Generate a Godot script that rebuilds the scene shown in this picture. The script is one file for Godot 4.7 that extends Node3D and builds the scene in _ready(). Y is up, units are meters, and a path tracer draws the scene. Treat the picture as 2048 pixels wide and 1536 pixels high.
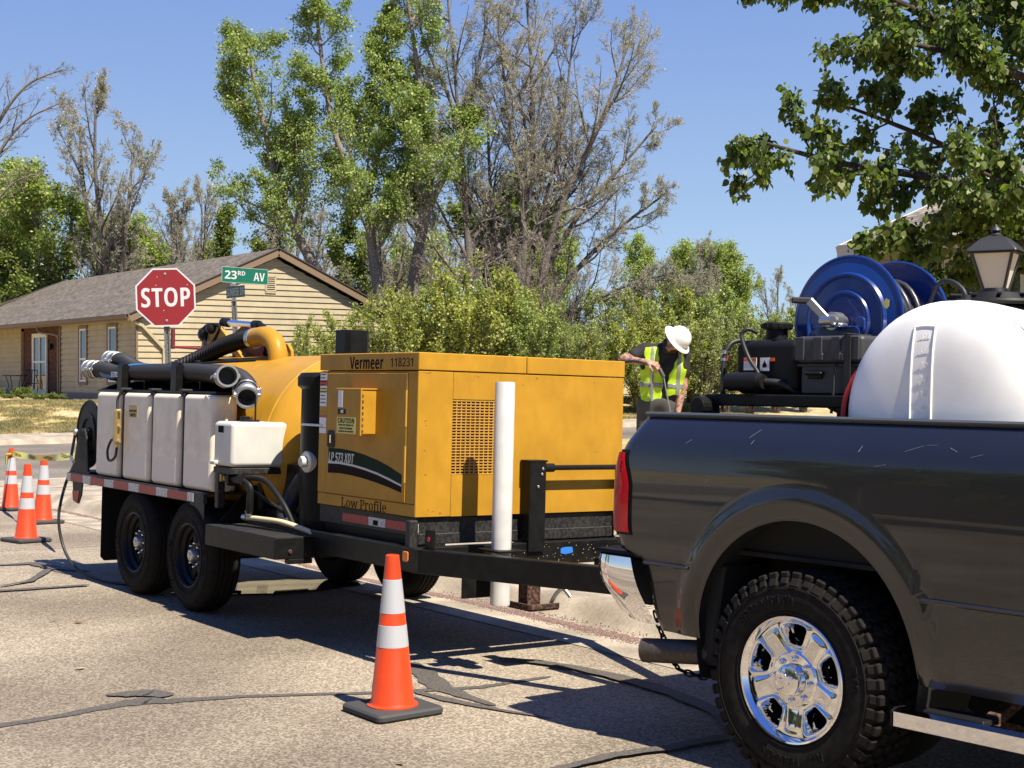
extends Node3D
# A street corner: a yellow vacuum trailer behind a dark pickup, cones, signs, houses and spring trees.
# World axes: z runs along the road towards the pickup, x across it to the kerb, y up.

const CAM_YAW := -36.22
const SUN_TO := Vector3(0.026, 0.850, 0.526)

var mats := {}
var tex := {}
var rng := RandomNumberGenerator.new()
var taken := {}

# ---------------------------------------------------------------- mesh builder
class MB:
	var v := PackedVector3Array()
	var n := PackedVector3Array()
	var uv := PackedVector2Array()
	var col := PackedColorArray()
	var ix := PackedInt32Array()
	var c := Color.WHITE
	var xf := Transform3D.IDENTITY

	func put(p: Vector3, nn: Vector3, t := Vector2.ZERO) -> int:
		v.append(xf * p)
		n.append((xf.basis * nn).normalized())
		uv.append(t)
		col.append(c)
		return v.size() - 1

	func face(a: int, b: int, d: int) -> void:
		var want := n[a] + n[b] + n[d]
		if (v[b] - v[a]).cross(v[d] - v[a]).dot(want) > 0.0:
			ix.append_array(PackedInt32Array([a, d, b]))
		else:
			ix.append_array(PackedInt32Array([a, b, d]))

	func tri(a: Vector3, b: Vector3, d: Vector3, nn: Vector3) -> void:
		face(put(a, nn), put(b, nn), put(d, nn))

	func quad(a: Vector3, b: Vector3, d: Vector3, e: Vector3, nn: Vector3) -> void:
		var i := put(a, nn, Vector2(0, 0))
		var j := put(b, nn, Vector2(1, 0))
		var k := put(d, nn, Vector2(1, 1))
		var l := put(e, nn, Vector2(0, 1))
		face(i, j, k)
		face(i, k, l)

	func box(ctr: Vector3, size: Vector3, bev := 0.0) -> MB:
		var h := size * 0.5
		var b: float = min(bev, min(h.x, min(h.y, h.z)) * 0.95)
		var fp := func(ax: int, s: Vector3) -> Vector3:
			var p := Vector3(s.x * (h.x - b), s.y * (h.y - b), s.z * (h.z - b))
			p[ax] = s[ax] * h[ax]
			return ctr + p
		for ax in 3:
			var o1 := (ax + 1) % 3
			var o2 := (ax + 2) % 3
			for sg in [-1.0, 1.0]:
				var q := []
				for cc in [[-1.0, -1.0], [1.0, -1.0], [1.0, 1.0], [-1.0, 1.0]]:
					var s := Vector3.ZERO
					s[ax] = sg
					s[o1] = cc[0]
					s[o2] = cc[1]
					q.append(fp.call(ax, s))
				var nn := Vector3.ZERO
				nn[ax] = sg
				quad(q[0], q[1], q[2], q[3], nn)
		if b <= 0.0:
			return self
		for ax in 3:
			var o1 := (ax + 1) % 3
			var o2 := (ax + 2) % 3
			for s1 in [-1.0, 1.0]:
				for s2 in [-1.0, 1.0]:
					var lo := Vector3.ZERO
					lo[ax] = -1.0
					lo[o1] = s1
					lo[o2] = s2
					var hi := lo
					hi[ax] = 1.0
					var nn := Vector3.ZERO
					nn[o1] = s1
					nn[o2] = s2
					quad(fp.call(o1, lo), fp.call(o1, hi), fp.call(o2, hi), fp.call(o2, lo), nn.normalized())
		for sx in [-1.0, 1.0]:
			for sy in [-1.0, 1.0]:
				for sz in [-1.0, 1.0]:
					var s := Vector3(sx, sy, sz)
					tri(fp.call(0, s), fp.call(1, s), fp.call(2, s), s.normalized())
		return self

	# a bar of rectangular section between two points
	func bar(a: Vector3, b: Vector3, w: float, h: float, bev := 0.0, up := Vector3.UP) -> MB:
		var keep := xf
		var z := (b - a).normalized()
		var x := up.cross(z)
		if x.length() < 0.01:
			x = Vector3.RIGHT
		x = x.normalized()
		xf = keep * Transform3D(Basis(x, z.cross(x), z), (a + b) * 0.5)
		box(Vector3.ZERO, Vector3(w, h, a.distance_to(b)), bev)
		xf = keep
		return self

	# swept round tube; rad is a number or an array as long as pts
	func tube(pts: Array, rad, seg := 8, caps := true) -> MB:
		var m := pts.size()
		var up := Vector3.UP
		var t0: Vector3 = (pts[1] - pts[0]).normalized()
		if absf(t0.y) > 0.9:
			up = Vector3.RIGHT
		var x := up.cross(t0).normalized()
		var rows := []
		for i in m:
			var t: Vector3
			if i == 0:
				t = t0
			elif i == m - 1:
				t = (pts[i] - pts[i - 1]).normalized()
			else:
				t = (pts[i + 1] - pts[i - 1]).normalized()
			x = (x - t * x.dot(t)).normalized()
			var y := t.cross(x)
			var r: float = rad[i] if rad is Array else rad
			var row := []
			var slope := 0.0
			if rad is Array:
				var i0 := maxi(i - 1, 0)
				var i1 := mini(i + 1, m - 1)
				slope = (rad[i1] - rad[i0]) / maxf(pts[i1].distance_to(pts[i0]), 1e-5)
			for k in seg + 1:
				var a := TAU * k / seg
				var d := x * cos(a) + y * sin(a)
				row.append(put(pts[i] + d * r, (d - t * slope).normalized(), Vector2(float(k) / seg, float(i) / (m - 1))))
			rows.append(row)
		for i in m - 1:
			for k in seg:
				face(rows[i][k], rows[i][k + 1], rows[i + 1][k + 1])
				face(rows[i][k], rows[i + 1][k + 1], rows[i + 1][k])
		if caps:
			for e in [0, m - 1]:
				var t: Vector3 = (pts[0] - pts[1]).normalized() if e == 0 else (pts[m - 1] - pts[m - 2]).normalized()
				var keep := xf
				xf = Transform3D.IDENTITY
				var wn := (keep.basis * t).normalized()
				var ci := put(keep * pts[e], wn)
				var ring := []
				for k in seg + 1:
					ring.append(put(v[rows[e][k]], wn))
				for k in seg:
					face(ci, ring[k], ring[k + 1])
				xf = keep
		return self

	# grid of points, smooth
	func grid(rows: Array, wrap := false, flip := false) -> MB:
		var m := rows.size()
		var w: int = rows[0].size()
		var id := []
		for i in m:
			var r := []
			for k in w:
				var kp := (k + 1) % w if wrap else mini(k + 1, w - 1)
				var km := (k - 1 + w) % w if wrap else maxi(k - 1, 0)
				var du: Vector3 = rows[i][kp] - rows[i][km]
				var dv: Vector3 = rows[mini(i + 1, m - 1)][k] - rows[maxi(i - 1, 0)][k]
				var nn := du.cross(dv).normalized()
				if flip:
					nn = -nn
				r.append(put(rows[i][k], nn, Vector2(float(k) / (w - 1), float(i) / (m - 1))))
			id.append(r)
		for i in m - 1:
			for k in (w if wrap else w - 1):
				var k2 := (k + 1) % w
				face(id[i][k], id[i][k2], id[i + 1][k2])
				face(id[i][k], id[i + 1][k2], id[i + 1][k])
		return self

	# profile of (radius, height) turned about y
	func lathe(prof: Array, seg := 24, a0 := 0.0, a1 := TAU) -> MB:
		var m := prof.size()
		var sn := []
		for i in m - 1:
			var d: Vector2 = prof[i + 1] - prof[i]
			sn.append(Vector2(d.y, -d.x).normalized())
		for i in m - 1:
			var na: Vector2 = sn[i]
			var nb: Vector2 = sn[i]
			if i > 0 and sn[i].dot(sn[i - 1]) > 0.8:
				na = (sn[i] + sn[i - 1]).normalized()
			if i < m - 2 and sn[i].dot(sn[i + 1]) > 0.8:
				nb = (sn[i] + sn[i + 1]).normalized()
			var ra := []
			var rb := []
			for k in seg + 1:
				var a := a0 + (a1 - a0) * k / seg
				var e := Vector3(cos(a), 0, sin(a))
				ra.append(put(e * prof[i].x + Vector3.UP * prof[i].y, e * na.x + Vector3.UP * na.y, Vector2(float(k) / seg, float(i) / (m - 1))))
				rb.append(put(e * prof[i + 1].x + Vector3.UP * prof[i + 1].y, e * nb.x + Vector3.UP * nb.y, Vector2(float(k) / seg, float(i + 1) / (m - 1))))
			for k in seg:
				if prof[i].x > 0.00001:
					face(ra[k], ra[k + 1], rb[k + 1])
				if prof[i + 1].x > 0.00001:
					face(ra[k], rb[k + 1], rb[k])
		return self

	# outline in xy pulled along z from z0 to z1, edges chamfered by bev
	func prism(poly: PackedVector2Array, z0: float, z1: float, bev := 0.0) -> MB:
		var p := poly
		if Geometry2D.is_polygon_clockwise(p):
			p = p.duplicate()
			p.reverse()
		var m := p.size()
		var inner := PackedVector2Array()
		var on := []
		for i in m:
			var e0 := (p[i] - p[(i - 1 + m) % m]).normalized()
			var e1 := (p[(i + 1) % m] - p[i]).normalized()
			var n0 := Vector2(e0.y, -e0.x)
			var n1 := Vector2(e1.y, -e1.x)
			on.append(n1)
			var mid := n0 + n1
			var k: float = max(0.4, mid.dot(mid) * 0.5)
			inner.append(p[i] - mid / k * bev)
		var ids := Geometry2D.triangulate_polygon(inner if bev > 0.0 else p)
		for side in 2:
			var z := z0 if side == 0 else z1
			var nn := Vector3(0, 0, -1.0 if side == 0 else 1.0) * signf(z1 - z0)
			var base := v.size()
			for i in m:
				var q: Vector2 = inner[i] if bev > 0.0 else p[i]
				put(Vector3(q.x, q.y, z), nn, q)
			for i in range(0, ids.size(), 3):
				face(base + ids[i], base + ids[i + 1], base + ids[i + 2])
			if bev > 0.0:
				var zi := z - nn.z * bev
				for i in m:
					var j := (i + 1) % m
					var o := Vector3(on[i].x, on[i].y, nn.z).normalized()
					quad(Vector3(inner[i].x, inner[i].y, z), Vector3(inner[j].x, inner[j].y, z), Vector3(p[j].x, p[j].y, zi), Vector3(p[i].x, p[i].y, zi), o)
		var s := signf(z1 - z0) * bev
		for i in m:
			var j := (i + 1) % m
			quad(Vector3(p[i].x, p[i].y, z0 + s), Vector3(p[j].x, p[j].y, z0 + s), Vector3(p[j].x, p[j].y, z1 - s), Vector3(p[i].x, p[i].y, z1 - s), Vector3(on[i].x, on[i].y, 0))
		return self

	func ball(ctr: Vector3, r: Vector3, seg := 12) -> MB:
		var keep := xf
		xf = keep * Transform3D(Basis.from_scale(r), ctr)
		var pr := []
		var h := seg / 2
		for i in h + 1:
			var a := -PI / 2 + PI * i / h
			pr.append(Vector2(maxf(cos(a), 0.0), sin(a)))
		lathe(pr, seg)
		xf = keep
		return self

	func mesh() -> ArrayMesh:
		var a := []
		a.resize(Mesh.ARRAY_MAX)
		a[Mesh.ARRAY_VERTEX] = v
		a[Mesh.ARRAY_NORMAL] = n
		a[Mesh.ARRAY_TEX_UV] = uv
		a[Mesh.ARRAY_COLOR] = col
		a[Mesh.ARRAY_INDEX] = ix
		var m := ArrayMesh.new()
		m.add_surface_from_arrays(Mesh.PRIMITIVE_TRIANGLES, a)
		return m

# ---------------------------------------------------------------- nodes
func numbered(called: String) -> String:
	if not taken.has(called):
		taken[called] = 0
		return called
	taken[called] += 1
	return "%s_%03d" % [called, taken[called]]

func obj(called: String, mb, m: Material, parent: Node = self, xf := Transform3D.IDENTITY) -> MeshInstance3D:
	var o := MeshInstance3D.new()
	o.mesh = mb.mesh() if mb is MB else mb
	o.material_override = m
	o.name = numbered(called) if parent == self else called
	parent.add_child(o, true)
	o.transform = xf
	return o

func thing(called: String, label: String, category: String, group := "", xf := Transform3D.IDENTITY) -> Node3D:
	var o := Node3D.new()
	o.name = numbered(called)
	add_child(o, true)
	o.transform = xf
	return tag(o, label, category, group)

func tag(o: Node3D, label: String, category: String, group := "", kind := "") -> Node3D:
	if label:
		o.set_meta("label", label)
	if category:
		o.set_meta("category", category)
	if group:
		o.set_meta("group", group)
	if kind:
		o.set_meta("kind", kind)
	return o

func struct(called: String, mb, m: Material, parent: Node = self) -> MeshInstance3D:
	var o := obj(called, mb, m, parent)
	if parent == self:
		o.set_meta("kind", "structure")
	return o

func at(x: float, y: float, z: float, yaw := 0.0) -> Transform3D:
	return Transform3D(Basis(Vector3.UP, yaw), Vector3(x, y, z))

func V(x: float, y: float, z: float) -> Vector3:
	return Vector3(x, y, z)

var fonts := {}
func lettering(called: String, s: String, size: float, width: float, font: String, weight: int, m: Material, parent: Node, xf: Transform3D, italic := false) -> MeshInstance3D:
	var key := font + str(weight) + str(italic)
	if not fonts.has(key):
		var f := SystemFont.new()
		f.font_names = PackedStringArray([font])
		f.font_weight = weight
		f.font_italic = italic
		fonts[key] = f
	var t := TextMesh.new()
	t.text = s
	t.font = fonts[key]
	t.font_size = 64
	t.pixel_size = 0.01
	t.depth = 0.02
	t.curve_step = 1.0
	var bb := t.get_aabb()
	# scaled so that the letters are size high and the line is width wide
	var sy := size / bb.size.y
	var sx := width / bb.size.x
	var o := obj(called, t, m, parent)
	o.transform = xf * Transform3D(Basis.from_scale(Vector3(sx, sy, 0.05)), Vector3(-bb.get_center().x * sx, -bb.get_center().y * sy, 0))
	return o

# a frame whose x is to the right, y up and z out of a face that looks to -x
func on_side(x: float, y: float, z: float) -> Transform3D:
	return Transform3D(Basis(Vector3(0, 0, 1), Vector3(0, 1, 0), Vector3(-1, 0, 0)), Vector3(x, y, z))

func rect(w: float, h: float, r := 0.0, seg := 4) -> PackedVector2Array:
	var p := PackedVector2Array()
	if r <= 0.0:
		return PackedVector2Array([Vector2(-w / 2, -h / 2), Vector2(w / 2, -h / 2), Vector2(w / 2, h / 2), Vector2(-w / 2, h / 2)])
	for q in 4:
		var cx := (w / 2 - r) * (1 if q in [0, 3] else -1)
		var cy := (h / 2 - r) * (1 if q in [0, 1] else -1)
		for k in seg + 1:
			var a := PI / 2 * (q + float(k) / seg)
			p.append(Vector2(cx + cos(a) * r, cy + sin(a) * r))
	return p

func circle(r: float, seg := 20) -> PackedVector2Array:
	var p := PackedVector2Array()
	for k in seg:
		p.append(Vector2(cos(TAU * k / seg), sin(TAU * k / seg)) * r)
	return p

func curve(pts: Array, steps := 6) -> Array:
	var out := []
	for i in pts.size() - 1:
		var p0: Vector3 = pts[maxi(i - 1, 0)]
		var p1: Vector3 = pts[i]
		var p2: Vector3 = pts[i + 1]
		var p3: Vector3 = pts[mini(i + 2, pts.size() - 1)]
		for k in steps:
			out.append(p1.cubic_interpolate(p2, p0, p3, float(k) / steps))
	out.append(pts[-1])
	return out

# ---------------------------------------------------------------- materials
func noise_tex(key: String, size: int, kind: int, freq: float, lo: Color, hi: Color, gain := 1.0, oct := 4, sd := 1) -> ImageTexture:
	if tex.has(key):
		return tex[key]
	var f := FastNoiseLite.new()
	f.noise_type = kind
	f.frequency = freq
	f.seed = sd
	f.fractal_octaves = oct
	if kind == FastNoiseLite.TYPE_CELLULAR:
		f.cellular_return_type = FastNoiseLite.RETURN_CELL_VALUE
		f.fractal_type = FastNoiseLite.FRACTAL_NONE
	var g := f.get_seamless_image(size, size, false, false, 0.1)
	var im := Image.create(size, size, false, Image.FORMAT_RGBA8)
	var ramp := []
	for i in 256:
		var t := clampf((i / 255.0 - 0.5) * gain + 0.5, 0.0, 1.0)
		ramp.append(lo.lerp(hi, t))
	g.convert(Image.FORMAT_L8)
	var raw := g.get_data()
	var out := PackedByteArray()
	out.resize(size * size * 4)
	for i in raw.size():
		var q: Color = ramp[raw[i]]
		out[i * 4] = q.r8
		out[i * 4 + 1] = q.g8
		out[i * 4 + 2] = q.b8
		out[i * 4 + 3] = 255
	im = Image.create_from_data(size, size, false, Image.FORMAT_RGBA8, out)
	tex[key] = ImageTexture.create_from_image(im)
	return tex[key]

func lin(r: float, g: float, b: float) -> Color:
	return Color(r, g, b).linear_to_srgb()

func mat(key: String, c: Color, rough := 0.5, metal := 0.0) -> StandardMaterial3D:
	if mats.has(key):
		return mats[key]
	var m := StandardMaterial3D.new()
	m.resource_name = key
	m.albedo_color = c.linear_to_srgb()
	m.roughness = rough
	m.metallic = metal
	mats[key] = m
	return m

# colour grain laid over a material: t multiplies the colour, s is repeats per metre
func grain(m: StandardMaterial3D, t: Texture2D, s: float, world := false) -> StandardMaterial3D:
	m.albedo_texture = t
	m.uv1_triplanar = true
	m.uv1_world_triplanar = world
	m.uv1_scale = Vector3.ONE * s
	return m

func coarse(m: StandardMaterial3D, t: Texture2D, s: float, world := false) -> StandardMaterial3D:
	m.detail_enabled = true
	m.detail_blend_mode = BaseMaterial3D.BLEND_MODE_MUL
	m.detail_albedo = t
	m.detail_uv_layer = BaseMaterial3D.DETAIL_UV_2
	m.uv2_triplanar = true
	m.uv2_world_triplanar = world
	m.uv2_scale = Vector3.ONE * s
	return m

func _ready() -> void:
	rng.seed = 7
	set_view()
	make_materials()
	build_ground()
	build_trailer()
	build_truck()
	build_truck_load()
	build_loose_hoses()
	build_cones()
	build_signs()
	build_house_left()
	build_house_right()
	build_lamp()
	build_trees()
	build_across()
	build_person()
	build_details()

func set_view() -> void:
	var cam := Camera3D.new()
	cam.name = "camera"
	add_child(cam)
	cam.position = Vector3(0, 1.585, 0)
	cam.rotation_degrees = Vector3(-0.395, CAM_YAW, 0)
	cam.fov = 29.66
	cam.near = 0.1
	cam.far = 900.0
	cam.current = true
	var we := WorldEnvironment.new()
	we.name = "environment"
	var env := Environment.new()
	env.background_mode = Environment.BG_SKY
	var sm := ProceduralSkyMaterial.new()
	sm.sky_top_color = Color(0.25, 0.39, 0.69)
	sm.sky_horizon_color = Color(0.655, 0.755, 0.825)
	sm.sky_curve = 0.15
	sm.ground_bottom_color = Color(0.42, 0.38, 0.32)
	sm.ground_horizon_color = Color(0.55, 0.52, 0.47)
	sm.sun_angle_max = 1.0
	var sky := Sky.new()
	sky.sky_material = sm
	env.sky = sky
	env.background_energy_multiplier = 0.64
	env.tonemap_mode = Environment.TONE_MAPPER_LINEAR
	env.tonemap_exposure = 2.35
	env.sdfgi_enabled = true
	env.ssao_enabled = true
	env.ssil_enabled = true
	we.environment = env
	add_child(we)
	var sun := DirectionalLight3D.new()
	sun.name = "sun"
	sun.light_color = Color(1.0, 0.965, 0.9)
	sun.light_energy = 1.45
	sun.light_angular_distance = 0.5
	sun.shadow_enabled = true
	add_child(sun)
	sun.look_at_from_position(SUN_TO * 50.0, Vector3.ZERO, Vector3.UP)

func make_materials() -> void:
	var P := FastNoiseLite.TYPE_SIMPLEX_SMOOTH
	var CE := FastNoiseLite.TYPE_CELLULAR
	var W := Color.WHITE
	var fine := noise_tex("fine", 512, P, 0.06, Color(0.84, 0.84, 0.84), W, 1.4, 5, 3)
	var blotch := noise_tex("blotch", 512, P, 0.012, Color(0.78, 0.77, 0.75), W, 1.6, 5, 5)
	var soft := noise_tex("soft", 256, P, 0.012, Color(0.93, 0.93, 0.93), W, 1.4, 4, 9)
	var specks := noise_tex("specks", 512, CE, 0.11, Color(0.45, 0.42, 0.4), W, 5.0, 1, 4)
	var speck_h := noise_tex("speck_h", 512, CE, 0.07, Color.BLACK, W, 1.0, 1, 12)
	# asphalt: pale worn stones in a darker binder
	var stones := noise_tex("stones", 1024, CE, 0.13, Color(0.66, 0.64, 0.61), Color(1.0, 0.99, 0.96), 1.15, 1, 21)
	var stone_h := noise_tex("stone_h", 1024, CE, 0.13, Color.BLACK, W, 1.0, 1, 21)
	var road := mat("asphalt", Color(0.385, 0.330, 0.262), 0.92)
	grain(road, stones, 0.75, true)
	coarse(road, noise_tex("road_wear", 512, P, 0.008, Color(0.80, 0.79, 0.78), W, 1.9, 6, 31), 0.09, true)
	road.heightmap_enabled = true
	road.heightmap_texture = stone_h
	road.heightmap_scale = 0.35
	var road2 := mat("asphalt_cross", Color(0.2448, 0.2160, 0.1872), 0.93)
	grain(road2, stones, 0.75, true)
	coarse(road2, tex["road_wear"], 0.05, true)
	var con := mat("concrete", Color(0.4464, 0.3816, 0.2952), 0.9)
	grain(con, fine, 1.1, true)
	coarse(con, blotch, 0.3, true)
	con.heightmap_enabled = true
	con.heightmap_texture = speck_h
	con.heightmap_scale = 0.06
	var seal := mat("crack_tar", Color(0.1054, 0.0961, 0.0868), 0.8)
	grain(seal, stones, 1.3, true)
	var soil := mat("lawn_soil", Color(0.56, 0.42, 0.25), 0.95)
	grain(soil, noise_tex("soilmix", 512, P, 0.03, Color(0.72, 0.72, 0.62), W, 1.6, 6, 41), 0.35, true)
	coarse(soil, noise_tex("soilgreen", 512, P, 0.02, Color(0.86, 0.88, 0.76), W, 2.2, 5, 43), 0.06, true)
	# trailer paints
	var ye := mat("yellow_paint", Color(0.4440, 0.2310, 0.0216), 0.4)
	grain(ye, soft, 0.9)
	ye.metallic_specular = 0.3
	coarse(ye, noise_tex("streaks", 512, P, 0.02, Color(0.965, 0.96, 0.955), W, 1.6, 5, 88), 1.0)
	ye.uv2_scale = Vector3(1.2, 0.5, 1.2)
	var ye2 := mat("yellow_flat", Color(0.4588, 0.2480, 0.0310), 0.6)
	grain(ye2, soft, 1.2)
	var bk := mat("black_paint", Color(0.0096, 0.0096, 0.0096), 0.42)
	grain(bk, blotch, 1.7)
	bk.metallic_specular = 0.3
	var bkd := mat("black_dusty", Color(0.022, 0.020, 0.018), 0.6)
	grain(bkd, noise_tex("chips", 512, CE, 0.05, Color(0.55, 0.55, 0.55), W, 4.0, 1, 77), 3.0)
	mat("black_plastic", Color(0.009, 0.009, 0.0095), 0.5).metallic_specular = 0.3
	mat("black_soft", Color(0.014, 0.014, 0.014), 0.7)
	var ru := mat("rubber", Color(0.013, 0.012, 0.0115), 0.78)
	grain(ru, fine, 4.0)
	ru.metallic_specular = 0.25
	var rud := mat("rubber_dusty", Color(0.019, 0.0165, 0.0145), 0.85)
	grain(rud, blotch, 3.0)
	rud.metallic_specular = 0.25
	mat("wheel_black", Color(0.008, 0.0085, 0.0095), 0.4).metallic_specular = 0.3
	var pw := mat("tank_white", Color(0.82, 0.725, 0.575), 0.42)
	grain(pw, soft, 1.3)
	coarse(pw, tex["streaks"], 0.8)
	var pw2 := mat("tank_white_clean", Color(0.91, 0.895, 0.85), 0.36)
	grain(pw2, soft, 1.0)
	grain(mat("tank_white_small", Color(0.56, 0.55, 0.50), 0.4), soft, 1.0)
	var pvc := mat("pvc_white", Color(0.6192, 0.6084, 0.5760), 0.35)
	grain(pvc, soft, 2.0)
	var al := mat("aluminium", Color(0.3360, 0.3360, 0.3360), 0.55, 0.8)
	grain(al, fine, 5.0)
	mat("zinc", Color(0.50, 0.50, 0.49), 0.4, 1.0)
	var chrome := mat("chrome", Color(0.80, 0.80, 0.80), 0.045, 1.0)
	chrome.albedo_color = Color(0.9, 0.9, 0.91)
	var brass := mat("brass", Color(0.5760, 0.4160, 0.1760), 0.42, 0.75)
	grain(brass, soft, 8.0)
	var rust := mat("rusty_steel", Color(0.13, 0.09, 0.07), 0.8)
	grain(rust, noise_tex("rust", 256, P, 0.03, Color(0.35, 0.25, 0.2), Color(1.0, 0.85, 0.75), 2.0, 5, 51), 4.0)
	var rr := mat("tape_red", Color(0.42, 0.035, 0.03), 0.45)
	grain(rr, blotch, 6.0)
	var rw := mat("tape_white", Color(0.62, 0.62, 0.60), 0.42)
	grain(rw, blotch, 6.0)
	mat("red_paint", Color(0.40, 0.02, 0.012), 0.4)
	mat("maroon", Color(0.11, 0.012, 0.014), 0.5)
	mat("amber", Color(0.75, 0.20, 0.02), 0.25)
	mat("ink", Color(0.010, 0.009, 0.008), 0.8).metallic_specular = 0.2
	mat("label_white", Color(0.72, 0.72, 0.70), 0.5)
	mat("label_yellow", Color(0.62, 0.55, 0.16), 0.5)
	mat("label_red", Color(0.45, 0.03, 0.03), 0.5)
	mat("label_tan", Color(0.52, 0.40, 0.18), 0.55)
	mat("decal_green", Color(0.016, 0.034, 0.02), 0.8).metallic_specular = 0.2
	mat("decal_brown", Color(0.018, 0.012, 0.010), 0.8).metallic_specular = 0.2
	mat("decal_silver", Color(0.5, 0.5, 0.48), 0.4)
	mat("spray_blue", Color(0.02, 0.16, 0.55), 0.6)
	mat("hose_blue", Color(0.02, 0.12, 0.34), 0.6)
	var hz := mat("hose_black", Color(0.018, 0.018, 0.019), 0.55)
	grain(hz, blotch, 4.0)
	# pickup
	var tp := mat("truck_paint", Color(0.014, 0.0135, 0.0135), 0.38, 0.3)
	tp.clearcoat_enabled = true
	tp.clearcoat = 1.0
	tp.clearcoat_roughness = 0.03
	grain(tp, soft, 1.0)
	mat("lens_red", Color(0.38, 0.006, 0.014), 0.08)
	mat("lens_dark", Color(0.10, 0.004, 0.008), 0.08)
	mat("liner_black", Color(0.010, 0.010, 0.010), 0.8)
	var gl := mat("car_glass", Color(0.02, 0.022, 0.024), 0.03)
	gl.metallic_specular = 0.7
	var ex := mat("exhaust_steel", Color(0.085, 0.07, 0.058), 0.5, 0.4)
	grain(ex, blotch, 8.0)
	var bl := mat("reel_blue", Color(0.004, 0.028, 0.17), 0.3)
	bl.clearcoat_enabled = true
	bl.clearcoat = 0.6
	bl.clearcoat_roughness = 0.08
	mat("hose_red", Color(0.4960, 0.0240, 0.0240), 0.4)
	# cones and signs
	var co := mat("cone_orange", Color(0.6072, 0.0495, 0.0079), 0.42)
	grain(co, soft, 3.0)
	co.rim_enabled = true
	co.rim = 0.2
	var cw := mat("cone_band", Color(0.4620, 0.4686, 0.4884), 0.22)
	grain(cw, fine, 8.0)
	var cb := mat("cone_base", Color(0.0440, 0.0440, 0.0440), 0.75)
	grain(cb, fine, 6.0)
	mat("sign_red", Color(0.1914, 0.0066, 0.0106), 0.5)
	mat("sign_white", Color(0.4884, 0.4884, 0.5016), 0.4)
	mat("sign_green", Color(0.0033, 0.1122, 0.0693), 0.4)
	var gv := mat("galvanised", Color(0.2520, 0.2590, 0.2590), 0.5, 0.6)
	grain(gv, blotch, 5.0)
	mat("caution_tape", Color(0.5280, 0.4356, 0.0198), 0.35)

func smooth(a: float, b: float, t: float) -> float:
	return smoothstep(a, b, t)

# height of the land (paved or not) at a place
func gh(x: float, z: float) -> float:
	var near := -0.03 * clampf(x - 3.95, 0.0, 2.0) # the road falls to its gutter
	if x > 5.95:
		near = lerpf(-0.06, 0.07, smooth(5.95, 6.14, x))
		if x > 6.14:
			near = 0.07 + 0.02 * minf(x - 6.14, 1.5)
		if x > 7.6:
			near += 0.27 * smooth(7.6, 10.0, x) + 0.2 * smooth(10.0, 16.0, x)
	var k := smooth(-21.5, -17.5, z)
	var y := near * k
	if z < -32.6:
		y = 0.13 * smooth(-32.6, -32.75, z) + 0.05 * smooth(-33, -35.5, z) + 0.60 * smooth(-35.5, -41.5, z)
		y += 0.5 * smooth(-45, -75, z)
	return y

func sheet(xs: Array, zs: Array, lift: float) -> MB:
	var mb := MB.new()
	var rows := []
	for z in zs:
		var r := []
		for x in xs:
			r.append(V(x, gh(x, z) + lift, z))
		rows.append(r)
	return mb.grid(rows, false, false)

func steps(a: float, b: float, n: int) -> Array:
	var r := []
	for i in n + 1:
		r.append(lerpf(a, b, float(i) / n))
	return r

func ribbon(pts: Array, lift: float) -> MB:
	# (x, z, half width) with a wandering edge
	var mb := MB.new()
	var fine := []
	for i in pts.size() - 1:
		for k in 10:
			fine.append((pts[i] as Vector3).lerp(pts[i + 1], k / 10.0))
	fine.append(pts[-1])
	var rows := []
	for i in fine.size():
		var p: Vector3 = fine[i]
		var q: Vector3 = fine[mini(i + 1, fine.size() - 1)] - fine[maxi(i - 1, 0)]
		var t := Vector2(q.x, q.y).normalized()
		var s := Vector2(-t.y, t.x)
		var w1 := p.z * (1.0 + .10 * sin(i * .9) + rng.randf_range(-.08, .08))
		var w2 := p.z * (1.0 + .10 * sin(i * .7 + 2.0) + rng.randf_range(-.08, .08))
		if i == 0 or i == fine.size() - 1:
			w1 *= 0.3
			w2 *= 0.3
		var a := Vector2(p.x, p.y) + s * w1
		var b := Vector2(p.x, p.y) - s * w2
		rows.append([V(a.x, gh(a.x, a.y) + lift, a.y), V(b.x, gh(b.x, b.y) + lift, b.y)])
	var up := MB.new()
	for r in rows:
		for p in r:
			up.put(p, Vector3.UP)
	for i in rows.size() - 1:
		up.face(i * 2, i * 2 + 1, i * 2 + 3)
		up.face(i * 2, i * 2 + 3, i * 2 + 2)
	return up

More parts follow.
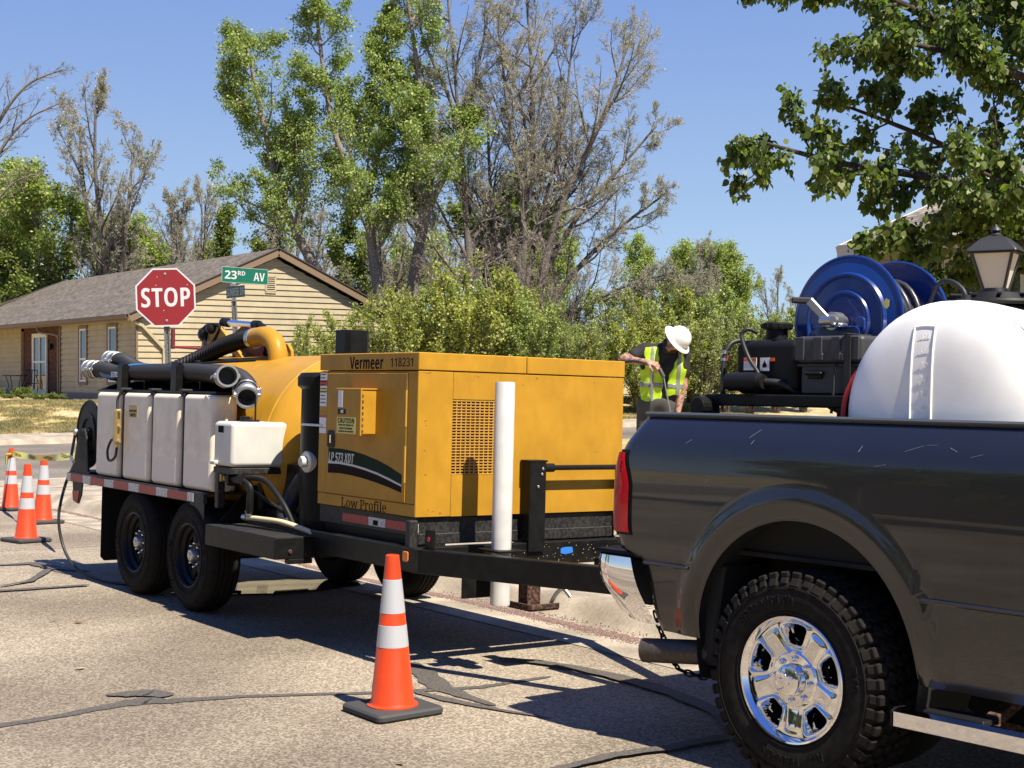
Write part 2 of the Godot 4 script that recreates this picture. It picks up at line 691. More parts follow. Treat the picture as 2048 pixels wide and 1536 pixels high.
func build_ground() -> void:
	var up := func(mb: MB) -> MB:
		for i in mb.n.size():
			if mb.n[i].y < 0:
				mb.n[i] = -mb.n[i]
		for i in range(0, mb.ix.size(), 3):
			var a := mb.v[mb.ix[i]]
			if (mb.v[mb.ix[i + 1]] - a).cross(mb.v[mb.ix[i + 2]] - a).y > 0:
				var q := mb.ix[i + 1]
				mb.ix[i + 1] = mb.ix[i + 2]
				mb.ix[i + 2] = q
		return mb
	var xs := [-700.0, -200.0, -80.0, -40.0, -20.0, -10.0, -4.0, 0.0, 3.95, 5.45, 5.95, 6.0, 6.05, 6.14, 6.5, 7.6]
	xs.append_array(steps(8.2, 16, 13))
	xs.append_array([20.0, 26.0, 40.0, 70.0, 150.0, 300.0, 700.0])
	var zs := [300.0, 60.0, 20.0, 8.0, 0.0, -5.0, -10.0, -15.0]
	zs.append_array(steps(-17, -22, 10))
	zs.append_array([-27.0, -32.55, -32.6, -32.65, -32.7, -32.8, -34.0, -35.5])
	zs.append_array(steps(-36.2, -45, 12))
	zs.append_array([-50.0, -60.0, -70.0, -80.0, -120.0, -250.0, -700.0])
	struct("ground", up.call(sheet(xs, zs, -0.012)), mats["lawn_soil"])
	# near road, falling to the gutter
	var road := struct("road", up.call(sheet([-60.0, -20.0, -5.0, 0.0, 3.95, 4.7, 5.45], [60.0, 20.0, 5.0, 0.0, -5.0, -10.0, -15.0, -17.5], 0.0)), mats["asphalt"])
	struct("cross_street", up.call(sheet([-150.0, -40.0, 0.0, 3.95, 8.0, 20.0, 60.0, 200.0], [-21.9, -24.0, -28.0, -32.6], 0.004)), mats["asphalt_cross"])
	# concrete: gutter pan, kerb and walk, the valley gutter across the road's end, the far kerb and walk
	struct("gutter_pan", up.call(sheet([5.45, 5.7, 5.95], [60.0, 10.0, 0.0, -5.0, -10.0, -15.0, -17.5], 0.004)), mats["concrete"])
	var zk := [60.0, 10.0]
	zk.append_array(steps(8.0, -17.5, 17))
	var walk := struct("kerb_and_walk", up.call(sheet([5.95, 5.99, 6.03, 6.07, 6.11, 6.15, 6.3, 7.6], zk, 0.003)), mats["concrete"])
	var jt: Material = mats["crack_tar"]
	for i in 14:
		var z := 2.0 - i * 1.5
		var j := MB.new()
		j.box(V(6.86, gh(6.86, z) + 0.0045, z), V(1.46, 0.002, 0.012))
		obj("walk_joint", j, jt, walk)
	struct("valley_gutter", up.call(sheet([-60.0, -20.0, 0.0, 3.95, 5.45, 5.95, 6.14, 7.6, 9.5], steps(-17.5, -21.9, 8), 0.004)), mats["concrete"])
	var far := struct("far_kerb_and_walk", up.call(sheet([-150.0, -40.0, 0.0, 20.0, 40.0, 80.0, 200.0], [-32.6, -32.63, -32.66, -32.7, -32.76, -32.9, -33.4, -34.6], 0.004)), mats["concrete"])
	far.set_meta("kind", "structure")
	# tar sealing in the cracks
	var cracks := [
		[[1.2, -6.6, .05], [1.99, -6.62, .055], [2.25, -6.64, .05], [2.55, -6.7, .07], [2.71, -6.71, .11], [2.78, -6.64, .07], [3.12, -6.52, .04], [3.46, -6.34, .035], [3.68, -6.21, .035], [4.0, -6.07, .05], [4.22, -6.03, .04], [4.71, -6.08, .03]],
		[[4.28, -6.77, .04], [4.17, -6.48, .10], [4.03, -6.12, .10], [4.02, -5.89, .06], [4.02, -5.62, .025]],
		[[3.87, -6.1, .03], [3.9, -5.84, .05], [3.98, -5.53, .03], [4.08, -5.28, .015]],
		[[2.60, -6.93, .03], [2.70, -6.88, .09], [2.79, -6.85, .10], [2.84, -6.72, .07]],
		[[3.3, -12.2, .04], [3.66, -12.15, .05], [3.93, -12.1, .10], [3.96, -11.69, .10], [4.15, -11.41, .05]],
		[[2.9, -10.7, .05], [3.22, -10.7, .06], [3.53, -10.65, .06], [3.85, -10.6, .05]],
		[[3.29, -10.92, .03], [3.55, -11.05, .05], [3.91, -11.66, .05]],
		[[4.75, -6.61, .05], [4.88, -6.41, .07], [4.96, -6.14, .07], [4.99, -5.77, .09], [4.95, -5.38, .08], [4.83, -4.93, .07], [4.6, -4.6, .05]],
		[[3.3, -4.52, .03], [3.64, -4.55, .04], [3.87, -4.57, .05], [4.13, -4.54, .05], [4.51, -4.57, .05]],
		[[3.4, -13.1, .012], [4.6, -13.2, .014], [5.4, -13.3, .012]],
	]
	for i in cracks.size():
		var pts := []
		for p in cracks[i]:
			pts.append(V(p[0], p[1], p[2] * .68))
		obj("crack_seal", ribbon(pts, 0.004 + 0.0015 * i), mats["crack_tar"], road)
	# joint lines scored in the valley gutter and old cracks in the cross street
	for i in 3:
		obj("gutter_joint", ribbon([V(-2, -18.4 - i * 1.1, .012), V(3, -18.42 - i * 1.1, .012), V(9, -18.4 - i * 1.1, .012)], 0.008), mats["crack_tar"], self.get_node("valley_gutter"))

# ---------------------------------------------------------------- lettering along an arc (on a tyre's sidewall, facing -y of the lathe)
func arc_text(mb: MB, s: String, r: float, mid: float, size: float, spread: float, y: float, flip := false) -> void:
	var f := SystemFont.new()
	f.font_names = PackedStringArray(["Droid Sans"])
	f.font_weight = 700
	for i in s.length():
		if s[i] == " ":
			continue
		var t := TextMesh.new()
		t.text = s[i]
		t.font = f
		t.font_size = 32
		t.pixel_size = 0.01
		t.depth = 0.1
		t.curve_step = 2.0
		var a := mid - (i - (s.length() - 1) * 0.5) * spread
		var arr := t.get_mesh_arrays()
		var bb := t.get_aabb()
		var k := size / 0.24
		# the sidewall looks to -y; seen from there x runs to the right as angle grows
		var out := Vector3(cos(a), 0, sin(a))
		var along := Vector3(-sin(a), 0, cos(a))
		var xf := Transform3D(Basis(-along * k, out * k, -Vector3.UP * 0.05), out * r - Vector3.UP * y)
		var base := mb.v.size()
		var keep := mb.xf
		mb.xf = keep * xf
		var vs: PackedVector3Array = arr[Mesh.ARRAY_VERTEX]
		var ns: PackedVector3Array = arr[Mesh.ARRAY_NORMAL]
		for j in vs.size():
			mb.put(vs[j] - bb.get_center() * Vector3(1, 1, 0), ns[j])
		var ids: PackedInt32Array = arr[Mesh.ARRAY_INDEX]
		for j in range(0, ids.size(), 3):
			mb.face(base + ids[j], base + ids[j + 1], base + ids[j + 2])
		mb.xf = keep

# frame that lays the lathe's axis along x, its -y side (the outer face) towards -x
func axle(x: float, y: float, z: float, spin := 0.0) -> Transform3D:
	return Transform3D(Basis(Vector3(0, cos(spin), sin(spin)), Vector3(1, 0, 0), Vector3(0, sin(spin), -cos(spin))), Vector3(x, y, z))

func trailer_wheel(parent: Node3D, x: float, z: float, outward: float, letters: bool) -> void:
	var w := Node3D.new()
	w.name = "wheel"
	parent.add_child(w, true)
	w.transform = axle(x, 0.375, z, 0.4)
	if outward > 0:
		w.transform = w.transform * Transform3D(Basis(Vector3.RIGHT, PI), Vector3.ZERO)
	var R := 0.375
	var hw := 0.108
	var pr := [Vector2(0.205, -hw + .012), Vector2(0.215, -hw - .002), Vector2(0.25, -hw - .012), Vector2(0.30, -hw - .014), Vector2(0.335, -hw - .006), Vector2(0.358, -hw + .012), Vector2(0.369, -hw + .03)]
	for g in [-0.052, -0.016, 0.02, 0.056]:
		pr.append_array([Vector2(R, g - .009), Vector2(R - .009, g - .007), Vector2(R - .009, g + .001), Vector2(R, g + .003)])
	pr.append_array([Vector2(0.369, hw - .03), Vector2(0.358, hw - .012), Vector2(0.335, hw + .006), Vector2(0.30, hw + .014), Vector2(0.25, hw + .012), Vector2(0.215, hw + .002), Vector2(0.205, hw - .012)])
	var t := MB.new()
	t.lathe(pr, 56)
	for k in 72: # shoulder notches
		var a := TAU * k / 72
		t.xf = Transform3D(Basis(Vector3.UP, -a), Vector3.ZERO)
		t.box(V(0.3665, -hw + .026, 0), V(.007, .012, .012), .003)
		t.xf = Transform3D.IDENTITY
	obj("tyre", t, mats["rubber_dusty"], w)
	var tm := MB.new()
	tm.lathe([Vector2(0.246, -hw - .0125), Vector2(0.246, -hw - .016), Vector2(0.250, -hw - .016), Vector2(0.250, -hw - .0125)], 56)
	tm.lathe([Vector2(0.322, -hw - .0110), Vector2(0.322, -hw - .0135), Vector2(0.326, -hw - .0130), Vector2(0.326, -hw - .0100)], 56)
	obj("sidewall_rib", tm, mats["rubber"], w)
	if letters:
		var lt := MB.new()
		arc_text(lt, "GLADIATOR", 0.286, 2.2, 0.036, 0.118, hw + .0155)
		arc_text(lt, "RADIAL TRAIL", 0.286, 5.2, 0.026, 0.085, hw + .0155)
		obj("sidewall_lettering", lt, mats["rubber"], w)
	var rim := MB.new()
	rim.lathe([Vector2(0.212, -hw + .004), Vector2(0.216, -hw - .004), Vector2(0.207, -hw - .006), Vector2(0.198, -hw + .004), Vector2(0.195, -hw + .03), Vector2(0.176, -hw + .05), Vector2(0.172, .02), Vector2(0.172, .09)], 48)
	obj("rim", rim, mats["wheel_black"], w)
	var disc := MB.new()
	disc.lathe([Vector2(0.0, -.045), Vector2(0.062, -.045), Vector2(0.075, -.05), Vector2(0.092, -.05), Vector2(0.098, -.045)], 40)
	for k in 8: # the webs between the eight windows
		var a := TAU * k / 8
		disc.xf = Transform3D(Basis(Vector3.UP, a), Vector3.ZERO) * Transform3D(Basis(Vector3.RIGHT, PI / 2), Vector3.ZERO)
		disc.prism(PackedVector2Array([Vector2(.09, -.034), Vector2(.178, -.022), Vector2(.178, .022), Vector2(.09, .034)]), .028, .046, .004)
	disc.xf = Transform3D.IDENTITY
	disc.lathe([Vector2(0.150, -.036), Vector2(0.16, -.046), Vector2(0.176, -.04), Vector2(0.177, -.02)], 40)
	obj("spokes", disc, mats["wheel_black"], w)
	var drum := MB.new()
	drum.lathe([Vector2(0.0, .0), Vector2(0.15, .0), Vector2(0.155, .07)], 32)
	obj("brake_drum", drum, mats["liner_black"], w)
	var hub := MB.new()
	hub.lathe([Vector2(0.0, -.105), Vector2(0.018, -.105), Vector2(0.022, -.1), Vector2(0.036, -.098), Vector2(0.041, -.09), Vector2(0.042, -.045)], 24)
	obj("hub_cap", hub, mats["zinc"], w)
	for k in 8:
		var a := TAU * (k + .5) / 8
		var nut := MB.new()
		nut.xf = Transform3D(Basis.IDENTITY, V(cos(a) * .079, 0, sin(a) * .079))
		nut.lathe([Vector2(0.0, -.076), Vector2(0.006, -.075), Vector2(0.0105, -.066), Vector2(0.0115, -.046)], 6)
		obj("lug_nut", nut, mats["chrome"], w)

func rounded_tank(mb: MB, lo: Vector3, hi: Vector3, r: float) -> void:
	# soft moulded block: rings of a rounded rectangle that draw in at top and bottom
	var rows := []
	var n := 6
	var hs := []
	for k in n + 1:
		var a := PI / 2 * (1.0 - float(k) / n)
		hs.append([lo.y + r * (1 - sin(a)), r * (1 - cos(a))])
	for k in n + 1:
		var a := PI / 2 * float(k) / n
		hs.append([hi.y - r * (1 - sin(a)), r * (1 - cos(a))])
	var ctr := (lo + hi) * 0.5
	for h in hs:
		var w: float = hi.x - lo.x - 2 * h[1]
		var d: float = hi.z - lo.z - 2 * h[1]
		var row := []
		for p in rect(w, d, maxf(r - h[1] * .6, r * .35), 5):
			row.append(V(ctr.x + p.x, h[0], ctr.z + p.y))
		rows.append(row)
	mb.grid(rows, true, true)
	for e in [0, rows.size() - 1]:
		var nn := Vector3.DOWN if e == 0 else Vector3.UP
		var c0 := mb.put(V(ctr.x, hs[e][0], ctr.z), nn)
		var ring := []
		for p in rows[e]:
			ring.append(mb.put(p, nn))
		for k in ring.size():
			mb.face(c0, ring[k], ring[(k + 1) % ring.size()])

func corrugated(pts: Array, r: float, pitch: float, depth: float, mb: MB, seg := 16) -> void:
	var c := curve(pts, 12)
	# walk the curve at even steps, six to a rib
	var step := pitch / 6.0
	var path := [c[0]]
	var carry := 0.0
	for i in range(1, c.size()):
		var seg_l: float = c[i].distance_to(c[i - 1])
		var q := step - carry
		while q <= seg_l:
			path.append(c[i - 1].lerp(c[i], q / seg_l))
			q += step
		carry = seg_l - (q - step)
	var out := []
	var rad := []
	var run := 0.0
	for i in path.size():
		if i > 0:
			run += path[i].distance_to(path[i - 1])
		out.append(path[i])
		rad.append(r + depth * (0.5 + 0.5 * cos(run / pitch * TAU)) - depth)
	mb.tube(out, rad, seg)

func build_trailer() -> void:
	var O := Transform3D(Basis(Vector3(0, 0, 1), -0.03), V(3.95, 0, -9.0))
	var t := thing("vacuum_trailer", "black twin-axle trailer carrying a yellow equipment housing, yellow tank and white water tanks", "trailer", "", O)
	var K: Material = mats["black_paint"]
	var KD: Material = mats["black_dusty"]
	var Y: Material = mats["yellow_paint"]
	var m := MB.new()
	# chassis
	for x in [0.31, 1.54]:
		m.box(V(x, .66, 0.0), V(.07, .13, 4.8), .006)
	for z in [-2.35, -1.6, -.55, .45, 1.3]:
		m.box(V(.925, .68, z), V(1.2, .08, .06), .004)
	obj("chassis", m, K, t)
	m = MB.new()
	m.box(V(.18, .60, 1.50), V(.06, .13, 2.0), .006).box(V(1.67, .60, 1.50), V(.06, .13, 2.0), .006)
	m.box(V(.925, .60, 2.46), V(1.43, .13, .07), .005)
	obj("front_frame", m, K, t)
	m = MB.new()
	m.box(V(.925, .80, -1.12), V(1.84, .012, 2.6), .002)
	obj("deck", m, KD, t)
	m = MB.new()
	m.box(V(.012, .768, -1.135), V(.03, .066, 2.6), .003).box(V(1.838, .768, -1.135), V(.03, .066, 2.6), .003).box(V(.925, .768, -2.43), V(1.80, .066, .03), .003)
	obj("deck_rail", m, mats["zinc"] if false else KD, t)
	# red and white tape along the near deck rail
	var z := -2.43
	var i := 0
	var lens := [.09, .27, .17, .29, .19, .29, .2, .31, .2, .33, .1]
	for l in lens:
		var e := MB.new()
		e.box(V(-.0045, .768, z + l * .5), V(.003, .056, l - .004))
		obj("reflective_tape", e, mats["tape_white"] if i % 2 == 0 else mats["tape_red"], t)
		z += l
		i += 1
	# axles and wheels
	for az in [-.08, -1.03]:
		m = MB.new()
		m.tube([V(.1, .375, az), V(1.75, .375, az)], .04, 10)
		m.box(V(.31, .45, az), V(.06, .10, .5), .01).box(V(1.54, .45, az), V(.06, .10, .5), .01)
		m.bar(V(.31, .47, az - .3), V(.31, .62, az - .36), .05, .02).bar(V(.31, .47, az + .3), V(.31, .62, az + .36), .05, .02)
		obj("axle", m, KD, t)
	trailer_wheel(t, .118, -.08, -1, true)
	trailer_wheel(t, .118, -1.03, -1, true)
	trailer_wheel(t, 1.732, -.08, 1, false)
	trailer_wheel(t, 1.732, -1.03, 1, false)
	m = MB.new()
	m.prism(PackedVector2Array([Vector2(.0, .735), Vector2(.36, .735), Vector2(.36, .2), Vector2(.33, .17), Vector2(.03, .17), Vector2(.0, .2)]), 0, .012, .003)
	obj("mud_flap", m, mats["rubber"], t, at(.02, 0, -1.72))
	obj("mud_flap", m, mats["rubber"], t, at(1.47, 0, -1.72))
	m = MB.new()
	m.xf = on_side(.03, .735, -2.36)
	m.prism(PackedVector2Array([Vector2(0, 0), Vector2(.22, 0), Vector2(.20, -.10), Vector2(.14, -.17), Vector2(.03, -.15)]), 0, .012, .002)
	obj("tie_down_bracket", m, KD, t)
	m = MB.new()
	m.xf = on_side(.016, .735, -2.36)
	m.prism(PackedVector2Array([Vector2(.012, -.075), Vector2(.17, -.065), Vector2(.13, -.168), Vector2(.035, -.15)]), 0, .003)
	obj("red_marking", m, mats["red_paint"], t)
	m = MB.new()
	m.xf = on_side(.02, .66, .0)
	m.prism(PackedVector2Array([Vector2(-.12, .10), Vector2(.15, .10), Vector2(.15, -.1), Vector2(.06, -.1), Vector2(.0, .0)]), 0, .01, .002)
	obj("fender_gusset", m, KD, t)
	m = MB.new()
	m.box(V(.008, .60, .105), V(.01, .06, .055), .004)
	obj("marker_light", m, mats["amber"], t)
	# white water tanks
	var tz := [[-1.91, -1.45], [-1.36, -.87], [-.815, -.345], [-.27, .20]]
	for q in tz:
		m = MB.new()
		rounded_tank(m, V(.03, .812, q[0]), V(.20, 1.452, q[1]), .035)
		var wt := obj("water_tank", m, mats["tank_white"], t)
		m = MB.new()
		m.box(V(.0295, .925, (q[0] + q[1]) * .5), V(.001, .17, q[1] - q[0] - .07))
		obj("water_level", m, mat("tank_wet", Color(.70, .63, .52), .42), wt)
	m = MB.new()
	rounded_tank(m, V(.204, .812, -1.9), V(.236, 1.44, .14), .015)
	obj("rear_water_tank", m, mats["tank_white"], t)
	for q in [-1.405, -.842, -.307]:
		m = MB.new()
		m.box(V(.10, 1.14, q), V(.10, .66, .028), .004)
		m.box(V(.10, 1.475, q), V(.16, .02, .06), .006)
		m.box(V(.06, 1.455, q), V(.05, .05, .04), .01)
		obj("tank_strap", m, mats["black_soft"], t)
	m = MB.new()
	m.box(V(.0275, 1.315, -1.155), V(.002, .09, .165))
	var lb := obj("label", m, mats["label_tan"], t)
	lb.set_meta("label", "tan label on the second water tank")
	lettering("lettering", "NON-POTABLE", .016, .14, "Droid Sans", 700, mats["ink"], lb, on_side(.026, 1.318, -1.155))
	lettering("lettering", "WATER", .024, .10, "Droid Sans", 700, mats["ink"], lb, on_side(.026, 1.288, -1.155))
	# hose cradles: two upright plates above the tanks and black panels between them
	for q in [-1.50, -.50]:
		m = MB.new()
		m.xf = Transform3D(Basis.IDENTITY, V(.10, 1.47, q))
		m.prism(PackedVector2Array([Vector2(-.05, 0), Vector2(.33, 0), Vector2(.33, .09), Vector2(.02, .055), Vector2(.012, .17), Vector2(-.01, .20), Vector2(-.035, .20), Vector2(-.05, .17)]), -.05, .05, .006)
		obj("hose_cradle", m, K, t)
	m = MB.new()
	m.box(V(.33, 1.50, -.85), V(.02, .10, 2.1), .004)
	m.box(V(.20, 1.465, -.85), V(.30, .014, 2.1), .003)
	m.prism(PackedVector2Array([Vector2(.04, 1.458), Vector2(.22, 1.458), Vector2(.22, 1.53)]), -1.95, -1.90)
	obj("cradle_shelf", m, K, t)
	# the yellow tank
	var dome := []
	var R := .66
	for k in 11:
		var a := PI / 2 * k / 10
		dome.append(Vector2(R * cos(a) if k < 10 else 0.0, .66 + .30 * sin(a)))
	m = MB.new()
	m.xf = Transform3D(Basis(Vector3.RIGHT, PI / 2), V(.90, 1.08, 0))
	var prof := [Vector2(0, -2.02), Vector2(.4, -1.99), Vector2(R - .04, -1.92), Vector2(R, -1.88), Vector2(R, .50), Vector2(R + .006, .506), Vector2(R + .006, .522), Vector2(R, .528)]
	prof.append(Vector2(R, .53))
	for p in dome:
		prof.append(p + Vector2(0, -.12))
	m.lathe(prof, 72)
	obj("debris_tank", m, Y, t)
	for q in [-1.4, -.3, .5]:
		m = MB.new()
		m.box(V(.9, .62, q), V(1.0, .35, .05), .004)
		obj("tank_saddle", m, K, t)
	m = MB.new()
	m.tube(curve([V(.75, 1.60, -.30), V(.75, 1.74, -.305), V(.75, 1.835, -.365), V(.75, 1.88, -.49), V(.75, 1.878, -.62), V(.75, 1.87, -.68)], 8), .070, 24)
	obj("suction_elbow", m, Y, t)
	m = MB.new()
	corrugated([V(.75, 1.874, -.65), V(.74, 1.862, -.86), V(.72, 1.81, -1.18), V(.66, 1.72, -1.46), V(.56, 1.64, -1.66), V(.42, 1.58, -1.80)], .068, .036, .016, m, 20)
	obj("suction_pipe", m, mats["black_plastic"], t)
	m = MB.new()
	m.tube([V(.75, 1.872, -.665), V(.75, 1.866, -.715)], .076, 24)
	obj("pipe_clamp", m, mats["zinc"], t)
	# gear on the tank's back end: plates, lever, boom
	m = MB.new()
	m.xf = on_side(.88, 0, 0)
	m.prism(PackedVector2Array([Vector2(-1.85, 1.70), Vector2(-1.83, 1.93), Vector2(-1.70, 1.95), Vector2(-1.62, 1.98), Vector2(-1.50, 1.98), Vector2(-1.06, 1.72), Vector2(-1.16, 1.72), Vector2(-1.50, 1.90), Vector2(-1.55, 1.72)]), 0, .03, .004)
	m.prism(PackedVector2Array([Vector2(-1.85, 1.70), Vector2(-.6, 1.70), Vector2(-.6, 1.74), Vector2(-1.85, 1.76)]), -.12, -.06, .004)
	obj("hoist_plate", m, mats["yellow_flat"], t)
	m = MB.new()
	m.ball(V(.86, 1.93, -1.80), V(.05, .06, .09), 12).ball(V(.86, 1.97, -1.66), V(.05, .045, .10), 12)
	m.tube(curve([V(.85, 1.95, -1.85), V(.84, 2.0, -1.7), V(.85, 1.98, -1.5), V(.84, 1.86, -1.6)], 8), .012, 8)
	m.tube(curve([V(.85, 1.92, -1.75), V(.8, 1.84, -1.65), V(.8, 1.8, -1.5)], 8), .014, 8)
	obj("hydraulic_fittings", m, mats["black_plastic"], t)
	m = MB.new()
	m.tube([V(.9, 2.015, -1.48), V(.9, 1.985, -1.0)], .024, 14)
	obj("cylinder_rod", m, mats["chrome"], t)
	m = MB.new()
	m.tube([V(.9, 2.02, -1.55), V(.9, 2.012, -1.45)], .035, 12)
	obj("cylinder_end", m, mats["black_plastic"], t)
	m = MB.new()
	m.tube([V(.9, 1.985, -1.0), V(.9, 1.98, -.92)], .035, 12)
	m.tube(curve([V(.9, 1.98, -.92), V(.88, 1.96, -.8), V(.85, 1.86, -.66), V(.8, 1.75, -.6)], 8), .022, 8)
	obj("cylinder_end", m, mats["black_plastic"], t)
	m = MB.new()
	m.xf = on_side(.96, 0, 0)
	m.prism(PackedVector2Array([Vector2(-1.42, 1.74), Vector2(-1.40, 1.93), Vector2(-1.26, 1.985), Vector2(-.80, 1.91), Vector2(-.70, 1.74)]), 0, .04, .004)
	obj("maroon_plate", m, mats["maroon"], t)
	m = MB.new()
	m.tube([V(.9, 1.81, -1.8), V(.9, 1.84, -2.5)], .012, 10)
	obj("latch_lever", m, mats["red_paint"], t)
	m = MB.new()
	m.tube([V(.9, 1.825, -2.52), V(.9, 1.99, -2.53)], .018, 10)
	obj("lever_grip", m, mats["maroon"], t)
	m = MB.new()
	m.xf = on_side(.88, 0, -.40)
	m.prism(PackedVector2Array([Vector2(-.11, 1.70), Vector2(-.10, 1.77), Vector2(-.05, 1.83), Vector2(.03, 1.83), Vector2(.09, 1.78), Vector2(.10, 1.70), Vector2(.06, 1.70), Vector2(.05, 1.76), Vector2(.0, 1.79), Vector2(-.05, 1.76), Vector2(-.06, 1.70)]), 0, .025, .004)
	obj("lifting_lug", m, Y, t)
	m = MB.new()
	m.tube([V(.40, 1.675, -.85), V(.40, 1.69, .05)], .008, 8)
	m.box(V(.36, 1.67, -.80), V(.03, .05, .05), .005)
	obj("latch_rod", m, mats["zinc"] if false else mats["black_plastic"], t)
	# small white tank hung out in front
	m = MB.new()
	rounded_tank(m, V(-.045, 1.0, .385), V(.44, 1.285, .665), .03)
	var st := obj("small_tank", m, mats["tank_white_small"], t)
	m = MB.new()
	m.box(V(-.056, 1.022, .43), V(.03, .028, .085), .008)
	obj("spigot_boss", m, mats["tank_white_small"], st)
	m = MB.new()
	m.box(V(-.0465, 1.235, .50), V(.003, .042, .075))
	obj("label", m, mats["ink"], st)
	m = MB.new()
	m.box(V(.12, 1.29, .56), V(.12, .016, .05), .003).box(V(.1, 1.305, .54), V(.05, .03, .05), .004)
	m.tube([V(.16, 1.29, .56), V(.16, 1.42, .56)], .006, 8)
	obj("tank_cap", m, mats["black_plastic"], st)
	m = MB.new()
	m.box(V(.19, .975, .52), V(.46, .04, .27), .004).box(V(.3, .84, .42), V(.06, .26, .06), .004).box(V(.05, .87, .30), V(.05, .30, .05), .004)
	obj("tank_bracket", m, KD, t)
	# valve, hoses and the splash guard below it
	m = MB.new()
	m.tube([V(.02, .925, .49), V(.02, .925, .70)], .032, 12)
	m.box(V(.02, .925, .56), V(.09, .09, .03), .006)
	m.tube(curve([V(.03, .92, .68), V(.05, .88, .74), V(.05, .80, .74), V(.06, .72, .72)], 6), .024, 12)
	m.tube(curve([V(.03, .93, .66), V(.09, .93, .85), V(.12, .80, 1.05), V(.15, .66, 1.15)], 8), .018, 10)
	m.tube(curve([V(.05, .9, .6), V(.12, .8, .85), V(.2, .72, 1.0)], 8), .012, 8)
	obj("valve_and_hoses", m, mats["black_plastic"], t)
	m = MB.new()
	m.tube([V(.02, .925, .42), V(.02, .925, .48)], .022, 8)
	m.box(V(.02, .925, .435), V(.07, .05, .015), .004)
	obj("brass_plug", m, mats["brass"], t)
	m = MB.new()
	m.tube(curve([V(.07, .685, .66), V(.08, .69, .85), V(.10, .69, 1.08), V(.14, .665, 1.25), V(.17, .64, 1.38)], 8), .016, 10)
	obj("ivory_hose", m, mats["label_tan"] if false else mat("ivory", Color(.58, .48, .30), .5), t)
	m = MB.new()
	m.tube([V(.07, .70, .70), V(.06, .735, .70)], .024, 8).tube([V(.07, .685, .62), V(.07, .685, .67)], .022, 8)
	obj("hose_fitting", m, mats["zinc"], t)
	m = MB.new()
	m.box(V(.34, .82, .6), V(.02, .4, .7), .004)
	obj("splash_guard", m, K, t)
	m = MB.new()
	m.xf = at(.02, .64, 0)
	m.prism(PackedVector2Array([Vector2(0, 0), Vector2(.28, 0), Vector2(.28, .25), Vector2(.15, .16)]), .36, .375, .003)
	obj("guard_gusset", m, K, t)
	# step box
	m = MB.new()
	m.box(V(.035, .5625, .90), V(.27, .125, .96), .004)
	var stp := obj("step_box", m, K, t)
	m = MB.new()
	m.box(V(.035, .627, .90), V(.262, .004, .952), .001)
	obj("tread_plate", m, mats["black_dusty"], stp)
	for q in [.62, 1.22]:
		m = MB.new()
		m.xf = on_side(-.101, .60, q)
		m.prism(circle(.006, 8), 0, .002)
		obj("bolt", m, mats["rusty_steel"], stp)
	m = MB.new()
	m.xf = Transform3D(Basis.IDENTITY, V(.0, .545, 1.381))
	m.prism(circle(.012, 8), 0, .01, .002)
	obj("bolt", m, mats["rusty_steel"], stp)
	m = MB.new()
	m.box(V(.07, .485, 1.36), V(.16, .03, .05), .004).box(V(.22, .53, 1.0), V(.1, .05, .9), .004)
	obj("step_support", m, K, stp)
	# separator housing between tank and enclosure, with its white plug
	m = MB.new()
	m.xf = Transform3D(Basis.IDENTITY, V(.37, 0, 1.13))
	m.lathe([Vector2(0, .56), Vector2(.15, .56), Vector2(.165, .58), Vector2(.165, 1.50), Vector2(.19, 1.52), Vector2(.19, 1.575), Vector2(.17, 1.60), Vector2(0, 1.61)], 32)
	m.xf = Transform3D.IDENTITY
	m.box(V(.75, 1.1, 1.12), V(.6, 1.0, .2), .01)
	obj("separator_housing", m, K, t)
	m = MB.new()
	m.xf = axle(.22, 1.06, 1.17)
	m.lathe([Vector2(0.0, -.055), Vector2(.03, -.055), Vector2(.034, -.05), Vector2(.034, -.02)], 6)
	m.lathe([Vector2(0.034, -.02), Vector2(.06, -.02), Vector2(.066, -.014), Vector2(.066, .03)], 28)
	obj("drain_plug", m, mats["tank_white_small"], t)
	m = MB.new()
	m.tube(curve([V(.30, .95, .98), V(.26, .82, .90), V(.20, .70, .93), V(.22, .6, 1.05)], 8), .055, 14)
	obj("drain_hose", m, mats["hose_black"], t)
	m = MB.new()
	m.tube([V(.20, 1.285, 1.12), V(.20, 1.285, 1.38)], .009, 8)
	obj("latch_pin", m, mats["zinc"], t)
	# exhaust stack on top
	m = MB.new()
	m.xf = Transform3D(Basis(Vector3.RIGHT, -PI / 2), V(.66, 1.56, .90))
	m.prism(PackedVector2Array([Vector2(-.06, -.088), Vector2(.06, -.088), Vector2(.088, -.06), Vector2(.088, .06), Vector2(.06, .088), Vector2(-.06, .088), Vector2(-.088, .06), Vector2(-.088, -.06)]), 0, .325, .004)
	obj("exhaust_stack", m, K, t)
	build_enclosure(t)
	build_tongue(t)
	build_rear_reel(t)

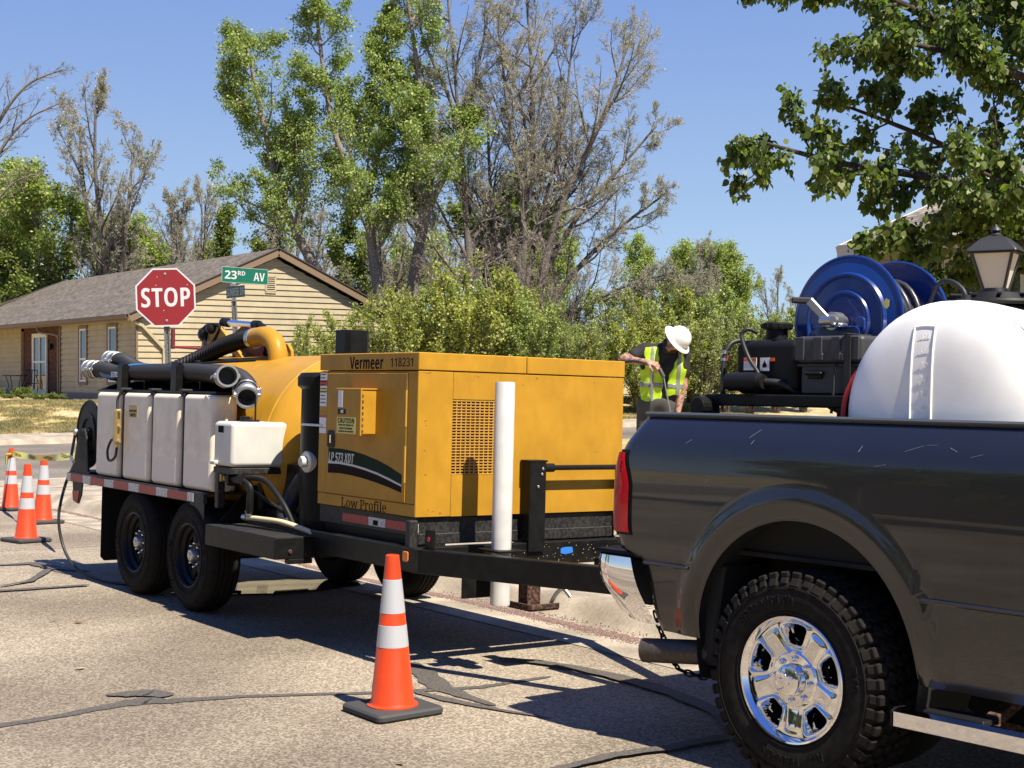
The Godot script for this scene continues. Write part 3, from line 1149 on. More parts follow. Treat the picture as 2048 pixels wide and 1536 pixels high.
func build_enclosure(t: Node3D) -> void:
	var Y: Material = mats["yellow_paint"]
	var m := MB.new()
	# body core, set back behind its skins so that the joints read as grooves
	m.box(V(.925, 1.215, 1.86), V(1.43, .79, 1.05), .004)
	m.box(V(.207, .854, 1.875), V(.014, .066, 1.08), .002) # side skin below the door
	m.box(V(.207, 1.249, 1.378), V(.014, .716, .094), .002)
	m.box(V(.207, 1.249, 2.369), V(.014, .716, .101), .002)
	# front skin round the grille opening
	var z := 2.410
	m.box(V(.314, 1.215, z), V(.226, .788, .02), .002)
	m.box(V(1.196, 1.215, z), V(.906, .788, .02), .002)
	m.box(V(.585, 1.535, z), V(.314, .148, .02), 0.0)
	m.box(V(.585, .934, z), V(.314, .226, .02), 0.0)
	m.box(V(1.645, 1.215, 1.875), V(.014, .788, 1.08), .002)
	var e := obj("enclosure", m, Y, t)
	for q in [[.199, .922], [.926, 1.653]]:
		m = MB.new()
		m.box(V((q[0] + q[1]) * .5, 1.662, 1.875), V(q[1] - q[0], .096, 1.098), .004)
		obj("roof_cap", m, Y, e)
	m = MB.new()
	m.box(V(.2035, 1.245, 1.872), V(.014, .706, .884), .003)
	var door := obj("side_door", m, Y, t)
	for q in [1.405, 1.10]:
		m = MB.new()
		m.tube([V(.195, q - .1, 2.312), V(.195, q + .1, 2.312)], .006, 8)
		m.box(V(.1958, q, 2.300), V(.002, .2, .02))
		obj("hinge", m, mats["yellow_flat"], door)
	# control box with its own little door
	m = MB.new()
	m.box(V(.150, 1.378, 1.862), V(.094, .25, .262), .003)
	m.box(V(.150, 1.506, 1.862), V(.10, .008, .272), .001)
	var cb := obj("control_box", m, Y, t)
	m = MB.new()
	m.box(V(.098, 1.376, 1.856), V(.01, .264, .285), .002)
	obj("box_lid", m, Y, cb)
	m = MB.new()
	for k in 7:
		m.box(V(.1035 + .006, 1.27 + k * .033, 1.9945), V(.008, .014, .003))
	obj("lid_hinge", m, mats["rusty_steel"], cb)
	var side := .0925
	var sticker := func(par: Node, mt: String, y0: float, y1: float, z0: float, z1: float, x: float) -> MeshInstance3D:
		var q := MB.new()
		q.box(V(x, (y0 + y1) * .5, (z0 + z1) * .5), V(.001, y1 - y0, z1 - z0))
		return obj("sticker", q, mats[mt], par)
	var ca: MeshInstance3D = sticker.call(cb, "label_yellow", 1.252, 1.345, 1.735, 1.945, side)
	lettering("lettering", "CAUTION", .028, .185, "Droid Sans", 700, mats["ink"], cb, on_side(side - .0008, 1.325, 1.84))
	for k in 3:
		lettering("lettering", ["SOUND LEVEL REQUIRES EAR", "PROTECTION WHEN", "OPERATING THIS EQUIPMENT"][k], .011, [.17, .14, .17][k], "Droid Sans", 700, mats["ink"], cb, on_side(side - .0008, 1.299 - k * .018, 1.84))
	ca.set_meta("label", "yellow caution sticker")
	sticker.call(cb, "label_white", 1.40, 1.495, 1.745, 1.795, side)
	m = MB.new()
	m.box(V(.0925, 1.376, 1.79), V(.006, .032, .09), .003)
	obj("lock_plate", m, mats["black_plastic"], cb)
	m = MB.new()
	m.box(V(.088, 1.376, 1.80), V(.006, .02, .03), .003)
	obj("lock_key", m, mats["zinc"], cb)
	# latch, warning stickers
	m = MB.new()
	m.xf = on_side(.197, 1.21, 1.492)
	m.prism(rect(.088, .104, .02), 0, .006, .002)
	var la := obj("latch", m, mats["black_plastic"], door)
	m = MB.new()
	m.box(V(.188, 1.21, 1.497), V(.008, .05, .018), .004)
	obj("paddle", m, mats["chrome"], la)
	var ys := [[1.555, 1.598, "label_white"], [1.523, 1.552, "label_red"], [1.508, 1.521, "label_white"], [1.490, 1.506, "label_yellow"], [1.40, 1.485, "label_white"], [1.335, 1.347, "label_red"], [1.275, 1.333, "label_white"], [1.24, 1.27, "label_white"]]
	for q in ys:
		sticker.call(door, q[2], q[0], q[1], 1.337, 1.418, .1993)
	for k in 9:
		sticker.call(door, "ink", 1.592 - k * .021 - .005, 1.592 - k * .021, 1.345, 1.345 + [.06, .05, .066, .04, .06, .065, .05, .06, .062][k], .1984)
	# swoosh decal
	var band := func(mt: String, top: Array, bot: Array, x: float) -> void:
		var q := MB.new()
		var p := PackedVector2Array()
		for a in top:
			p.append(Vector2(a[0], a[1]))
		var b := bot.duplicate()
		b.reverse()
		for a in b:
			p.append(Vector2(a[0], a[1]))
		q.xf = on_side(x, 0, 0)
		q.prism(p, 0, .001)
		obj("decal_stripe", q, mats[mt], door)
	var A := [[1.46, 1.155], [1.60, 1.158], [1.744, 1.149], [1.88, 1.134], [2.02, 1.111], [2.15, 1.081], [2.28, 1.043]]
	var B := [[1.46, 1.078], [1.60, 1.080], [1.744, 1.073], [1.88, 1.060], [2.02, 1.041], [2.15, 1.017], [2.28, .989]]
	var C2 := [[1.46, 1.066], [1.60, 1.068], [1.744, 1.061], [1.88, 1.048], [2.02, 1.029], [2.15, 1.005], [2.28, .978]]
	var D := [[1.46, 1.010], [1.60, 1.014], [1.744, 1.009], [1.88, .999], [2.02, .984], [2.15, .966], [2.28, .945]]
	band.call("decal_green", A, B, .1962)
	band.call("decal_silver", B, C2, .1962)
	band.call("decal_brown", C2, D, .1962)
	lettering("lettering", "LP 573 XDT", .058, .29, "Droid Sans", 700, mats["decal_silver"], door, on_side(.1948, 1.105, 1.615) * Transform3D(Basis(Vector3(1, 0, 0), Vector3(.12, 1, 0), Vector3(0, 0, 1)), Vector3.ZERO))
	lettering("lettering", "Vermeer", .072, .37, "Droid Sans", 700, mats["ink"], e, on_side(.1982, 1.655, 1.868))
	lettering("lettering", "118231", .046, .228, "Droid Sans", 400, mats["ink"], e, on_side(.1982, 1.656, 2.248))
	lettering("lettering", "Low Profile", .058, .50, "Droid Serif", 400, mats["ink"], e, on_side(.1992, .852, 1.87))
	# grille: a pierced panel over the dark radiator
	var g := MB.new()
	for k in 12:
		g.box(V(.430 + k * .0309 - .0045, 1.2535, 2.414), V(.007, .412, .004))
	for k in 27:
		g.box(V(.585, 1.052 + k * .01605, 2.4155), V(.314, .0062, .004))
	var gr := obj("grille", g, mats["yellow_flat"], t)
	m = MB.new()
	m.box(V(.585, 1.2535, 2.392), V(.318, .416, .012))
	obj("radiator", m, mats["maroon"], gr)
	# scuffs where the paint has chipped
	m = MB.new()
	for q in [[.235, 1.602], [.252, 1.598], [.27, 1.600], [.57, 1.592], [.59, 1.588], [1.0, 1.59], [1.42, 1.575], [.252, 1.34], [.256, 1.315], [.25, 1.18], [.26, 1.05], [.31, .85], [.36, .84], [.28, .86], [1.45, 1.17], [.9, 1.55]]:
		m.xf = Transform3D(Basis(Vector3.BACK, rng.randf_range(-.5, .5)), V(q[0], q[1], 2.4203))
		m.box(Vector3.ZERO, V(rng.randf_range(.004, .016), rng.randf_range(.002, .005), .0006))
	obj("paint_chips", m, mats["rusty_steel"], e)
	# plinth, tape, bracket
	m = MB.new()
	m.box(V(.925, .765, 1.86), V(1.40, .105, 1.08), .004)
	m.box(V(.925, .70, 2.38), V(1.38, .06, .05), .004)
	m.box(V(.19, .72, 2.405), V(.05, .17, .05), .004)
	obj("plinth", m, mats["black_dusty"], t)
	var zz := 1.60
	for q in [[.295, "tape_red"], [.185, "tape_white"], [.265, "tape_red"], [.075, "tape_white"]]:
		m = MB.new()
		m.box(V(.2215 if false else .2235, .760, zz + q[0] * .5), V(.003, .048, q[0] - .003))
		obj("reflective_tape", m, mats[q[1]], t)
		zz += q[0]
	m = MB.new()
	m.box(V(.2215, .755, 1.975), V(.003, .028, .05), .0)
	obj("tape_hole", m, mats["ink"], t)

func build_tongue(t: Node3D) -> void:
	var K: Material = mats["black_paint"]
	var m := MB.new()
	m.bar(V(.19, .595, 2.44), V(.86, .595, 4.25), .07, .13, .005)
	m.bar(V(1.66, .595, 2.44), V(.99, .595, 4.25), .07, .13, .005)
	m.bar(V(.925, .60, 3.1), V(.925, .60, 4.4), .08, .1, .005)
	m.box(V(.925, .595, 4.15), V(.26, .12, .25), .01)
	obj("tongue", m, K, t)
	m = MB.new()
	m.box(V(.925, .62, 4.5), V(.10, .09, .3), .02)
	obj("coupler", m, mats["rusty_steel"], t)
	m = MB.new()
	m.xf = on_side(.1485, .615, 2.42)
	m.prism(rect(.055, .055, .012), 0, .006, .002)
	obj("marker_light", m, mats["amber"], t)
	m = MB.new()
	m.box(V(.215, .70, 2.55), V(.012, .13, .085), .002)
	obj("light_bracket", m, K, t)
	m = MB.new()
	m.xf = on_side(.209, .715, 2.55)
	m.prism(circle(.014, 12), 0, .006, .002)
	obj("side_reflector", m, mats["lens_red"], t)
	# white pipe standing on the tongue
	m = MB.new()
	m.xf = at(.555, 0, 2.725)
	m.lathe([Vector2(0, .37), Vector2(.052, .37), Vector2(.0535, .38), Vector2(.0535, 1.55), Vector2(.051, 1.56), Vector2(.047, 1.56), Vector2(.046, 1.40), Vector2(0, 1.40)], 36)
	obj("stand_pipe", m, mats["pvc_white"], t)
	m = MB.new()
	m.box(V(.555, .662, 2.73), V(.18, .012, .20), .003)
	m.box(V(.52, .47, 2.62), V(.28, .14, .02), .003)
	obj("pipe_socket", m, K, t)
	# folded support leg with its rusty foot
	m = MB.new()
	m.box(V(.83, .45, 2.62), V(.09, .22, .09), .004)
	var leg := obj("support_leg", m, mats["rusty_steel"], t)
	m = MB.new()
	m.xf = Transform3D(Basis.IDENTITY, V(.83, .33, 2.66))
	m.box(V(0, 0, 0), V(.20, .012, .2), .003)
	m.box(V(0, .018, .1), V(.20, .03, .01), .003)
	m.box(V(-.1, .018, 0), V(.01, .03, .2), .003)
	obj("foot_plate", m, mats["rusty_steel"], leg)
	m = MB.new()
	m.tube(curve([V(.9, .35, 2.72), V(.915, .41, 2.75), V(.94, .44, 2.78), V(.96, .40, 2.82)], 6), .012, 8)
	obj("foot_handle", m, mats["zinc"], leg)
	# black post and its cross bar
	m = MB.new()
	m.box(V(.955, .87, 2.475), V(.115, .51, .075), .004)
	m.box(V(.955, 1.124, 2.47), V(.13, .01, .09), .002)
	var post := obj("bar_post", m, K, t)
	m = MB.new()
	for q in [[1.08, .03], [1.05, .025], [.98, .0]]:
		m = MB.new()
		m.xf = Transform3D(Basis.IDENTITY, V(.955 + q[1], q[0], 2.513))
		m.prism(circle(.008, 8), 0, .005, .001)
		obj("bolt", m, mats["zinc"], post)
	m = MB.new()
	m.tube([V(1.01, 1.085, 2.485), V(1.62, 1.085, 2.485)], .015, 12)
	m.tube([V(1.01, 1.085, 2.485), V(1.08, 1.085, 2.485)], .025, 12)
	obj("cross_bar", m, K, t)
	m = MB.new()
	m.box(V(1.64, .87, 2.475), V(.09, .51, .06), .004)
	obj("bar_post", m, K, t)
	# blue spray mark and mud spatter on the front member
	m = MB.new()
	m.xf = Transform3D(Basis.IDENTITY, V(1.185, .612, 2.4962))
	m.prism(PackedVector2Array([Vector2(-.045, -.014), Vector2(-.02, -.02), Vector2(.02, -.018), Vector2(.045, -.012), Vector2(.04, .016), Vector2(.01, .02), Vector2(-.03, .018), Vector2(-.046, .01)]), 0, .0008)
	obj("paint_mark", m, mats["spray_blue"], t)
	m = MB.new()
	for k in 70:
		m.xf = Transform3D(Basis.IDENTITY, V(rng.randf_range(.75, 1.6), rng.randf_range(.545, .655), 2.4955))
		m.prism(circle(rng.randf_range(.0012, .003), 5), 0, .0006)
	obj("mud_spatter", m, mats["label_tan"], t)

func build_rear_reel(t: Node3D) -> void:
	# black hose reel at the back corner, its disc facing the road side
	var K: Material = mats["black_plastic"]
	var r := Node3D.new()
	r.name = "hose_reel"
	t.add_child(r, true)
	var disc := [Vector2(0, -.01), Vector2(.05, -.02), Vector2(.055, -.006), Vector2(.12, -.004), Vector2(.125, -.016), Vector2(.16, -.016), Vector2(.165, -.004), Vector2(.255, .0), Vector2(.265, -.008), Vector2(.27, .0), Vector2(.265, .008), Vector2(.16, .006), Vector2(0, .006)]
	for x in [.08, .30]:
		var m := MB.new()
		m.xf = axle(x, 1.115, -2.19)
		m.lathe(disc, 48)
		obj("reel_disc", m, K, r)
	var m2 := MB.new()
	for k in 8:
		var rr := .15 if k % 2 == 0 else .165
		var pts := []
		for a in 25:
			pts.append(V(.105 + k * .025, 1.115 + sin(a * TAU / 24) * rr, -2.19 + cos(a * TAU / 24) * rr))
		m2.tube(pts, .013, 8, false)
	obj("wound_hose", m2, mats["hose_black"], r)
	var m3 := MB.new()
	for x in [.035, .345]:
		m3.xf = on_side(x, 0, -2.19)
		m3.prism(PackedVector2Array([Vector2(-.19, .81), Vector2(.14, .81), Vector2(.10, 1.06), Vector2(.03, 1.16), Vector2(-.03, 1.16), Vector2(-.10, 1.08), Vector2(-.15, .95)]), -.012, .012, .006)
	m3.xf = Transform3D.IDENTITY
	m3.box(V(.19, .815, -2.2), V(.34, .02, .36), .004)
	m3.tube([V(.02, 1.115, -2.19), V(.36, 1.115, -2.19)], .022, 12)
	obj("reel_frame", m3, K, r)
	var m4 := MB.new()
	m4.bar(V(-.01, 1.13, -2.24), V(-.02, .93, -2.30), .012, .03, .003)
	obj("crank_arm", m4, K, r)
	var m5 := MB.new()
	m5.ball(V(-.01, 1.13, -2.24), V(.022, .03, .03), 12)
	m5.tube([V(-.03, .935, -2.29), V(-.035, .895, -2.20)], .013, 10)
	obj("crank_handle", m5, mats["zinc"], r)
	# hose drooping from the reel to the ground and back under the wheels
	var m6 := MB.new()
	m6.tube(curve([V(.10, 1.0, -2.40), V(.06, .85, -2.46), V(.0, .70, -2.47), V(-.05, .45, -2.46), V(-.03, .22, -2.40), V(.0, .07, -2.2), V(.05, .018, -1.9), V(.12, .014, -1.5), V(.35, .014, -1.2), V(.7, .014, -.7)], 10), .012, 8)
	obj("reel_hose", m6, mats["hose_black"], r)
	# brass wash-down gun clipped between the tanks
	var g := MB.new()
	g.box(V(-.01, 1.20, -1.36), V(.045, .25, .06), .01)
	g.box(V(-.03, 1.20, -1.36), V(.012, .22, .035), .004)
	g.tube([V(-.01, 1.07, -1.36), V(-.01, 1.045, -1.36)], .022, 10)
	for q in [1.31, 1.2, 1.09]:
		g.tube([V(-.012, q, -1.33), V(-.012, q, -1.30)], .01, 8)
	obj("valve_block", g, mats["brass"], t)
	var h := MB.new()
	h.tube(curve([V(-.01, 1.33, -1.37), V(-.005, 1.40, -1.38), V(.02, 1.47, -1.36)], 6), .010, 8)
	h.tube(curve([V(-.01, 1.05, -1.36), V(-.015, .98, -1.37), V(-.02, .945, -1.43), V(-.02, .95, -1.50), V(-.015, 1.02, -1.53), V(-.012, 1.09, -1.47), V(-.01, 1.10, -1.40)], 8), .010, 8)
	obj("valve_hose", h, mats["hose_black"], t)

# ---------------------------------------------------------------- pickup
const WIDTH := 2.02
func table(pts: Array, y: float) -> float:
	if y <= pts[0][0]:
		return pts[0][1]
	for i in pts.size() - 1:
		if y <= pts[i + 1][0]:
			var h: float = pts[i + 1][0] - pts[i][0]
			var t: float = (y - pts[i][0]) / h
			var s1: float = (pts[i + 1][1] - pts[i][1]) / h
			var s0: float = s1 if i == 0 else (pts[i][1] - pts[i - 1][1]) / (pts[i][0] - pts[i - 1][0])
			var s2: float = s1 if i + 2 >= pts.size() else (pts[i + 2][1] - pts[i + 1][1]) / (pts[i + 2][0] - pts[i + 1][0])
			var m0 := 0.0 if s0 * s1 <= 0 else 2 * s0 * s1 / (s0 + s1)
			var m1 := 0.0 if s1 * s2 <= 0 else 2 * s1 * s2 / (s1 + s2)
			var t2 := t * t
			var t3 := t2 * t
			return (2 * t3 - 3 * t2 + 1) * pts[i][1] + (t3 - 2 * t2 + t) * h * m0 + (-2 * t3 + 3 * t2) * pts[i + 1][1] + (t3 - t2) * h * m1
	return pts[-1][1]

func side_x(y: float, z: float, flare: bool) -> float:
	var x := table([[.46, .090], [.52, .068], [.62, .050], [.78, .036], [.95, .0295], [1.08, .0275], [1.18, .028], [1.24, .0315], [1.30, .046], [1.36, .078], [1.40, .106], [1.415, .120]], y)
	if flare:
		var r := Vector2(z, y - .50).length()
		x -= .013 * smooth(.66, .60, r)
		x += .008 * smooth(.60, .53, r)
	return x

func tail_round(z0: float) -> float:
	var t := clampf((-.955 - z0) / .045, 0.0, 1.0)
	return .035 * (1.0 - sqrt(maxf(0.0, 1.0 - t * t * .97)))

func arch_y(z: float) -> float:
	var k := .53 * .53 - z * z
	return .50 + sqrt(maxf(k, 0.0)) if k > 0 else .48

func bed_side(mirror: bool) -> MB:
	var zs := []
	for i in 13:
		zs.append(lerpf(-1.0, -.53, i / 12.0))
	for i in range(1, 25):
		zs.append(-.53 * cos(PI * i / 24.0))
	for i in range(1, 12):
		zs.append(lerpf(.53, .985, i / 11.0))
	var m := MB.new()
	var n := 44
	var rows := []
	for z0 in zs:
		var yb: float = arch_y(z0) if absf(z0) < .5295 else lerpf(.50, .47, smooth(-1, 1, z0))
		var row := []
		for k in n + 1:
			var y := lerpf(yb, 1.415, float(k) / n)
			var z: float = z0
			if z0 < -.53:
				var tail := table([[.46, -.74], [.56, -.78], [.79, -.84], [.83, -.985], [.95, -1.015], [1.12, -1.01], [1.24, -.99], [1.36, -.93], [1.415, -.90]], y)
				z = lerpf(-.53, tail, (z0 + .53) / -.47)
			var x := side_x(y, z, true)
			x += tail_round(z0)
			row.append(V(WIDTH - x if mirror else x, y, z))
		rows.append(row)
	m.grid(rows, false, mirror)
	if m.n[m.n.size() / 2].x * (1 if mirror else -1) < 0:
		for i in m.n.size():
			m.n[i] = -m.n[i]
		for i in range(0, m.ix.size(), 3):
			var q := m.ix[i + 1]
			m.ix[i + 1] = m.ix[i + 2]
			m.ix[i + 2] = q
	return m

func truck_tyre() -> MB:
	var t := MB.new()
	var R := .402
	var w := .138
	t.lathe([Vector2(.232, -w + .012), Vector2(.240, -w + .002), Vector2(.262, -w - .006), Vector2(.30, -w - .012), Vector2(.340, -w - .010), Vector2(.366, -w - .002), Vector2(.388, -w + .014), Vector2(R - .004, -w + .034), Vector2(R, -w + .05), Vector2(R, w - .05), Vector2(R - .004, w - .034), Vector2(.388, w - .014), Vector2(.366, w + .002), Vector2(.340, w + .010), Vector2(.262, w + .006), Vector2(.232, w - .012)], 96)
	var n := 44
	for k in n:
		var a := TAU * k / n
		var long := k % 2 == 0
		for s in [-1.0, 1.0]:
			# shoulder lug that runs down the sidewall
			t.xf = Transform3D(Basis(Vector3.UP, a + (.03 if s > 0 else 0.0)), Vector3.ZERO)
			t.box(V(R - .001, s * (w - .030), 0), V(.026, .054, .044 if long else .040), .006)
			t.xf = t.xf * Transform3D(Basis(Vector3.BACK, s * (-.42)), V(.378, s * (w - .004), 0))
			t.box(V(0, 0, 0), V(.048 if long else .032, .012, .042 if long else .036), .005)
			t.xf = Transform3D(Basis(Vector3.UP, a + .05 * s), Vector3.ZERO) * Transform3D(Basis(Vector3.RIGHT, .45 * s), V(R + .004, s * .058, 0))
			t.box(Vector3.ZERO, V(.020, .046, .038), .004)
		t.xf = Transform3D(Basis(Vector3.UP, a + .09), Vector3.ZERO) * Transform3D(Basis(Vector3.RIGHT, -.6), V(R + .004, 0, 0))
		t.box(Vector3.ZERO, V(.020, .050, .034), .004)
	t.xf = Transform3D.IDENTITY
	return t

func chrome_wheel(parent: Node3D, xf: Transform3D, letters: bool) -> void:
	var w := Node3D.new()
	w.name = "wheel"
	parent.add_child(w, true)
	w.transform = xf
	obj("tyre", truck_tyre(), mats["rubber_dusty"], w)
	var rb := MB.new()
	rb.lathe([Vector2(.352, -.148), Vector2(.352, -.1505), Vector2(.356, -.1500), Vector2(.356, -.146)], 72)
	rb.lathe([Vector2(.256, -.143), Vector2(.256, -.147), Vector2(.260, -.147), Vector2(.260, -.143)], 72)
	obj("sidewall_rib", rb, mats["rubber"], w)
	if letters:
		var lt := MB.new()
		arc_text(lt, "BFGoodrich", .308, .75, .040, .098, .1505)
		arc_text(lt, "ALL-TERRAIN", .308, 3.55, .036, .092, .1505)
		arc_text(lt, "T/A", .308, 5.2, .040, .10, .1505)
		obj("sidewall_lettering", lt, mats["rubber"], w)
	# outer lip and barrel
	var lip := MB.new()
	lip.lathe([Vector2(.232, -.120), Vector2(.245, -.134), Vector2(.247, -.141), Vector2(.243, -.145), Vector2(.236, -.144), Vector2(.229, -.134), Vector2(.222, -.122)], 72)
	obj("rim_lip", lip, mats["chrome"], w)
	var barrel := MB.new()
	barrel.lathe([Vector2(.224, -.12), Vector2(.215, -.06), Vector2(.205, .02), Vector2(.205, .12)], 48)
	barrel.lathe([Vector2(0, .0), Vector2(.17, .0), Vector2(.17, .05)], 32)
	obj("barrel", barrel, mats["liner_black"], w)
	# pressed face with five windows
	var nr := 40
	var na := 240
	var f := MB.new()
	var rows := []
	var keep := []
	for i in nr + 1:
		var r := lerpf(.078, .2235, float(i) / nr)
		var row := []
		var krow := []
		for k in na:
			var a := TAU * k / na
			var s := fposmod(a + TAU / 20, TAU / 5) - TAU / 10
			var u := s * r / (.017 + .30 * (r - .11))
			var vv := (r - .172) / .031
			var d := pow(pow(absf(u), 5.0) + pow(absf(vv), 5.0), 1.0 / 5.0)
			krow.append(d)
			# spokes stand proud, the rim of each window rolls inwards
			var y := -.104 - .012 * smooth(.10, .20, r) + .018 * smooth(.10, .085, r)
			y += .040 * smooth(1.35, .95, d)
			y -= .010 * smooth(1.25, 1.5, d) * smooth(1.9, 1.5, d)
			y -= .010 * smooth(1.7, 2.5, d) * smooth(.215, .19, r)
			row.append(V(cos(a) * r, y, sin(a) * r))
		rows.append(row)
		keep.append(krow)
	var ids := []
	for i in nr + 1:
		var r2 := []
		for k in na:
			var du: Vector3 = rows[i][(k + 1) % na] - rows[i][(k - 1 + na) % na]
			var dv: Vector3 = rows[mini(i + 1, nr)][k] - rows[maxi(i - 1, 0)][k]
			var nn := du.cross(dv).normalized()
			if nn.y > 0:
				nn = -nn
			r2.append(f.put(rows[i][k], nn))
		ids.append(r2)
	for i in nr:
		for k in na:
			var k2 := (k + 1) % na
			if keep[i][k] < .96 or keep[i + 1][k2] < .96:
				continue
			f.face(ids[i][k], ids[i][k2], ids[i + 1][k2])
			f.face(ids[i][k], ids[i + 1][k2], ids[i + 1][k])
	obj("wheel_face", f, mats["chrome"], w)
	var hub := MB.new()
	hub.lathe([Vector2(.110, -.088), Vector2(.108, -.112), Vector2(.100, -.120), Vector2(.062, -.122)], 48)
	obj("hub_flange", hub, mats["chrome"], w)
	for k in 8:
		var a := TAU * (k + .3) / 8
		var nut := MB.new()
		nut.xf = Transform3D(Basis.IDENTITY, V(cos(a) * .082, 0, sin(a) * .082))
		nut.lathe([Vector2(.0155, -.118), Vector2(.0155, -.123), Vector2(.0115, -.123), Vector2(.011, -.133), Vector2(.007, -.139), Vector2(0, -.14)], 12)
		obj("lug_nut", nut, mats["chrome"], w)
	var cap := MB.new()
	cap.lathe([Vector2(.061, -.120), Vector2(.060, -.150), Vector2(.055, -.160), Vector2(.040, -.166), Vector2(0, -.167)], 40)
	var ce := obj("centre_cap", cap, mats["chrome"], w)
	# horned head in relief: muzzle, brow and two curled horns
	var em := MB.new()
	em.xf = Transform3D(Basis(Vector3(0, 0, 1), Vector3(1, 0, 0), Vector3(0, -1, 0)), V(0, -.1655, 0))
	em.prism(PackedVector2Array([Vector2(-.009, .020), Vector2(.009, .020), Vector2(.012, .008), Vector2(.007, -.018), Vector2(.004, -.026), Vector2(-.004, -.026), Vector2(-.007, -.018), Vector2(-.012, .008)]), 0, .004, .0015)
	for s in [-1.0, 1.0]:
		var pts := []
		var rr := []
		for k in 13:
			var q := k / 12.0
			var a := lerpf(2.4, -2.6, q)
			var r := lerpf(.020, .008, q)
			pts.append(V(s * (.020 + cos(a) * r * .8), .006 + sin(a) * r, .001))
			rr.append(lerpf(.006, .002, q))
		em.tube(pts, rr, 8)
	obj("ram_emblem", em, mats["chrome"], ce)

func chain_links(from: Vector3, to: Vector3, sag: float, n: int) -> MB:
	var m := MB.new()
	var pts := []
	for i in n + 1:
		var t := float(i) / n
		pts.append(from.lerp(to, t) - Vector3.UP * sag * 4 * t * (1 - t))
	for i in n:
		var a: Vector3 = pts[i]
		var b: Vector3 = pts[i + 1]
		var z := (b - a).normalized()
		var x := (Vector3.UP if i % 2 == 0 else Vector3.RIGHT).cross(z)
		x = x.normalized() if x.length() > .05 else Vector3.FORWARD
		var l := a.distance_to(b) * .72
		var ring := []
		for k in 13:
			var g := TAU * k / 12
			ring.append((a + b) * .5 + z * cos(g) * l + x * sin(g) * .013)
		m.tube(ring, .0045, 6, false)
	return m

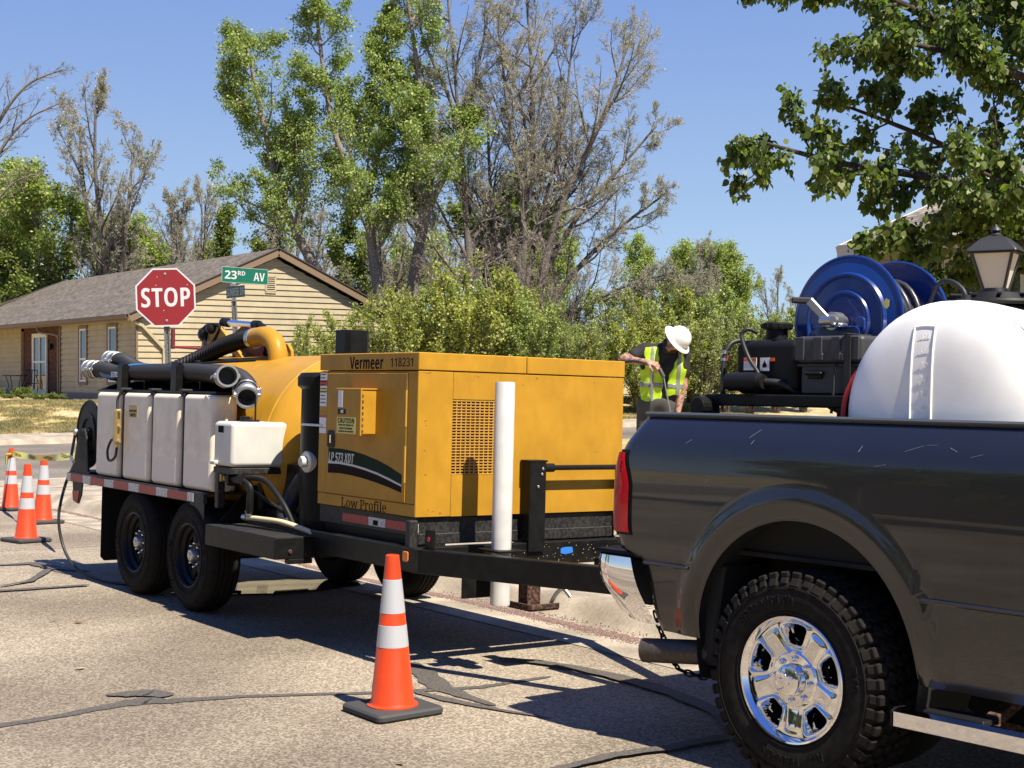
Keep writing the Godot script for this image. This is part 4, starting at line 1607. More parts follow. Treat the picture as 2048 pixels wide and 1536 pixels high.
func build_truck() -> void:
	var d := V(.071, 0, .9975).normalized()
	var X := V(d.z, 0, -d.x)
	var B := Basis(d, -.03) * Basis(X, Vector3.UP, d)
	var t := thing("pickup_truck", "dark grey pickup truck with chrome wheel and a loaded bed, hitched to the trailer", "pickup truck", "", Transform3D(B, V(4.12, -.003, -3.85)))
	var P: Material = mats["truck_paint"]
	var L: Material = mats["liner_black"]
	var side := obj("bed_side", bed_side(false), P, t)
	obj("bed_side", bed_side(true), P, t)
	# wheel-opening lips
	var m := MB.new()
	var pts := []
	for i in 33:
		var a := PI * i / 32.0
		var z := -.53 * cos(a)
		pts.append(V(side_x(.50 + .53 * sin(a), z, true) + .010, .50 + .53 * sin(a), z))
	m.tube(pts, .010, 8)
	obj("arch_lip", m, P, side)
	m = MB.new()
	for q in [[-.82, -.555], [.56, .975]]:
		var za: float = q[0]
		var zb: float = q[1]
		m.bar(V(side_x(.785, za, true) - .002, .785, za), V(side_x(.785, zb, true) - .002, .785, zb), .014, .017, .005)
	obj("body_moulding", m, P, side)
	m = MB.new()
	m.box(V(.155, 1.4175, .04), V(.11, .022, 1.88), .008).box(V(WIDTH - .155, 1.4175, .04), V(.11, .022, 1.88), .008)
	obj("bed_rail_cap", m, mat("rail_cap", Color(.05, .055, .06), .38), t)
	# bed inside
	m = MB.new()
	m.box(V(1.01, .86, .02), V(1.70, .02, 1.90), .002)
	m.box(V(.19, 1.13, .02), V(.02, .54, 1.88), .002).box(V(WIDTH - .19, 1.13, .02), V(.02, .54, 1.88), .002)
	m.box(V(1.01, 1.13, .955), V(1.66, .56, .03), .004)
	m.box(V(.36, 1.0, 0), V(.34, .28, .95), .04).box(V(WIDTH - .36, 1.0, 0), V(.34, .28, .95), .04)
	obj("bed_liner", m, L, t)
	m = MB.new()
	m.box(V(1.01, 1.10, -.985), V(1.60, .60, .05), .02)
	m.box(V(1.01, 1.40, -.95), V(1.60, .03, .09), .012)
	obj("tailgate", m, P, t)
	# wheel well liners
	for mir in [false, true]:
		m = MB.new()
		var rows := []
		for x in [.065, .30, .42]:
			var row := []
			for i in 25:
				var a := PI * (i - 2) / 20.0
				row.append(V(WIDTH - x if mir else x, .50 + .535 * sin(a), -.535 * cos(a)))
			rows.append(row)
		m.grid(rows)
		m.prism(circle(.53, 30), .42 if not mir else WIDTH - .42, .43 if not mir else WIDTH - .43)
		var o := MB.new()
		o.grid(rows)
		var q := MB.new()
		q.xf = Transform3D(Basis(Vector3(0, 0, 1), Vector3(0, 1, 0), Vector3(-1, 0, 0)), V(0, .56, 0))
		q.prism(circle(.53, 30), -(WIDTH - .43) if mir else -.43, -(WIDTH - .42) if mir else -.42)
		o.v.append_array(q.v)
		var base := o.n.size()
		o.n.append_array(q.n)
		o.uv.append_array(q.uv)
		o.col.append_array(q.col)
		for i in q.ix:
			o.ix.append(i + base)
		obj("wheel_well", o, L, t)
	m = MB.new()
	m.xf = on_side(.12, .50, -.50)
	m.prism(PackedVector2Array([Vector2(-.01, .35), Vector2(.08, .30), Vector2(.03, -.02), Vector2(.03, -.11), Vector2(-.03, -.11), Vector2(-.03, .05)]), -.22, .02, .01)
	obj("mud_guard", m, L, t)
	m = MB.new()
	for q in [[.9, -.09], [.885, .02]]:
		m.xf = on_side(.30, q[0], q[1])
		m.prism(circle(.014, 6), 0, .02, .003)
	obj("liner_bolts", m, mats["zinc"], t)
	# wheels: the tyre's outer face stands at x = 0
	var fl := Transform3D(Basis(Vector3.RIGHT, PI), Vector3.ZERO)
	chrome_wheel(t, axle(.150, .415, 0, .32), true)
	chrome_wheel(t, axle(WIDTH - .150, .415, 0) * fl, false)
	chrome_wheel(t, axle(.150, .415, 3.78), false)
	chrome_wheel(t, axle(WIDTH - .150, .415, 3.78) * fl, false)
	# tail lamp wrapped round the corner
	m = MB.new()
	var lens := MB.new()
	for part in 2:
		var mb: MB = m if part == 0 else lens
		var rows := []
		for i in 15:
			var y := lerpf(.893, 1.262, i / 14.0) if part == 0 else lerpf(.905, 1.250, i / 14.0)
			var row := []
			for k in 13:
				var tail := table([[.83, -.985], [.95, -1.015], [1.12, -1.01], [1.24, -.99], [1.36, -.93]], y)
				var wdt := lerpf(.120, .070, smooth(1.1, 1.26, y))
				var q := k / 12.0
				var z0 := lerpf(-1.0, -1.0 + wdt * .47 / .485 + .0, q)
				if part == 1:
					z0 = lerpf(-1.0, -1.0 + wdt - .012, q)
				var z := lerpf(-.53, tail, (z0 + .53) / -.47)
				var x := side_x(y, z, true)
				x += tail_round(z0)
				x -= .003 if part == 0 else .008 + .006 * sin(q * PI)
				row.append(V(x, y, z - (.004 if part else .0)))
			rows.append(row)
		mb.grid(rows)
		for i in mb.n.size():
			if mb.n[i].x > 0:
				mb.n[i] = -mb.n[i]
	var lampo := obj("tail_lamp", m, mats["black_plastic"], t)
	obj("lens", lens, mats["lens_red"], lampo)
	var rib := MB.new()
	for i in 7:
		var y := 1.10 + i * .019
		var tail := table([[.83, -.985], [.95, -1.015], [1.12, -1.01], [1.24, -.99], [1.36, -.93]], y)
		rib.bar(V(side_x(y, -.95, true) + .008, y, tail + .015), V(side_x(y, -.95, true) - .016, y, tail + .062), .004, .003)
	obj("lens_ribs", rib, mats["lens_dark"], lampo)
	m = MB.new()
	m.box(V(.045, .882, -.975), V(.012, .014, .06), .003)
	obj("lamp_trim", m, mats["chrome"], lampo)
	# chrome bumper
	m = MB.new()
	var rows2 := []
	for i in 25:
		var u := i / 24.0
		var row := []
		for k in 17:
			var q := k / 16.0 # up
			var p: Vector2
			var out: Vector2
			if u < .5:
				p = Vector2(.030, lerpf(lerpf(-.755, -.865, q), -1.0, u / .5))
				out = Vector2(-1, 0)
			elif u < .72:
				var a := (u - .5) / .22 * PI / 2
				p = Vector2(.110 - .08 * cos(a), -1.0 - .09 * sin(a))
				out = Vector2(-cos(a), -sin(a))
			else:
				p = Vector2(lerpf(.11, 1.01, (u - .72) / .28), -1.09 - .03 * (u - .72) / .28)
				out = Vector2(0, -1)
			# the lower edge climbs towards the back corner
			var yb := .520 + .10 * pow(smooth(-.80, -1.10, p.y), 2.0)
			var y := lerpf(yb, .800, q)
			p += out * (.022 * sin(q * PI) + .030 * q - .035 * (1 - q) * (1 - q))
			row.append(V(p.x, y, p.y))
		rows2.append(row)
	m.grid(rows2)
	for i in m.n.size():
		if m.n[i].x > 0.2 or m.n[i].z > .3:
			m.n[i] = -m.n[i]
	var bum := obj("bumper", m, mats["chrome"], t)
	m = MB.new()
	m.box(V(.10, .808, -.98), V(.13, .022, .30), .008).box(V(1.01, .81, -1.09), V(1.75, .02, .12), .006)
	m.box(V(.13, .69, -.93), V(.05, .20, .18), .01)
	obj("bumper_pad", m, mats["black_plastic"], bum)
	# exhaust, chains, under-frame
	m = MB.new()
	var ex := V(.17, .435, -.45)
	var en := V(.06, .405, -.83)
	m.tube([ex, ex.lerp(en, .5), en], .052, 24, false)
	var exo := obj("exhaust_pipe", m, mats["exhaust_steel"], t)
	m = MB.new()
	m.tube([ex, en + V(.002, 0, .004)], .047, 24, false)
	obj("bore", m, mats["liner_black"], exo)
	obj("safety_chain", chain_links(V(.13, .56, -.84), V(.16, .33, -.72), .02, 9), mats["black_plastic"], t)
	obj("safety_chain", chain_links(V(.16, .33, -.72), V(.34, .42, -.40), .06, 12), mats["black_plastic"], t)
	m = MB.new()
	m.box(V(.55, .60, 1.6), V(.09, .16, 5.6), .01).box(V(1.47, .60, 1.6), V(.09, .16, 5.6), .01)
	m.tube([V(.2, .415, 0), V(1.8, .415, 0)], .05, 12)
	m.ball(V(1.01, .415, 0), V(.17, .17, .17), 16)
	m.box(V(1.01, .55, -.7), V(.9, .14, .12), .01)
	m.box(V(1.01, .58, -1.0), V(.07, .07, .4), .005)
	m.box(V(1.0, .62, .1), V(.85, .2, 1.6), .03)
	obj("under_frame", m, L, t)
	m = MB.new()
	m.tube([V(.35, .42, -.18), V(.38, .80, -.10)], .03, 10)
	obj("shock_absorber", m, mats["red_paint"], t)
	# running board
	m = MB.new()
	var bd := PackedVector2Array([Vector2(-.075, -.045), Vector2(-.055, -.052), Vector2(.05, -.045), Vector2(.08, -.01), Vector2(.075, .012), Vector2(-.05, .018), Vector2(-.075, .006)])
	m.xf = Transform3D(Basis.IDENTITY, V(.03, .385, 0))
	m.prism(bd, .50, 2.95, .008)
	var rbd := obj("running_board", m, mats["chrome"], t)
	m = MB.new()
	for q in [[.72, .24], [1.3, .5], [2.2, .6]]:
		m = MB.new()
		m.box(V(.045, .403, q[0]), V(.10, .012, q[1]), .004)
		obj("step_pad", m, mats["black_plastic"], rbd)
	m = MB.new()
	m.xf = Transform3D(Basis.IDENTITY, V(.03, .385, 0))
	m.prism(bd, .494, .502, .0)
	obj("end_cap", m, mats["black_plastic"], rbd)
	m = MB.new()
	for z in [.80, 1.9, 2.6]:
		m.bar(V(.05, .37, z), V(.5, .52, z), .05, .04, .004)
	obj("board_bracket", m, mats["rusty_steel"], rbd)
	# cab: the door skin repeats the bed's section, glass above
	for mir in [false, true]:
		m = MB.new()
		var rws := []
		for z in [1.065, 1.08, 1.5, 2.0, 2.5, 3.0, 3.22, 3.24]:
			var row := []
			for k in 23:
				var y := lerpf(.47, 1.36, k / 22.0)
				var x := side_x(minf(y, 1.2), z, false) - .006 + (.02 * smooth(1.2, 1.36, y))
				if z < 1.07 or z > 3.23:
					x += .03
				row.append(V(WIDTH - x if mir else x, y, z))
			rws.append(row)
		m.grid(rws, false, mir)
		for i in m.n.size():
			if m.n[i].x * (1 if mir else -1) < 0:
				m.n[i] = -m.n[i]
		obj("cab_side", m, P, t)
	m = MB.new()
	m.xf = on_side(.16, 0, 0)
	m.prism(PackedVector2Array([Vector2(1.07, 1.34), Vector2(1.10, 1.80), Vector2(1.18, 1.93), Vector2(1.5, 1.96), Vector2(2.5, 1.95), Vector2(2.72, 1.90), Vector2(3.38, 1.34)]), -1.70, -.0, .05)
	m.xf = Transform3D.IDENTITY
	m.box(V(1.01, .9, 1.10), V(1.80, .9, .03), .005)
	m.box(V(1.01, 1.16, 4.0), V(1.82, .42, 1.55), .08).box(V(1.01, .72, 4.45), V(1.86, .5, .55), .06)
	m.box(V(.10, 1.12, 4.05), V(.16, .34, 1.45), .05).box(V(WIDTH - .10, 1.12, 4.05), V(.16, .34, 1.45), .05)
	obj("cab", m, P, t)
	m = MB.new()
	m.xf = on_side(.155, 0, 0)
	m.prism(PackedVector2Array([Vector2(1.15, 1.40), Vector2(1.18, 1.80), Vector2(1.95, 1.86), Vector2(1.95, 1.40)]), -.004, .004)
	m.prism(PackedVector2Array([Vector2(2.05, 1.40), Vector2(2.05, 1.86), Vector2(2.6, 1.85), Vector2(3.1, 1.42)]), -.004, .004)
	m.xf = Transform3D.IDENTITY
	m.box(V(1.01, 1.62, 1.075), V(1.2, .36, .012), .003)
	obj("cab_glass", m, mats["car_glass"], t)
	m = MB.new()
	m.box(V(.075, .93, 1.03), V(.04, .9, .09), .005)
	obj("cab_gap_filler", m, L, t)  # the shade of the open gap, put in as a black block
	m = MB.new()
	m.box(V(1.01, .62, 4.78), V(1.9, .22, .16), .05)
	obj("front_bumper", m, mats["chrome"], t)
	# scratches in the paint
	m = MB.new()
	for q in [[-.27, 1.335, .07, .9], [-.25, 1.31, .03, 1.2], [-.60, 1.30, .04, .8], [.47, 1.31, .08, .5], [.55, 1.335, .05, .1], [.65, 1.33, .04, -.6], [-.47, 1.14, .03, 1.2], [.35, 1.25, .05, .3], [.27, 1.30, .04, 1.3], [.74, 1.30, .05, .4]]:
		var x := side_x(q[1], q[0], true) - .0016
		m.bar(V(x, q[1], q[0]), V(side_x(q[1] + q[2] * sin(q[3]) * .6, q[0], true) - .0016, q[1] + q[2] * sin(q[3]) * .6, q[0] + q[2] * cos(q[3])), .0007, .0009)
	obj("paint_scratches", m, mat("scratch", Color(.35, .36, .38), .6), side)

# ---------------------------------------------------------------- what the pickup carries
func truck_xf() -> Transform3D:
	return (get_node("pickup_truck") as Node3D).transform

func build_truck_load() -> void:
	var T := truck_xf()
	# skid frame
	var K: Material = mats["black_paint"]
	var s := thing("equipment_skid", "black steel skid frame with black fuel tank standing in the pickup bed", "equipment", "", T)
	var m := MB.new()
	var fy := 1.487
	m.box(V(.30, fy, -.335), V(.05, .05, .74), .005).box(V(1.25, fy, -.335), V(.05, .05, .74), .005)
	m.box(V(.775, fy, .02), V(.95, .05, .05), .005).box(V(.775, fy, -.69), V(.95, .05, .05), .005).box(V(.775, fy, -.335), V(.95, .05, .05), .005)
	obj("top_frame", m, K, s)
	for p in [[.30, -.685], [.30, .015], [1.25, -.685], [1.25, .015]]:
		m = MB.new()
		m.box(V(p[0], 1.168, p[1]), V(.05, .596, .05), .005)
		m.box(V(p[0], .876, p[1]), V(.12, .012, .12), .003)
		obj("leg", m, K, s)
	m = MB.new()
	m.tube([V(.30, 1.40, -.70), V(.30, 1.48, -.70)], .042, 14)
	m.xf = on_side(.272, 1.455, -.70)
	m.prism(circle(.045, 16), 0, .055, .006)
	obj("lifting_eye", m, K, s)
	m = MB.new()
	m.tube(curve([V(.55, 1.47, -.25), V(.5, 1.43, -.12), V(.45, 1.36, -.02), V(.4, 1.25, .05)], 6), .014, 10)
	obj("drain_hose", m, mats["hose_black"], s)
	# fuel tank, moulded black, with filler cap and filter
	m = MB.new()
	rounded_tank(m, V(.34, 1.514, -.60), V(.78, 1.745, -.26), .035)
	var ft := obj("fuel_tank", m, mats["black_plastic"], s)
	m = MB.new()
	m.xf = at(.45, 0, -.46)
	m.lathe([Vector2(0, 1.74), Vector2(.048, 1.74), Vector2(.046, 1.79), Vector2(.062, 1.792), Vector2(.064, 1.798), Vector2(.064, 1.816), Vector2(.058, 1.822), Vector2(0, 1.824)], 28)
	for k in 14:
		m.xf = at(.45, 0, -.46) * Transform3D(Basis(Vector3.UP, TAU * k / 14), Vector3.ZERO)
		m.box(V(.064, 1.807, 0), V(.008, .02, .012), .002)
	obj("filler_cap", m, mats["black_plastic"], ft)
	for q in [["label_white", -.545, -.475, 1.615, 1.668], ["label_white", -.455, -.405, 1.612, 1.668], ["ink", -.403, -.375, 1.612, 1.668]]:
		m = MB.new()
		m.box(V(.3385, (q[3] + q[4]) * .5, (q[1] + q[2]) * .5), V(.002, q[4] - q[3], q[2] - q[1]))
		obj("label", m, mats[q[0]], ft)
	m = MB.new()
	m.box(V(.3368, 1.660, -.51), V(.001, .014, .068))
	m.box(V(.3368, 1.660, -.389), V(.001, .014, .026))
	obj("label_header", m, mat("label_orange", Color(.7, .13, .02), .5), ft)
	m = MB.new()
	m.xf = on_side(.3362, 1.638, -.43)
	m.prism(PackedVector2Array([Vector2(-.010, -.012), Vector2(.010, -.012), Vector2(.012, -.002), Vector2(.006, .008), Vector2(.001, .018), Vector2(-.004, .008), Vector2(-.011, .0)]), 0, .0008)
	obj("flame_symbol", m, mats["ink"], ft)
	m = MB.new()
	m.tube([V(.30, 1.565, -.60), V(.30, 1.565, -.585), V(.30, 1.565, -.43), V(.30, 1.565, -.425), V(.30, 1.565, -.40)], [.035, .04, .04, .034, .03], 20)
	obj("fuel_filter", m, mats["black_plastic"], s)
	m = MB.new()
	m.tube(curve([V(.37, 1.775, -.50), V(.33, 1.79, -.52), V(.315, 1.76, -.54), V(.315, 1.67, -.50), V(.31, 1.60, -.44), V(.315, 1.55, -.43)], 8), .0085, 8)
	m.tube(curve([V(.42, 1.75, -.62), V(.36, 1.73, -.64), V(.33, 1.66, -.65), V(.32, 1.5, -.645)], 8), .011, 8)
	m.tube(curve([V(.31, 1.565, -.40), V(.33, 1.56, -.34), V(.36, 1.53, -.29), V(.4, 1.50, -.27)], 8), .015, 8)
	obj("fuel_hoses", m, mats["hose_black"], s)
	m = MB.new()
	m.tube([V(.332, 1.685, -.65), V(.335, 1.70, -.648)], .0135, 10).tube([V(.33, 1.655, -.651), V(.331, 1.667, -.651)], .0135, 10)
	obj("hose_clip", m, mats["zinc"], s)
	m = MB.new()
	m.box(V(.345, 1.668, -.655), V(.02, .03, .02), .004)
	obj("hose_clamp", m, mats["red_paint"], s)
	# battery box with a ribbed lid
	m = MB.new()
	m.box(V(.44, 1.575, -.07), V(.26, .13, .30), .012)
	m.box(V(.44, 1.634, -.07), V(.28, .012, .32), .004)
	var bb := thing("battery_box", "black plastic battery box with ribbed lid beside the white tank", "battery box", "", T)
	obj("case", m, mat("black_box", Color(.032, .032, .033), .55), bb)
	m = MB.new()
	rounded_tank(m, V(.295, 1.642, -.235), V(.585, 1.752, .095), .02)
	for z in [-.21, -.12, -.03, .06]:
		m.box(V(.294, 1.70, z), V(.010, .095, .045), .003)
	for z in [-.1, .0]:
		m.box(V(.30, 1.665, z), V(.02, .03, .02), .004)
	obj("lid", m, mats["black_box"], bb)
	m = MB.new()
	m.box(V(.300, 1.60, -.14), V(.028, .014, .09), .006)
	m.box(V(.305, 1.588, -.14), V(.012, .02, .07), .003)
	obj("handle", m, mats["black_plastic"], bb)
	m = MB.new()
	m.box(V(.36, 1.757, .02), V(.16, .005, .03), .001).box(V(.283, 1.65, .035), V(.004, .20, .03), .001)
	obj("hold_down_strap", m, mats["black_soft"], bb)
	m = MB.new()
	m.tube(curve([V(.296, 1.64, -.035), V(.285, 1.55, -.03), V(.285, 1.44, -.04)], 6), .006, 8)
	obj("cable", m, mats["black_soft"], bb)
	# red hose rising out of the bed
	m = MB.new()
	m.tube(curve([V(.27, 1.62, .11), V(.262, 1.57, .075), V(.26, 1.50, .045), V(.262, 1.42, .035), V(.27, 1.30, .03), V(.3, 1.0, .05), V(.33, .885, .1), V(.4, .882, .3)], 8), .010, 10)
	var rh := obj("red_hose", m, mats["hose_red"])
	rh.transform = T
	tag(rh, "thin red hose rising from the pickup bed next to the white tank", "hose")
	# blue hose reel
	var r := thing("hose_reel", "big blue steel hose reel with hand crank and black hose above the pickup bed", "hose reel", "", T)
	var cy := 1.825
	var cz := -.155
	var B: Material = mats["reel_blue"]
	var face := [Vector2(0, -.006), Vector2(.05, -.008), Vector2(.10, -.008), Vector2(.112, -.018), Vector2(.122, -.018), Vector2(.130, -.006), Vector2(.178, -.004), Vector2(.188, -.013), Vector2(.196, -.013), Vector2(.203, .0), Vector2(.262, .012), Vector2(.268, .007), Vector2(.275, .009), Vector2(.276, .016), Vector2(.270, .02), Vector2(.20, .008), Vector2(0, .004)]
	for x in [.52, .87]:
		m = MB.new()
		m.xf = axle(x, cy, cz)
		if x > .6:
			m.xf = m.xf * Transform3D(Basis(Vector3.RIGHT, PI), Vector3.ZERO)
		m.lathe(face, 72)
		obj("flange", m, B, r)
	m = MB.new()
	m.tube([V(.52, cy, cz), V(.87, cy, cz)], .10, 32)
	obj("drum", m, B, r)
	m = MB.new()
	for layer in 2:
		for k in 11 - layer * 3:
			var pts := []
			var rr := .118 + layer * .030 + .002 * sin(k * 2.3)
			for a in 33:
				pts.append(V(.552 + k * .0292 + layer * .014 + .004 * sin(a * .4 + k), cy + sin(a * TAU / 32) * rr, cz + cos(a * TAU / 32) * rr))
			m.tube(pts, .0142, 8, false)
	for k in 4:
		var pts := []
		var rr := .185
		for a in 33:
			pts.append(V(.62 + k * .052 + .012 * sin(a * .4 + k * 2), cy + sin(a * TAU / 32) * (rr + .006 * sin(a + k)), cz + cos(a * TAU / 32) * rr))
		m.tube(pts, .0142, 8, false)
	var wh := obj("wound_hose", m, mat("hose_satin", Color(.03, .031, .034), .32), r)
	wh.set_meta("label", "coils of black hose")
	m = MB.new()
	m.xf = on_side(.50, 0, cz)
	m.prism(PackedVector2Array([Vector2(-.13, 1.53), Vector2(.15, 1.53), Vector2(.11, 1.785), Vector2(.095, 1.795), Vector2(-.085, 1.795), Vector2(-.10, 1.785)]), .03, .036, .002)
	m.prism(PackedVector2Array([Vector2(-.13, 1.53), Vector2(.15, 1.53), Vector2(.09, 1.79), Vector2(-.08, 1.79)]), -.44, -.434, .002)
	m.xf = Transform3D.IDENTITY
	m.box(V(.455, 1.795, cz), V(.07, .006, .19), .002)
	m.box(V(.70, 1.52, cz - .12), V(.5, .02, .05), .003).box(V(.70, 1.52, cz + .14), V(.5, .02, .05), .003)
	obj("stand", m, B, r)
	m = MB.new()
	m.tube([V(.40, cy - .005, cz), V(.53, cy - .005, cz)], .026, 18)
	m.tube([V(.425, cy - .005, cz), V(.475, cy - .005, cz)], .038, 20)
	m.box(V(.45, 1.803, cz), V(.045, .014, .10), .004)
	m.bar(V(.40, cy - .005, cz), V(.385, 1.905, cz - .085), .014, .036, .004)
	m.tube([V(.398, cy - .005, cz - .03), V(.398, cy - .005, cz + .03)], .02, 12)
	obj("crank", m, mats["zinc"], r)
	m = MB.new()
	m.bar(V(.405, 1.905, cz - .085), V(.35, 1.907, cz - .15), .026, .026, .006)
	obj("crank_grip", m, mats["black_soft"], r)
	m = MB.new()
	m.xf = on_side(.5125, cy + .065, cz + .205)
	m.prism(PackedVector2Array([Vector2(-.016, -.004), Vector2(-.022, .010), Vector2(-.010, .010), Vector2(-.002, .020), Vector2(.014, .012), Vector2(.012, -.012), Vector2(.002, -.022), Vector2(-.012, -.014)]), 0, .001)
	obj("decal", m, mats["label_yellow"], r)
	m = MB.new()
	for q in [[.05, .10], [-.06, -.16], [.09, .02]]:
		m.xf = on_side(.515, cy + q[0], cz + q[1])
		m.prism(circle(.007, 8), 0, .005, .001)
	m.xf = on_side(.514, cy - .02, cz + .09)
	m.prism(rect(.05, .07, .02), 0, .02, .005)
	obj("drum_bolts", m, B, r)
	# white water tank lying across the bed
	var w := thing("water_tank", "large white plastic water tank with moulded gauge lying across the pickup bed", "water tank", "", T)
	var R := .438
	var wy := 1.44
	var wz := .475
	m = MB.new()
	var x0 := .19
	var prof := [Vector2(0, x0)]
	for k in range(1, 21):
		var a := PI / 2 * k / 20
		prof.append(Vector2(R * .985 * pow(sin(a), .58), x0 + .125 - .125 * pow(cos(a), .8)))
	prof.append_array([Vector2(R * .985, x0 + .13), Vector2(R - .022, x0 + .14), Vector2(R - .022, x0 + .175), Vector2(R, x0 + .185), Vector2(R, 1.20), Vector2(R - .012, 1.21), Vector2(R - .012, 1.26), Vector2(R, 1.27), Vector2(R, 1.45)])
	for k in range(1, 9):
		var a := PI / 2 * k / 8
		prof.append(Vector2(R * cos(a), 1.45 + .12 * sin(a)))
	m.xf = Transform3D(Basis(Vector3(0, 0, 1), Vector3(1, 0, 0), Vector3(0, 1, 0)), V(0, wy, wz))
	m.lathe(prof, 72)
	obj("shell", m, mats["tank_white_clean"], w)
	m = MB.new()
	for z in [wz - .22, wz + .22]:
		for x in [.45, 1.25]:
			m.box(V(x, 1.0, z), V(.16, .27, .14), .02)
	obj("moulded_legs", m, mats["tank_white_clean"], w)
	# gauge strip on the end with raised numbers
	m = MB.new()
	var gz := wz - .04
	var gx := func(y: float, z: float) -> float:
		var q := Vector2(y - wy, z - wz).length() / (R * .985)
		var a := asin(clampf(pow(q, 1.0 / .58), 0.0, 1.0))
		return x0 + .125 - .125 * pow(cos(a), .8)
	for e in [-.045, .045]:
		var pts := []
		for k in 18:
			var y := lerpf(wy - .02, wy + .33, k / 17.0)
			pts.append(V(gx.call(y, gz + e) - .001, y, gz + e))
		m.tube(pts, .0045, 8)
	m.tube([V(gx.call(wy + .33, gz - .045), wy + .33, gz - .045), V(gx.call(wy + .335, gz), wy + .333, gz), V(gx.call(wy + .33, gz + .045), wy + .33, gz + .045)], .0045, 8)
	var ga := obj("gauge_strip", m, mats["tank_white_clean"], w)
	for k in 6:
		var y := wy + .03 + k * .052
		var x: float = gx.call(y, gz)
		lettering("gauge_number", "-%d" % (20 + k * 20), .020, .046, "Droid Sans", 400, mats["tank_white_clean"], ga, on_side(x - .002, y, gz + .004))
	m = MB.new()
	m.xf = Transform3D(Basis.IDENTITY, V(.62, wy + R - .012, wz + .0))
	m.lathe([Vector2(.205, .0), Vector2(.21, .012), Vector2(.205, .022), Vector2(.15, .028), Vector2(.13, .05), Vector2(.05, .058), Vector2(.045, .072), Vector2(0, .074)], 40)
	for k in 10:
		m.xf = Transform3D(Basis(Vector3.UP, TAU * k / 10), V(.62, wy + R - .012, wz))
		m.box(V(.14, .04, 0), V(.09, .014, .014), .004)
	obj("fill_lid", m, mats["black_plastic"], w)
	m = MB.new()
	m.tube(curve([V(.40, wy + R - .02, wz + .01), V(.40, wy + R + .035, wz + .0), V(.41, wy + R + .075, wz - .06), V(.43, wy + R + .07, wz - .13), V(.46, wy + R - .02, wz - .20), V(.5, wy + R - .2, wz - .36), V(.52, 1.55, wz - .5)], 8), .009, 10)
	m.tube([V(.40, wy + R - .015, wz + .01), V(.40, wy + R + .02, wz + .01)], .018, 12)
	obj("vent_hose", m, mats["hose_black"], w)
	m = MB.new()
	m.xf = Transform3D(Basis(Vector3(0, 0, 1), Vector3(1, 0, 0), Vector3(0, 1, 0)), V(0, wy, wz))
	m.lathe([Vector2(R - .020, x0 + .142), Vector2(R - .016, x0 + .144), Vector2(R - .016, x0 + .171), Vector2(R - .020, x0 + .173)], 72)
	obj("strap", m, mat("strap_grey", Color(.045, .05, .055), .6), w)

